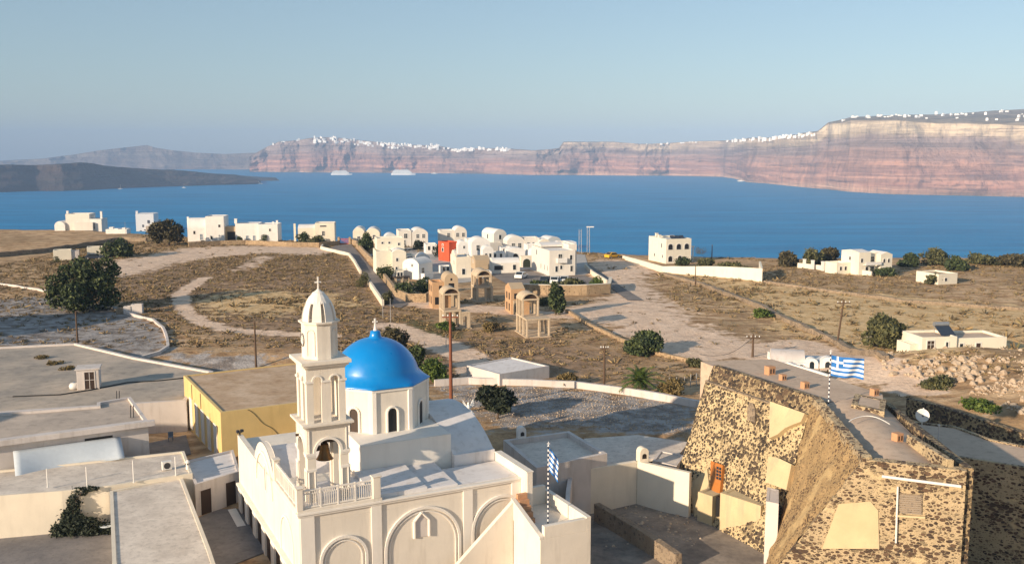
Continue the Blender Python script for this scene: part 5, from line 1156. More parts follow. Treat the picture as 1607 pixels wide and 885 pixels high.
    for lab, x_, y_, yw, w_, d_, h_, rf, wl in (('flat white annex between the red house and the upper cream house', 668, 399, 12, 18, 24, 16, 'flat', 'white'), ('white cube house behind the long bungalow, under the tallest vault', 770, 410, 14, 24, 20, 14, 'flat', 'white'), ('white flat roofed link house right of the deep arched opening', 828, 404, 14, 22, 24, 20, 'flat', 'white'),
            ('white vaulted house low in front of the pale yellow stepped house', 655, 420, 14, 20, 24, 16, 'vy', 'white'), ('cream flat house on the seaward side left of the twin vault road trees', 604, 396, 12, 16, 20, 14, 'flat', 'yellowcream'), ('small white vault between the tan barn and the bungalow', 758, 412, 14, 17, 20, 20, 'vy', 'white'), ('white flat block seaward of the large beige house', 880, 394, 15, 26, 30, 17, 'flat', 'white'), ('small white cube left of the tall cream gabled house', 692, 430, 14, 16, 20, 12, 'flat', 'white'), ('white terrace block in front of the long bungalow end', 752, 434, 12, 20, 12, 8, 'flat', 'white'), ('white flat house between the small vault and the seaward long house', 786, 402, 12, 18, 20, 14, 'flat', 'white'), ('small white vaulted house right of the seaward long cream house', 834, 412, 14, 16, 22, 16, 'vy', 'white'), ('pale yellow cube at the lower left corner beside the road pergola', 622, 440, 14, 12, 14, 16, 'flat', 'yellowcream'),
            ('white house on the seaward edge between the red house and the tallest vault', 733, 390, 12, 20, 24, 15, 'flat', 'white')):
        v = Villa('villa', lab, x_, y_, yw, GV, wl, 'white'); a = v.block(0, 0, w_, d_, 0, h_, rf, 6); v.wins(a, 'f', (.3, .7), h_ * .4, 3.5, 6)
    # unfinished houses: brick and bare concrete frames
    GU = 'unfinished houses in front of the villas'
    v = Villa('brick_house', 'unfinished terracotta brick house with a rounded front gable and dark doorway', 698, 484, 14, GU, 'brickwork', 'tan'); a = v.block(0, 0, 22, 34, 0, 44, 'vy', 12, wall='tan'); b = v.block(-19, 4, -.2, 40, 0, 42, par=.5); v.win(a, 'f', .5, 27, 9, 13, name='door', pane='dark', frame=None); v.win(a, 'f', .5, 44, 3, 4, name='vent', pane='dark', frame=None); v.win(b, 'f', .7, 28, 5, 8, pane='dark', frame=None); v.wins(b, 'l', (.3, .7), 26, 6, 10, pane='dark', frame=None); v.wins(b, 'l', (.3, .7), 6, 6, 12, pane='dark', frame=None); v.win(b, 'f', .4, 6, 7, 12, pane='dark', frame=None)
    v = Villa('brick_house', 'narrow unfinished orange brick house with a pitched slab roof beside the dark conifer', 802, 493, 14, GU, 'tan', 'tan'); a = v.block(0, 0, 23, 40, 0, 40, 'gx', 8, wall='brickwork'); b = v.block(3, -6, 21, -.2, 0, 22, wall='tan'); v.win(a, 'f', .35, 24, 6, 9, pane='dark', frame=None); v.wins(a, 'l', (.3, .7), 22, 7, 11, pane='dark', frame=None); v.wins(a, 'l', (.3, .7), 4, 7, 12, pane='dark', frame=None); v.win(b, 'f', .3, 4, 6, 10, pane='dark', frame=None)
    def frame_house(label, px, py, w, d, h1, h2, porch, side, ph, front=0):
        v = Villa('concrete_frame_house', label, px, py, 15, GU, 'raw', 'raw'); q = v.q; th = 3.3; yu = [front, front + (d - front) * .5, d - th]
        def part(name, *bx):
            m = MB(); m.box(*[c * q for c in bx]); m.build(name, 'raw', v.t, bevel=.03)
        part('foundation', -2, -2, -5, w + side + 2, d + 2, 1.0)
        ys = (0, d * .33, d * .66, d - th); xs = [0, w - th]
        for x in xs:
            for y in ys: part('column', x, y, 1.0, x + th, y + th, h1 - 2.5)
        if w > 26: part('column', w * .5, 0, 1.0, w * .5 + th, th, h1 - 2.5)
        part('slab', -.3, -.3, h1 - 2.5, w + .3, d + .3, h1)
        for x in (0, porch - th):
            for y in yu: part('column', x, y, h1, x + th, y + th, h2 - 2.5)
        part('slab', -.2, front - .2, h2 - 2.5, porch + .2, d + .2, h2)
        m = MB(); pr = arc(0, porch * q, h2 * q, porch * .34 * q, 14); pi = arc(th * .7 * q, (porch - th * .7) * q, h2 * q + .01, porch * .27 * q, 14); n_ = len(pr)
        for k in range(n_ - 1):
            for pp in ((pr[k], pr[k + 1], pi[k + 1], pi[k]),): m.ext(list(pp), 'y', front * q, d * q)
        m.build('vault', 'raw', v.t)
        m = MB(); m.ext(pi, 'y', (front + 4) * q, (front + 5.2) * q); m.build('infill', 'brownwood', v.t)
        m = MB(); m.box(th * q, d * .72 * q, h1 * q, (porch * .62) * q, (d * .72 + 1.5) * q, (h2 - 3) * q); m.build('partition', 'brickwork', v.t)
        if side:
            for y in (0, d * .5): part('column', w + side - th, y, 1.0, w + side, y + th, ph - 2.5)
            part('slab', w + .32, -.2, ph - 2.5, w + side + .2, d * .6, ph)
            m = MB(); wallpanel(m, 'y', (w + .4) * q, (w + side - th - .1) * q, 1.0 * q, (ph - 2.55) * q, (w + 3) * q, (w + side - th - 2.5) * q, (ph * .55) * q, (ph * .2) * q, .02, 1.2 * q); m.build('arch', 'raw', v.t)
        return v
    frame_house('bare concrete frame with an arched side bay, nearest the tall red pole', 697, 517, 28, 42, 30, 56, 28, 15, 27, 8)
    frame_house('bare concrete frame farthest back, standing behind the pair of orange brick houses', 748, 474, 27, 40, 24, 42, 25, 0, 0, 0)
    frame_house('bare concrete frame standing apart on the right with a wide ground floor', 826, 530, 40, 62, 30, 58, 29, 0, 0, 26)
    # right of the villas
    v = Villa('white_mansion', 'three storey white house with arched windows and solar panels by the sea', 1045, 414, 18, 'big white houses near the sea', 'yellowcream', 'white'); a = v.block(0, 0, 44, 62, 0, 39, par=.5); b = v.block(44.2, 16, 54, 50, 0, 10, par=.2)
    v.wins(a, 'f', (.17, .5, .82), 22, 8, 9, arch=True, pane='dark', cross=False); v.win(a, 'f', .17, 3, 7, 9, arch=True, pane='dark', cross=False); v.wins(a, 'l', (.75,), 24, 3, 7); v.wins(a, 'l', (.35, .8), 8, 3, 5); v.win(a, 'f', .55, 4, 7, 8, pane='dark', arch=True, cross=False)
    q = v.q; m = MB(); m.box(44.2 * q, 10 * q, 24 * q, 56 * q, 50 * q, 25.2 * q); m.build('balcony', 'white', v.t)
    for k in range(2): m = MB(); m.tube((55 * q, (14 + 30 * k) * q, -.3), (55 * q, (14 + 30 * k) * q, 24 * q), .14); m.build('column', 'white', v.t)
    for k in range(3): m = MB(); x = (14 + 8 * k) * q; m.prism([(x, 6 * q), (x + 7 * q, 6 * q), (x + 7 * q, 16 * q), (x, 16 * q)], [37 * q, 37 * q, 40 * q, 40 * q], [37.6 * q, 37.6 * q, 43 * q, 43 * q]); m.build('solar_panel', 'cardark', v.t)
    v.stack(3, 30, 39, 43, 2); v.stack(8, 50, 39, 44, 2)
    v = Villa('white_mansion', 'stepped white house with shaded balconies behind a low white wall on the right', 1347, 432, 18, 'big white houses near the sea', 'yellowcream', 'white'); a = v.block(0, 0, 22, 44, 0, 36, 'gx', 3); b = v.block(22.2, 6, 42, 46, 0, 34, par=.3); c = v.block(38, -4, 60, 30, 0, 32, 'gy', 4); d = v.block(-26, 20, -.2, 50, 0, 18)
    v.wins(a, 'f', (.25,), 20, 4, 6, pane='dark'); v.wins(a, 'l', (.5,), 22, 4, 6, pane='dark', arch=True); v.wins(b, 'f', (.35,), 20, 8, 8, name='door', pane='dark'); v.wins(b, 'f', (.35,), 3, 8, 9, name='door', pane='dark'); v.wins(c, 'f', (.3, .7), 19, 3.5, 6, pane='dark', arch=True); v.wins(c, 'f', (.3, .7), 4, 3.5, 7, pane='dark'); v.win(a, 'f', .7, 3, 5, 10, name='door', pane='dark'); v.wins(d, 'f', (.3, .65), 6, 4, 6, pane='dark')
    q = v.q; m = MB(); m.box(8 * q, -7 * q, 16 * q, 37.5 * q, -.02, 17 * q); m.build('balcony', 'white', v.t); m = MB(); m.box(8 * q, -7 * q, 17 * q, 37.5 * q, -6.2 * q, 21 * q); m.build('balustrade', 'white', v.t)
    v = Villa('shed_house', 'small low white house beside a round bush at the far right', 1472, 447, 22, None, 'yellowcream', 'tan'); a = v.block(0, 0, 40, 46, 0, 17, par=.3); v.win(a, 'f', .4, 5, 5, 5)
    v = Villa('yellow_bungalow', 'long pale yellow bungalow with a solar water heater at the right edge', 1446, 556, 8, None, 'yellowcream', 'vaultroof'); a = v.block(0, 0, 60, 60, 0, 25, par=.3); b = v.block(60.2, 4, 150, 66, 0, 21, par=.3); c = v.block(-14, 10, -.2, 50, 0, 12, par=.2); v.win(a, 'f', .25, 6, 12, 13, pane='brownwood'); v.win(a, 'f', .72, 8, 4, 8); v.win(b, 'f', .12, 4, 6, 8); v.win(b, 'f', .45, 4, 8, 8, pane='brownwood')
    q = v.q; t = thing('solar_heater', 'solar water heater with a white tank on the yellow bungalow roof', 'water heater', (v.P.x + 52 * q, v.P.y + 22 * q, v.P.z + 25 * q - .28), 8)
    m = MB(); m.prism([(-1, 0), (1, 0), (1, 1.6), (-1, 1.6)], [.15, .15, 1.1, 1.1], [.25, .25, 1.2, 1.2]); m.build('solar_panel', 'cardark', t); m = MB(); m.tube((-1, 1.8, 1.35), (1, 1.8, 1.35), .3, n=14); m.build('tank', 'metal', t)
    for x in (-.9, .9): m = MB(); m.tube((x, 1.8, 0), (x, 1.8, 1.1), .04); m.tube((x, .1, 0), (x, .1, .2), .04); m.tube((x, .1, .03), (x, 1.8, .03), .03); m.build('stand', 'metal', t)
    # left along the rim
    v = Villa('rim_house', 'grey fronted white house with two tall chimneys, farthest left on the rim', 104, 362, 6, 'white houses along the left rim', 'beige', 'white'); a = v.block(0, 0, 36, 30, 0, 26); b = v.block(36.2, 0, 54, 30, 0, 18, wall='white'); c = v.block(-16, -4, -.2, 24, 0, 8, 'vy', 7, wall='white'); v.win(b, 'f', .3, 2, 4, 9, name='door', pane='dark'); v.stack(1, 8, 26, 30, 1.5, 'white'); v.stack(52, 8, 18, 29, 1.5, 'white'); v.stack(38, 12, 18, 23, 2, 'white'); d = v.block(14, -5, 42, -.2, 0, 13); 
    v = Villa('rim_house', 'tall narrow white tower house left of the round brown tree', 214, 366, 8, 'white houses along the left rim', 'white', 'white'); a = v.block(0, 0, 27, 34, 0, 33, par=.2); b = v.block(16, -6, 28, -.2, 0, 14, wall='tan'); v.win(a, 'f', .72, 18, 4, 5, pane='dark'); v.win(a, 'f', .4, 12, 3, 4, pane='dark'); v.win(a, 'f', .25, 3, 3, 4, pane='dark'); v.stack(1.5, 4, 33, 37, 1.5)
    v = Villa('rim_house', 'white house with a rounded vault end and a thin chimney, right of the brown tree', 294, 380, 6, 'white houses along the left rim', 'white', 'white'); a = v.block(0, 4, 30, 40, 0, 20, 'vx', 17); b = v.block(29, 0, 57, 40, 0, 40, par=.2, wall='white'); c = v.block(57.2, 10, 74, 34, 0, 23, par=.2, wall='tan'); v.win(b, 'f', .75, 23, 3, 4, pane='dark'); v.win(b, 'f', .3, 4, 3, 5, pane='dark'); v.win(c, 'f', .55, 0, 13, 15, name='carport', pane='dark', frame=None); v.stack(-2, 20, 0, 38, 1.3); v.win(a, 'f', .35, 12, 3, 5, pane='dark'); v.win(a, 'f', .7, 3, 4, 9, name='door', pane='blueframe')
    v = Villa('rim_house', 'low wide white house with two blue doors beside the pergola', 370, 379, 4, 'white houses along the left rim', 'white', 'white'); a = v.block(0, 0, 36, 34, 0, 28, par=.15); b = v.block(36.2, -3, 66, 34, 0, 27, par=.2); v.wins(a, 'f', (.5, .8), 0, 4, 9, name='door', pane='blueframe'); v.win(b, 'f', .6, 16, 2.5, 4, pane='dark'); v.stack(0, 6, 28, 35, 2); v.stack(64, 6, 27, 32, 1.5); v.stack(58, 6, 27, 30, 1.5)
    v = Villa('rim_house', 'cream flat roofed house half hidden by bushes, nearest the red gate', 468, 380, 6, 'white houses along the left rim', 'cream', 'white'); a = v.block(0, 0, 27, 30, 0, 22, 'vx', 5); b = v.block(27, -3, 57, 30, 0, 30, par=.2); v.win(b, 'f', .42, 10, 4, 7, pane='dark'); v.win(b, 'f', .42, 24, 10, 2, pane='dark', cross=False); v.stack(-6, 10, 0, 28, 1.5)
    v = Villa('rim_house', 'flat white building whose low roof just shows behind the left rim', 166, 367, 4, 'white houses along the left rim', 'white', 'white'); v.block(0, 0, 32, 20, 0, 7); v.block(4, 4, 10, 12, 7, 10); v.block(24, 4, 29, 12, 7, 9)
    v = Villa('farm_hut', 'small cream hut with a flat roof, left of the two in the left field', 84, 409, 22, 'farm huts in the left field', 'yellowcream', 'concrete'); a = v.block(0, 0, 26, 22, 0, 16); v.block(26.2, 2, 37, 20, 0, 14, wall='pinkwhite')
    v = Villa('farm_hut', 'small cream hut beside a dark parked car, right of the two in the left field', 137, 404, 20, 'farm huts in the left field', 'yellowcream', 'concrete'); a = v.block(0, 0, 24, 20, 0, 16); v.win(a, 'r', .5, 0, 5, 10, name='door', pane='pinkwhite')
    v = Villa('ruined_shed', 'small grey roofless stone shed on the edge of the shaded field', 194, 493, 8, None, 'pinkwhite', 'concrete'); a = v.block(0, 0, 11, 12, 0, 12, par=.3); v.block(11.2, 1, 28, 12, 0, 15, par=.3); v.block(-12, 2, -.2, 10, 0, 9, par=.1, wall='fieldstone')
villas()
def pergola(label, px, py, w, d, h, yaw=14):
    P = Gt(px, py); q = P.y / 1500; t = thing('pergola', label, 'pergola', P, yaw)
    for x in (0, w / 2, w):
        for y in (0, d): m = MB(); m.box((x - .8) * q, (y - .8) * q, -.3, (x + .8) * q, (y + .8) * q, h * q); m.build('post', 'tan', t)
    m = MB()
    for k in range(9): m.box((-2 + (w + 4) * k / 8 - .35) * q, -2 * q, h * q + .02, (-2 + (w + 4) * k / 8 + .35) * q, (d + 2) * q, h * q + .2)
    for y in (0, d): m.box(-2 * q, (y - .4) * q, (h - 1.2) * q, (w + 2) * q, (y + .4) * q, h * q + .018)
    m.build('beams', 'brownwood', t)
pergola('brown timber pergola beside the pale yellow stepped house', 597, 410, 16, 14, 17)
pergola('brown timber pergola shading a white car by the village road', 598, 429, 18, 18, 15)
pergola('white roofed terrace pergola between the vault end house and the wide rim house', 354, 368, 14, 12, 12, 5)
pergola('small pergola overgrown with leaves below the bright white gabled house', 622, 452, 20, 14, 16)
# retaining walls, garden walls, gate
def gl(pts): return [tuple(Gt(*q)[:2]) for q in pts]
wall_line('garden_wall', 'tan stone garden wall in front of the houses on the left rim', gl([(296, 388), (346, 385), (386, 384), (450, 387), (500, 388), (531, 385), (539, 381)]), 1.3, .5, 'retaining', 'wall', None, .04)
wall_line('garden_wall', 'short tan wall on the right of the red gate', gl([(549, 382), (560, 386), (566, 392)]), 1.5, .5, 'retaining', 'wall')
wall_line('road_wall', 'low pale wall along the near side of the village road, upper stretch', gl([(535, 381), (504, 391), (548, 402), (556, 412), (566, 430)]), .8, .4, 'cream', 'wall')
wall_line('road_wall', 'low pale wall along the near side of the village road, lower stretch', gl([(578, 446), (590, 464), (601, 480)]), 1.1, .4, 'cream', 'wall')
wall_line('planter_wall', 'curved tan retaining wall of the planted garden at the road bend', gl([(560, 388), (572, 402), (590, 420), (600, 436), (612, 452), (622, 466), (640, 474), (668, 474), (680, 468)]), 1.5, .5, 'retaining', 'wall', None, .04)
wall_line('planter_wall', 'small terraced wall below the white road pergola', gl([(577, 410), (590, 414), (606, 414)]), .9, .4, 'retaining', 'wall')
wall_line('garden_wall', 'long tan retaining wall below the parked cars and hedge', gl([(822, 462), (860, 463), (920, 463), (956, 461), (958, 450)]), 1.9, .5, 'retaining', 'wall', 'cream', .03)
wall_line('garden_wall', 'white wall running along the driveway right of the large beige house', gl([(918, 420), (930, 432), (952, 446)]), .9, .35, 'cream', 'wall')
wall_line('garden_wall', 'long bright white garden wall in front of the mansion with arched windows', gl([(978, 406), (1040, 428), (1120, 434), (1195, 442), (1192, 428)]), 2.3, .4, 'yellowcream', 'wall', None, 0, None, [.8, 1.4, 2.2, 2.7, 2.5])
wall_line('garden_wall', 'low white wall with square pillars left of the stepped white house', gl([(1252, 420), (1290, 424), (1368, 434)]), 1.1, .35, 'yellowcream', 'wall')
for k, (px, py) in enumerate(((1262, 421), (1275, 423), (1291, 425))):
    P = Gt(px, py); m = MB(); m.box(-.3, -.3, -.3, .3, .3, 2.0); m.box(-.36, -.36, 2.0, .36, .36, 2.12); o = m.build('gate_pillar', 'white'); o.location = P; tag(o, ('leftmost', 'middle', 'rightmost')[k] + ' square white pillar on the low wall by the stepped white house', 'pillar', 'white pillars on the low wall')
wall_line('field_wall', 'curved whitewashed stone wall round the pale shaded field', gl([(175, 484), (205, 495), (240, 504), (256, 516), (262, 532), (264, 546), (250, 556), (222, 564)]), .4, .35, 'pinkwhite', 'wall', None, .10)
wall_line('field_wall', 'low whitewashed field wall left of the large dark tree', gl([(-40, 440), (60, 456), (108, 470)]), .4, .35, 'pinkwhite', 'wall', None, .08)
wall_line('field_wall', 'long dark stone terrace wall below the left rim houses', gl([(-60, 408), (60, 398), (130, 388), (190, 378), (230, 380)]), 1.2, .6, 'fieldstone', 'wall', None, .12)
wall_line('field_wall', 'low tan stone kerb curving between the scrub and the dark hedge', gl([(890, 490), (925, 512), (975, 536), (1030, 556), (1070, 566), (1110, 575)]), .5, .45, 'retaining', 'wall', None, .06)
wall_line('field_wall', 'long low dark stone bank crossing the right hand fields', gl([(1040, 432), (1100, 448), (1180, 478), (1240, 508), (1310, 538), (1390, 566)]), .7, .8, 'fieldstone', 'wall', None, .15)
wall_line('field_wall', 'low bank of stones along the top of the golden field', gl([(1200, 444), (1300, 458), (1420, 474), (1560, 484), (1700, 492)]), .5, .7, 'fieldstone', 'wall', None, .12)
wall_line('road_kerb', 'pale kerb along the lane below the olive green tree in the field', gl([(1344, 551), (1384, 568)]), .35, .35, 'retaining', 'wall')
P = Gt(541, 384); t = thing('gate', 'red metal gate between stone piers at the top of the village road', 'gate', P, 0)
for x in (-1.7, 1.5): m = MB(); m.box(x - .3, -.3, -.3, x + .3, .3, 2.2); m.build('pier', 'retaining', t)
for s_ in (0, 1):
    m = MB(); x0 = -1.38 + 1.28 * s_
    for k in range(7): m.box(x0 + .19 * k, -.03, .1, x0 + .19 * k + .06, .03, 1.8)
    m.box(x0, -.035, .2, x0 + 1.2, .035, .3); m.box(x0, -.035, 1.6, x0 + 1.2, .035, 1.7); m.build('gate_leaf', 'red', t)
def sheet(name, pts, z, mat_, sub=1.5):
    """a paved surface that follows the ground"""
    poly = [tuple(Gt(*q)[:2]) for q in pts]; x = [p[0] for p in poly]; y = [p[1] for p in poly]
    bm = bmesh.new(); f = bm.faces.new([bm.verts.new((p[0], p[1], 0)) for p in poly]); bmesh.ops.triangulate(bm, faces=[f])
    for ax, lo_, hi_ in ((0, min(x), max(x)), (1, min(y), max(y))):
        k = lo_ + sub
        while k < hi_:
            no = [0, 0, 0]; no[ax] = 1; co = [0, 0, 0]; co[ax] = k
            bmesh.ops.bisect_plane(bm, geom=bm.verts[:] + bm.edges[:] + bm.faces[:], plane_co=co, plane_no=no); k += sub
    for v in bm.verts: v.co.z = ground(v.co.x, v.co.y) + z
    me = bpy.data.meshes.new(name); bm.to_mesh(me); bm.free(); me.materials.append(M[mat_]); o = bpy.data.objects.new(name, me); COL.objects.link(o); struct(o)
sheet('road', [(538, 383), (551, 383), (572, 408), (596, 436), (618, 462), (640, 478), (628, 484), (604, 480), (590, 462), (566, 430), (550, 404), (512, 391)], .10, 'asphalt')
sheet('forecourt', [(578, 400), (602, 390), (700, 386), (918, 400), (926, 428), (918, 432), (862, 435), (830, 423), (770, 431), (745, 442), (680, 448), (655, 440), (616, 434), (600, 420)], .06, 'forecourt')
sheet('driveway', [(770, 432), (830, 424), (862, 436), (918, 433), (950, 447), (955, 462), (900, 462), (823, 461)], .10, 'asphalt')
sheet('lane', [(918, 415), (924, 415), (975, 450), (1010, 472), (985, 472), (955, 450)], .08, 'asphalt')
# cars and the digger
def car(label, px, py, yaw, paint):
    P = Gt(px, py); t = thing('parked_car', label, 'car', P, yaw, 'cars parked among the villas')
    m = MB(); pr = [(-2.05, .3), (2.05, .3), (2.1, .6), (1.95, .82), (1.0, .92), (.55, 1.42), (-1.0, 1.46), (-1.75, .98), (-2.05, .9)]
    m.ext(pr, 'y', -.82, .82); m.build('body', paint, t, bevel=.06)
    for nm, q in (('windscreen', [(1.04, .95), (.60, 1.38), (.56, 1.40), (.98, .97)]), ('rear_window', [(-1.70, 1.02), (-1.06, 1.44), (-1.02, 1.41), (-1.64, 1.0)])): m = MB(); k = .03 if nm == 'windscreen' else -.03; m.ext([(a + k, b_ + .02) for a, b_ in q], 'y', -.68, .68); m.build(nm, 'glass', t)
    for s_ in (-1, 1):
        m = MB(); m.ext([(.85, .95), (.48, 1.34), (-.98, 1.36), (-1.45, .97)], 'y', s_ * .825 - .004, s_ * .825 + .004); m.build('side_window', 'glass', t)
        for x in (-1.3, 1.3): m = MB(); m.tube((x, s_ * .62, .32), (x, s_ * .85, .32), .32, n=16); w = m.build('wheel', 'rubber', t); m = MB(); m.tube((x, s_ * .8, .32), (x, s_ * .86, .32), .19, n=12); m.build('rim', 'metal', w)
        m = MB(); m.box(2.0, s_ * .6 - .16, .62, 2.1, s_ * .6 + .16, .76); m.build('headlight', 'frame', t)
car('white car parked below the low bungalow, by itself on the forecourt', 818, 437, 70, 'carwhite')
car('dark car, leftmost of the three in front of the large beige house', 856, 444, 78, 'cardark')
car('white car, middle of the three in front of the large beige house', 871, 445, 80, 'carwhite')
car('white car, rightmost of the three in front of the large beige house', 886, 444, 82, 'carwhite')
car('white car standing under the brown timber road pergola', 605, 429, 30, 'carwhite')
car('dark car parked between the two cream farm huts', 148, 407, 10, 'cardark')
car('dark car parked by the bushes left of the red gate', 497, 381, 8, 'cardark')
car('yellow car on the dark ground near the sea, left of the arched window mansion', 961, 405, 40, 'yellowpaint')
# poles
pole('tall rusty red pole with a short crossarm, left of the gravel plot', 708, 652, 490, .20, .8, 'redwood')
pole('weathered timber pole behind the yellow house, left of the bell tower', 402, 578, 505, .15, None)
pole('dark timber pole rising behind the big flat roof at the far left', 122, 542, 488, .15, None)
pole('timber pole in the scrub just left of the palm', 948, 606, 540, .15, .5)
pole('leaning timber pole on the edge of the golden field', 1313, 541, 470, .15, .9, lean=.7)
pole('thin timber pole in front of the long white garden wall', 1091, 447, 416, .12, None)
pole('short timber pole with a crossarm and wires beside the cave house', 1181, 560, 524, .17, .9)
pole('thin dark pole near the sea behind the mansion hedge', 1117, 408, 384, .14, None)
GL_ = 'thin galvanised posts around the scrub'
for px, py, pt, lab in ((601, 500, 466, 'galvanised lamp post at the bottom of the village road, left one of the pair'), (613, 506, 468, 'galvanised lamp post at the bottom of the village road, right one of the pair'), (666, 560, 535, 'thin galvanised post in the scrub right of the dome cross'), (1003, 612, 585, 'thin pale post beside the palm'), (197, 368, 348, 'thin white lamp post on the left rim beside the tower house'), (700, 545, 525, 'thin pale marker post left of the tall red pole')):
    pole(lab, px, py, pt, .06, None, 'metal', 'lamp_post', 'post', 0, None, GL_)
for k, (px, py) in enumerate(((1062, 612), (1074, 611), (1083, 608), (1093, 606), (1050, 613))):
    P = Gt(px, py); m = MB(); m.tube((0, 0, -.3), (.05 * (k % 3 - 1), 0, 1.5), .05); o = m.build('fence_post', 'metal'); o.location = P; tag(o, 'thin grey wire fence post in the scrub right of the palm', 'post', 'wire fence posts by the palm')
# lattice mast by the sea
P = Gt(920, 398); h = D(920, 357, P.y).z - P.z; t = thing('lattice_mast', 'pair of tall thin lattice masts with a floodlight arm on the sea edge', 'mast', P)
for x0 in (-1.9, .2):
    m = MB()
    for dx in (0, .7): m.tube((x0 + dx, 0, -.3), (x0 + dx * .8, 0, h * (1 if x0 > 0 else .93)), .06)
    for k in range(9): z = h * .1 * k; m.tube((x0 + (.7 if k % 2 else 0), 0, z), (x0 + (0 if k % 2 else .7), 0, z + h * .1), .035)
    m.build('lattice', 'metal', t)
m = MB(); m.box(0, -.1, h, 1.9, .1, h + .25); m.build('floodlight_arm', 'frame', t)
# wire from the short pole
a_ = D(1181, 530, Gt(1181, 560).y); b_ = D(1098, 556, 99); m = MB(); pr = None
for k in range(13):
    q = a_.lerp(b_, k / 12); q.z -= 1.0 * math.sin(math.pi * k / 12)
    if pr: m.tube(pr, q, .025, n=5)
    pr = q
o = m.build('power_line', 'cloth_line'); tag(o, 'black power line sagging left from the short pole towards the castle', 'cable')

sheet('yard_ground', [(-60, 800), (176, 782), (178, 905), (-60, 905)], .04, 'paving')
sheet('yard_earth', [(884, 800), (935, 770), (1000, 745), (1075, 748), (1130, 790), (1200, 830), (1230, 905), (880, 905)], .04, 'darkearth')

# ------------------------------------------------------------------ trees, bushes, scrub
RNG = np.random.default_rng(5)
def mesh_np(name, V, n_per, mat_, parent=None):
    """V: (faces, n_per, 3)"""
    nf = len(V); me = bpy.data.meshes.new(name); me.vertices.add(nf * n_per); me.vertices.foreach_set('co', V.reshape(-1).astype(np.float32))
    me.loops.add(nf * n_per); me.loops.foreach_set('vertex_index', np.arange(nf * n_per)); me.polygons.add(nf); me.polygons.foreach_set('loop_start', np.arange(0, nf * n_per, n_per)); me.update(calc_edges=True)
    me.materials.append(M[mat_]); o = bpy.data.objects.new(name, me); COL.objects.link(o)
    if parent is not None: o.parent = parent
    return o
def leaves(C, size, up=.3, asp=1.7):
    """leaf quads at centres C"""
    n = len(C); a = RNG.normal(size=(n, 3)); a[:, 2] += up; a /= np.linalg.norm(a, axis=1, keepdims=True)
    b = np.cross(a, RNG.normal(size=(n, 3))); b /= np.linalg.norm(b, axis=1, keepdims=True)
    s = size * RNG.uniform(.6, 1.35, (n, 1)); u = a * s * asp / 2; v = b * s / 2
    return np.stack([C - u, C + v * .9 - u * .1, C + u, C - v * .9 - u * .1], 1)
def crown_pts(lobes, n):
    w = np.array([l[3] * l[4] * l[5] for l in lobes]) ** .75; k = RNG.choice(len(lobes), n, p=w / w.sum()); L = np.array(lobes)[k]
    d = RNG.normal(size=(n, 3)); d /= np.linalg.norm(d, axis=1, keepdims=True); r = RNG.uniform(.0, 1, (n, 1)) ** .33
    r = .55 * r + .45 * RNG.uniform(.75, 1.06, (n, 1)); r = r * np.where(RNG.uniform(0, 1, (n, 1)) < .16, RNG.uniform(1.0, 1.5, (n, 1)), 1)
    return L[:, :3] + d * L[:, 3:6] * r
def make_lobes(w, h, z0, n, seed, flat=1.0):
    q = random.Random(seed); out = []
    for k in range(n):
        a = q.uniform(0, 6.28); rr = q.uniform(.12, .80) * w / 2; s = q.uniform(.13, .27)
        zc = z0 + h * q.uniform(.14, .80) * (1 - .25 * rr / (w / 2)); out.append((rr * math.cos(a), rr * math.sin(a), zc, w * s, w * s, min(h * s * 1.2 * flat, zc - z0 * .3)))
    out.append((0, 0, z0 + h * .5, w * .26, w * .26, h * .34)); return out
def tree(name, label, px, py, wpx, hpx, leaf, cat='tree', n=2600, trunk=True, size=None, lobes=15, group=None, seed=None, depth=1.0, z0f=.18, custom=None):
    P = Gt(px, py); q = P.y / 1500; w, h = wpx * q, hpx * q; seed = seed if seed is not None else int(px * 7 + py)
    t = thing(name, label, cat, P, 0 if custom else rnd.uniform(0, 50) if trunk else 0, group); z0 = h * z0f if trunk else -.1
    L = make_lobes(w, h - z0, z0, lobes, seed)
    if custom: L = [(x * w, y * w, z * h, r_ * w, r_ * w, r_ * h * 1.15) for x, y, z, r_ in custom]
    ex = max(max(abs(l[0]) + l[3], abs(l[1]) + l[4]) for l in L); zt = max(l[2] + l[5] for l in L); zb = min(l[2] - l[5] for l in L); kx = w / 2 / ex * 1.02; kz = (h - z0) / (zt - zb)
    L = [(x * kx, y * kx, z0 + (z - zb) * kz, a * kx, b * kx, c * kz) for x, y, z, a, b, c in L]
    if depth != 1: L = [(x, y * depth, z, a, b * depth, c) for x, y, z, a, b, c in L]
    C = crown_pts(L, n); C[:, 2] = np.maximum(C[:, 2], .05); sz = size or max(.16, min(.55, w / 17))
    mesh_np('crown' if trunk else 'foliage', leaves(C, sz), 4, leaf, t)
    m = MB(); r = max(.06, h * .035)
    if trunk:
        m.tube((0, 0, -.4), (.1, .05, h * .35), r, r * .75, 8)
        for k in range(5):
            l = L[k]; m.tube((.1, .05, h * .30), (l[0] * .8, l[1] * .8, l[2]), r * .55, r * .18, 6)
        m.build('trunk', 'bark', t)
    else:
        for k in range(6):
            l = L[k % len(L)]; m.tube((l[0] * .3, l[1] * .3, -.2), (l[0], l[1], l[2]), .035, .015, 5)
        m.build('stem', 'bark', t)
    return t
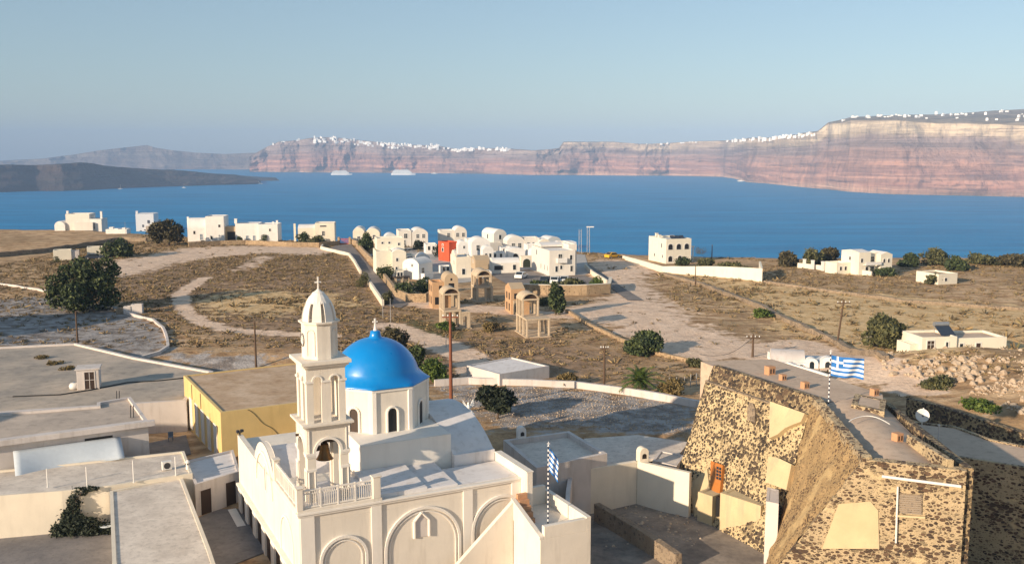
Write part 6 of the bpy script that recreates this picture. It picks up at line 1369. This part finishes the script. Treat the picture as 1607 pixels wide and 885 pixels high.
def plants():
    tree('large_tree', 'large dark evergreen tree spreading over the left field', 133, 488, 118, 86, 'leaf_dark', n=9000, lobes=30, z0f=.0, size=.34, custom=[(-.40, 0, .22, .15), (-.25, .2, .2, .17), (-.05, -.1, .22, .2), (.18, .1, .22, .2), (.38, 0, .25, .16), (-.36, -.1, .5, .15), (-.16, .1, .52, .2), (.1, 0, .55, .2), (.34, -.1, .55, .17), (-.12, .2, .78, .15), (.1, -.2, .8, .15), (.3, .1, .8, .15), (-.28, .1, .68, .13), (.0, -.35, .4, .16), (.0, .35, .5, .16), (.42, .1, .72, .09), (-.45, 0, .36, .09)])
    tree('round_tree', 'round brown green tree between the tower house and the vaulted rim house', 265, 386, 62, 42, 'leaf_brown', n=4000, lobes=14, z0f=.10, size=.5)
    tree('field_bush', 'dark green spreading bush right of the two farm huts', 188, 403, 58, 28, 'leaf_dark', 'bush', 2600, False)
    tree('field_bush', 'small green bush in front of the left farm hut', 88, 412, 20, 10, 'leaf_olive', 'bush', 500, False)
    tree('conifer', 'dark slim bushy conifer between the brick house and the stone wall', 872, 494, 30, 54, 'leaf_dark', n=3600, lobes=16, z0f=.06, size=.36)
    tree('tamarisk_tree', 'broad olive green tree in the golden field left of the yellow bungalow', 1385, 547, 84, 52, 'leaf_olive', n=6500, lobes=20, z0f=.08, size=.32)
    tree('hedge_bush', 'long low dark green bush by the tan stone kerb in the scrub', 1010, 554, 76, 36, 'leaf_dark', 'bush', 4800, False, .3, 16)
    tree('field_bush', 'low green bush beside the dark bank in the right hand field', 1197, 498, 40, 15, 'leaf_green', 'bush', 1600, False)
    tree('fruit_tree', 'dark round leafed tree standing on the gravel plot', 781, 657, 74, 54, 'leaf_black', n=4600, lobes=16, size=.26, z0f=.20)
    tree('round_bush', 'bright green dome shaped bush right behind the blue dome', 682, 600, 60, 38, 'leaf_green', 'bush', 5200, False, .24, 14)
    tree('scrub_tree', 'brown green shrub tree behind the blue dome cross', 618, 562, 56, 52, 'leaf_brown', n=3200, lobes=12, z0f=.08, size=.3)
    tree('scrub_tree', 'darker shrub tree right of the dome cross, next to the bright green bush', 648, 585, 40, 44, 'leaf_dark', n=2200, lobes=10, z0f=.08, size=.3)
    tree('round_tree', 'dark round tree in front of the twin barrel roofed houses', 576, 393, 32, 28, 'leaf_dark', n=2400, lobes=12, z0f=.08, size=.42)
    for k, (px, py, w, h, lf, lab) in enumerate([(1233, 418, 34, 24, 'leaf_brown', 'brown green tree by the sea, leftmost of the right hand grove'), (1276, 420, 42, 30, 'leaf_olive', 'olive tree left of the stepped white house with the pillared wall'), (1302, 416, 40, 28, 'leaf_brown', 'pale brown tree right behind the pillared white wall'), (1427, 418, 36, 20, 'leaf_dark', 'dark tree close to the right side of the stepped white house'), (1468, 416, 56, 26, 'leaf_olive', 'wide olive tree behind the small shed house'), (1500, 424, 44, 22, 'leaf_dark', 'dark tree at the right of the small shed house'), (1540, 416, 60, 18, 'leaf_olive', 'long low olive thicket at the right edge by the sea'), (1590, 418, 60, 20, 'leaf_brown', 'brown thicket at the far right edge by the sea')]):
        tree('coastal_tree', lab, px, py, w, h, lf, n=3000, lobes=20, z0f=.0, size=.42, group='trees along the right shore')
    for k, (px, py, w, h, lf, lab) in enumerate([(1390, 433, 40, 13, 'leaf_dark', 'dark hedge bush below the stepped white house'), (1466, 446, 34, 18, 'leaf_olive', 'round olive bush in front of the small shed house'), (1072, 418, 30, 15, 'leaf_dark', 'dark hedge bush left of three behind the long white garden wall'), (1106, 421, 44, 15, 'leaf_olive', 'olive hedge bush, middle of three behind the long white garden wall'), (1152, 426, 56, 13, 'leaf_olive', 'low olive hedge bush, right of three behind the long white garden wall'), (1100, 402, 22, 18, 'leaf_brown', 'brown tree touching the right side of the mansion'), (478, 382, 26, 18, 'leaf_dark', 'dark bush, left one in front of the cream rim house'), (497, 385, 30, 16, 'leaf_olive', 'olive bush, right one in front of the cream rim house'), (413, 379, 14, 12, 'leaf_dark', 'small dark bush in front of the wide white rim house'), (376, 380, 12, 9, 'leaf_dark', 'smallest dark bush beside the rim house carport'),
                                                 (570, 450, 24, 24, 'leaf_olive', 'olive bush in the gap of the low road wall'), (608, 478, 20, 22, 'leaf_olive', 'olive shrub at the lower end of the road wall'), (604, 440, 30, 24, 'leaf_dark', 'dark bush above the planter wall near the road pergola'), (636, 466, 46, 24, 'leaf_dark', 'dark hedge bush at the bend of the planter wall'), (668, 461, 42, 28, 'leaf_dark', 'dark hedge bush below the white gabled house'), (590, 408, 24, 10, 'leaf_dark', 'dark low bush on the terrace under the round tree'), (690, 404, 24, 22, 'leaf_black', 'nearly black tree left of the red house'), (656, 392, 26, 16, 'leaf_black', 'black green bush under the upper cream house'),
                                                 (842, 453, 40, 14, 'leaf_dark', 'dark hedge, left piece above the long tan retaining wall'), (895, 452, 60, 15, 'leaf_olive', 'olive hedge, middle piece above the long tan retaining wall'), (938, 452, 28, 20, 'leaf_green', 'green hedge, right end above the long tan retaining wall'), (893, 603, 50, 18, 'leaf_dry', 'dry yellow bush left of the timber pole by the palm'), (1055, 618, 60, 22, 'leaf_dry', 'dry reeds behind the wire fence posts'), (850, 478, 40, 12, 'leaf_olive', 'low olive scrub between brick house and conifer'), (766, 520, 36, 16, 'leaf_dry', 'dry orange shrub between the two front concrete frames'), (1090, 575, 28, 14, 'leaf_olive', 'small bush at the left end of the castle terrace'), (1470, 608, 60, 18, 'leaf_olive', 'low green shrub on the rocky slope right of the lane'), (1530, 640, 70, 16, 'leaf_green', 'green weeds above the long rubble retaining wall'), (700, 518, 44, 14, 'leaf_green', 'green weeds below the concrete frame by the red pole')]):
        tree('bush', lab, px, py, w, h, lf, 'bush', 1300, False, None, 9, 'bushes round the villas and fields')
    # palm
    P = Gt(1005, 614); t = thing('palm', 'short palm with arching fronds at the far edge of the gravel plot', 'palm tree', P); m = MB(); m.tube((0, 0, -.3), (0, 0, 1.2), .3, .24, 10); m.build('trunk', 'bark', t)
    V = []
    for k in range(46):
        a = k * 2.4; el = R(78 - 88 * (k / 46)); Lf = 3.4 * (.8 + .2 * math.sin(k)); prev = None
        for j in range(15):
            s = j / 14; r = Lf * s * math.cos(el) * (1 + .0 * s); z = 1.2 + Lf * s * math.sin(el) - .75 * s * s * Lf * .6
            c = np.array([r * math.cos(a), r * math.sin(a), z])
            if prev is not None:
                d = c - prev; d /= np.linalg.norm(d); sd = np.array([-math.sin(a), math.cos(a), 0])
                for sg in (-1, 1):
                    tip = c + sg * sd * .62 * (1 - .6 * s) + d * .25 - np.array([0, 0, .12]); V.append([prev, c, tip, (prev + tip) / 2])
            prev = c
    mesh_np('frond', np.array(V), 4, 'leaf_green', t)
    # ivy and the shrub of the lower left yard
    P = G(118, 840, 101.1); t = thing('climbing_shrub', 'dark climbing shrub in the lower left yard reaching the streaky terrace', 'shrub', P)
    L = [(0, 0, .9, 1.1, .9, .9), (-.2, .5, 2.3, .5, .5, .8), (.2, .9, 3.2, .6, .35, .35), (1.0, 1.0, 3.35, .6, .3, .2), (-.6, .4, 1.5, .5, .5, .6), (1.2, -.2, .8, .9, .7, .8), (2.3, .2, .5, .8, .6, .5), (-1.1, -.2, .5, .7, .6, .5)]
    mesh_np('foliage', leaves(crown_pts(L, 5200), .14), 4, 'leaf_black', t); m = MB(); m.tube((0, 0, -.2), (-.2, .3, 2.3), .06, .03); m.tube((-.2, .3, 2.2), (.4, .6, 3.2), .03, .02); m.build('stem', 'bark', t)
    for px, py, w, lab in ((66, 562, .9, 'leftmost'), (88, 571, 1.1, 'middle'), (108, 579, .8, 'rightmost')):
        P = G(px, py, 104.8); t = thing('roof_weed', lab + ' of the three dry tufts growing on the big grey flat roof', 'weed', P, 0, 'weeds on the big flat roof'); L = [(RNG.uniform(-.8, .8), RNG.uniform(-.5, .5), .12, .5, .4, .22) for _ in range(5)]; mesh_np('foliage', leaves(crown_pts(L, 420), .14), 4, 'leaf_dry', t)
    for px, py, w, lab in ((1255, 578, 60, 'dry grey plants along the foot of the cave house, left clump'), (1285, 590, 40, 'dry grey plants along the foot of the cave house, right clump')):
        P = Gt(px, py); t = thing('terrace_plant', lab, 'plant', P, 0); L = [(RNG.uniform(-1.6, 1.6), RNG.uniform(-.5, .5), .3, .5, .4, .35) for _ in range(8)]; mesh_np('foliage', leaves(crown_pts(L, 500), .16), 4, 'leaf_brown', t)
plants()
BLOCK = [gpoly(p) for p in ([(538, 383), (551, 383), (575, 400), (760, 395), (925, 400), (955, 447), (960, 468), (700, 470), (640, 484), (600, 484), (560, 430), (545, 404), (505, 392)],
         [(674, 486), (745, 486), (745, 518), (674, 518)], [(780, 480), (868, 490), (870, 532), (800, 528)], [(725, 600), (865, 598), (870, 575), (725, 575)], [(1000, 400), (1200, 410), (1198, 440), (1040, 425), (975, 405)], [(1240, 400), (1410, 400), (1410, 432), (1370, 434), (1250, 420)], [(1435, 556), (1570, 560), (1570, 530), (1435, 530)])]
def scrub():
    n = 130000; x = RNG.uniform(-120, 185, n); y = RNG.uniform(76, 318, n)
    keep = np.abs(x) < y * .62 + 4
    px = np.array([proj(a, b, 104) for a, b in zip(x, y)]); keep &= px[:, 1] > np.array([edge_y(p) for p in px[:, 0]]) + 1
    keep &= (px[:, 1] < 640) & ~((px[:, 0] < 480) & (px[:, 1] > 545)) & ~((px[:, 0] > 660) & (px[:, 0] < 1110) & (px[:, 1] > 596)) & ~((px[:, 0] > 1090) & (px[:, 1] > 556) & (px[:, 0] < 1400))
    for B in BLOCK: keep &= ~inside(x, y, B)
    s, g, b, gr = masks(x, y); nz = np.array([noise.noise((a * .05, c * .05, 1.5)) + .6 * noise.noise((a * .16, c * .16, 4)) for a, c in zip(x, y)])
    dens = .42 + .6 * nz + .22 * (x < 2); dens = np.where(g > .5, .10 + .55 * (nz > .42), dens); dens = np.where(b > .5, .22 + .6 * nz, dens); dens = np.where(s > .4, .015 + .10 * (nz > .5), dens)
    keep &= RNG.uniform(0, 1, n) < dens
    x, y = x[keep], y[keep]; s, g = s[keep], g[keep]; k = len(x)
    size = RNG.lognormal(-1.2, .42, k) * np.where(g > .5, 1.5, 1.0); z = np.array([ground(a, c) for a, c in zip(x, y)])
    m = 13; C = np.repeat(np.stack([x, y, z], -1), m, 0); S = np.repeat(size, m)
    d = RNG.normal(size=(k * m, 3)); d[:, 2] = np.abs(d[:, 2]); d /= np.linalg.norm(d, axis=1, keepdims=True)
    base = C + d * (S * .35)[:, None] * np.array([1.4, 1.4, .25]); tip = C + d * (S * RNG.uniform(.7, 1.2, k * m))[:, None] * np.array([1.5, 1.5, .75]); sd = np.cross(d, RNG.normal(size=d.shape)); sd /= np.linalg.norm(sd, axis=1, keepdims=True); sd *= (S * .20)[:, None]
    V = np.stack([base - sd * .6, base + sd * .6, tip + sd * .35, tip - sd * .35], 1)
    o = mesh_np('dry_scrub', V, 4, 'scrub'); o['kind'] = 'stuff'; o['label'] = 'low dry cushions of scrub scattered over the fields'
    # loose stones on the gravel plot and the shaded field
    n = 5200; P = gpoly([(680, 606), (800, 606), (900, 610), (990, 622), (1095, 642), (1075, 690), (1000, 676), (900, 672), (790, 672), (740, 640)]); bx = [p[0] for p in P]; by = [p[1] for p in P]
    x = RNG.uniform(min(bx), max(bx), n); y = RNG.uniform(min(by), max(by), n); kp = inside(x, y, P); mb = MB()
    for i, (a, c) in enumerate(zip(x[kp], y[kp])):
        r = .05 + .07 * RNG.random() ** 2; z = ground(a, c); t_ = RNG.uniform(0, 6); q = [(a + r * math.cos(t_ + j * 1.57) * (1.3 if j % 2 else .9), c + r * math.sin(t_ + j * 1.57), z - .02) for j in range(4)]; top = (a, c, z + r * .9); i0 = len(mb.v); mb.v += q + [top]
        for j in range(4): mb.f.append([i0 + j, i0 + (j + 1) % 4, i0 + 4]); mb.m.append(int(RNG.random() < .45))
    o = mb.build('gravel', ['rock', 'fieldstone'], fix=False); o['kind'] = 'stuff'; o['label'] = 'loose pale and dark stones on the gravel plot'
    # rubble of the rocky slope, and of the yard under the castle
    mb = MB(); Z = [gpoly([(1396, 566), (1440, 575), (1560, 560), (1650, 570), (1650, 660), (1560, 640), (1440, 625), (1385, 590)])]
    for k in range(2600):
        px, py = RNG.uniform(1385, 1650), RNG.uniform(556, 655)
        if noise.noise((px * .03, py * .05, 2)) < -.05 or py > 560 + .33 * (px - 1330): continue
        p = Gt(px, py); mb.rock((p.x, p.y, p.z + .02), .08 + .26 * RNG.random() ** 3, 0, k)
    for k in range(700):
        px, py = RNG.uniform(930, 1100), RNG.uniform(745, 860)
        if px < 950 and py > 790: continue
        p = Gt(px, py); mb.rock((p.x, p.y, p.z), .05 + .14 * RNG.random() ** 3, 0, 9000 + k)
    o = mb.build('rubble', 'rock'); o['kind'] = 'stuff'; o['label'] = 'pale broken stones strewn over the slope'
    lab = 'large pale boulder on the rubble slope above the retaining wall'
    for k, (px, py) in enumerate([(1412, 578), (1424, 574), (1436, 580), (1448, 572), (1402, 588), (1460, 584), (1500, 572), (1515, 580), (1530, 588), (1545, 578), (1490, 590), (1508, 598), (1526, 604), (1544, 612), (1480, 600), (1560, 596), (1575, 588), (1590, 602), (1470, 572), (1538, 600), (1420, 568), (1442, 590), (1455, 570), (1478, 582), (1496, 580), (1510, 566), (1522, 594), (1552, 568), (1566, 580), (1406, 580)]):
        p = Gt(px, py); mb = MB(); mb.rock((0, 0, .1), .36 + .26 * rnd.random(), 0, 70 + k); o = mb.build('boulder', 'rock', bevel=.06); o.location = p; tag(o, lab, 'boulder', 'boulders on the rubble slope')
    for k, (px, py, lab) in enumerate([(972, 770, 'round pale boulder at the foot of the beige yard wall'), (990, 768, 'dark boulder under the beige yard wall, right of the pale one'), (1072, 800, 'grey boulder close to the left foot of the castle')]):
        p = Gt(px, py); mb = MB(); mb.rock((0, 0, .1), .35, 0, 170 + k); o = mb.build('boulder', 'rock' if k != 1 else 'fieldstone', bevel=.04); o.location = p; tag(o, lab, 'boulder')
scrub()

# ------------------------------------------------------------------ towns along the far rim, ships and boats
def towns():
    protos = []
    for k in range(5):
        m = MB(); w, d, h = ((11, 9, 6), (15, 9, 7), (9, 9, 9), (19, 10, 6), (8, 8, 5))[k]
        m.box(-w / 2, -d / 2, -4, w / 2, d / 2, h)
        if k % 2: m.box(-w / 2, -d / 2 + 1, h, -w / 8, d / 2 - 1, h + 3)
        if k == 2: m.ext([(-w / 2, h), (w / 2, h)] + arc(-w / 2, w / 2, h, 3, 8), 'y', -d / 2, d / 2)
        protos.append(m)
    meshes = []; first = {}
    def town(n, x0, x1, lab, grp, spread, key=('caldera_cliff',), sc=1.0, mono=None):
        cols = sorted(p for (nm, p) in RIM if nm == 'caldera_cliff' and x0 <= p <= x1)
        for i in range(n):
            px = rnd.choice(cols) if mono is None else cols[int((i + .5) * len(cols) / n)]; rows = RIM['caldera_cliff', px]
            k = spread(rnd.random(), px); k = min(k, len(rows) - 1.001); a, b = Vector(rows[int(k)]), Vector(rows[int(k) + 1]); p = a.lerp(b, k - int(k))
            j = rnd.randrange(5)
            if j in first: o = first[j].copy(); COL.objects.link(o)
            else: o = protos[j].build('cliff_house', 'farwhite'); first[j] = o
            s = sc * rnd.uniform(.7, 1.25); o.location = (p.x + rnd.uniform(-4, 4), p.y + rnd.uniform(-6, 6), p.z + rnd.uniform(-1.5, 1)); o.scale = (s, s, s); o.rotation_euler = (0, 0, rnd.uniform(-.5, .5)); tag(o, lab, 'house', grp)
    town(150, 490, 800, 'tiny white house in the dense town on the cliff rim above the two cruise ships', 'houses of the far cliff town', lambda r, px: 6 - 2.2 * r * (1 if px < 700 else .6), sc=1.25)
    town(6, 425, 470, 'tiny white house on the far headland left of the cliff town', 'houses on the far headland', lambda r, px: 6 - .3 * r)
    town(10, 1005, 1110, 'tiny white house in the thin row on the middle of the cliff rim', 'houses on the middle rim', lambda r, px: 6 - .6 * r, sc=.8)
    town(54, 1140, 1278, 'tiny white house in the village on the rim just left of the cream cliff', 'houses of the rim village', lambda r, px: 6 - 1.0 * r, sc=.9)
    town(56, 1310, 1660, 'small white house scattered on the plateau above the cream cliff', 'houses on the plateau', lambda r, px: 7 + 7 * r, sc=.85)
towns()
def ship(label, px, py, L, yaw, grp='cruise ships at anchor'):
    P = G(px, py, 0); t = thing('cruise_ship', label, 'cruise ship', P, yaw, grp); B_ = L * .13; m = MB(); k = 14
    def hull(s, b_, z): return [(L * (-.5 + u), sg * b_ * (1 - max(0, (u - .72) / .28) ** 1.8) * (.85 if u < .03 else 1), z) for sg, us in ((-1, np.linspace(0, 1, k)), (1, np.linspace(1, 0, k))) for u in us]
    lo_, hi_ = hull(0, B_ * .44, -2), hull(0, B_ * .5, L * .075); n = len(lo_); i = len(m.v); m.v += lo_ + hi_
    for q in range(n): m.f.append([i + q, i + (q + 1) % n, i + n + (q + 1) % n, i + n + q]); m.m.append(0)
    m.f.append([i + n + q for q in range(n)]); m.m.append(0); m.build('hull', 'farwhite', t)
    z = L * .075
    for j, (x0, x1, h) in enumerate(((-.46, .36, .042), (-.45, .32, .036), (-.42, .28, .036), (-.36, .22, .032))):
        m = MB(); m.box(L * x0, -B_ * (.47 - .03 * j), z + .01, L * x1, B_ * (.47 - .03 * j), z + L * h); dk = m.build('deck', 'farwhite', t)
        m = MB()
        for q in range(24):
            xx = L * (x0 + (x1 - x0) * (q + .5) / 24)
            for sg in (-1, 1): y = sg * B_ * (.47 - .03 * j); m.box(xx - L * .009, y - .05, z + L * h * .35, xx + L * .009, y + .05, z + L * h * .75)
        m.build('window', 'blueframe', dk); z += L * h
    m = MB(); m.prism([(-.18 * L, -B_ * .14), (-.10 * L, -B_ * .14), (-.10 * L, B_ * .14), (-.18 * L, B_ * .14)], z, z + L * .085); m.build('funnel', 'orangewood', t)
    m = MB(); m.tube((.15 * L, 0, z), (.15 * L, 0, z + L * .06), L * .006); m.build('mast', 'frame', t)
ship('white cruise ship anchored on the left, below the start of the cliff town', 536, 275, 122, 8)
ship('white cruise ship anchored on the right, nearer the middle of the cliff town', 633, 275, 142, 4)
def boat(label, px, py, L, sail):
    P = G(px, py, 0); t = thing('sailing_boat' if sail else 'motor_boat', label, 'boat', P, rnd.uniform(-30, 30)); m = MB()
    m.prism([(-L / 2, -L * .13), (L * .2, -L * .14), (L / 2, 0), (L * .2, L * .14), (-L / 2, L * .13)], -.5, L * .11); m.build('hull', 'frame', t)
    m = MB(); m.box(-L * .25, -L * .08, L * .111, L * .15, L * .08, L * .19); m.build('cabin', 'frame', t)
    m = MB(); m.tube((0, 0, L * .1), (0, 0, L * (1.1 if sail else .4)), L * .012); m.build('mast', 'frame', t)
boat('small white sailing boat moored under the lava island, left of two', 189, 297, 16, True)
boat('small white sailing boat moored under the lava island, right of two', 289, 295, 16, True)
boat('white motor boat rounding the tip of the lava island', 406, 289, 30, False)
boat('white ferry lying at the foot of the cliff near the headland quay', 1163, 285, 34, False)
boat('white boat by the harbour below the cliff town', 682, 273, 40, False)
for k, (px, lab) in enumerate(((676, 'leftmost'), (700, 'second'), (716, 'third'))):
    P = G(px, 271.6, 0); m = MB(); m.box(-14, -6, -1, 14, 6, 8); o = m.build('harbour_house', 'farwhite'); o.location = P + Vector((0, -8, 0)); tag(o, lab + ' white harbour house on the water at the foot of the far cliff', 'house', 'harbour houses')
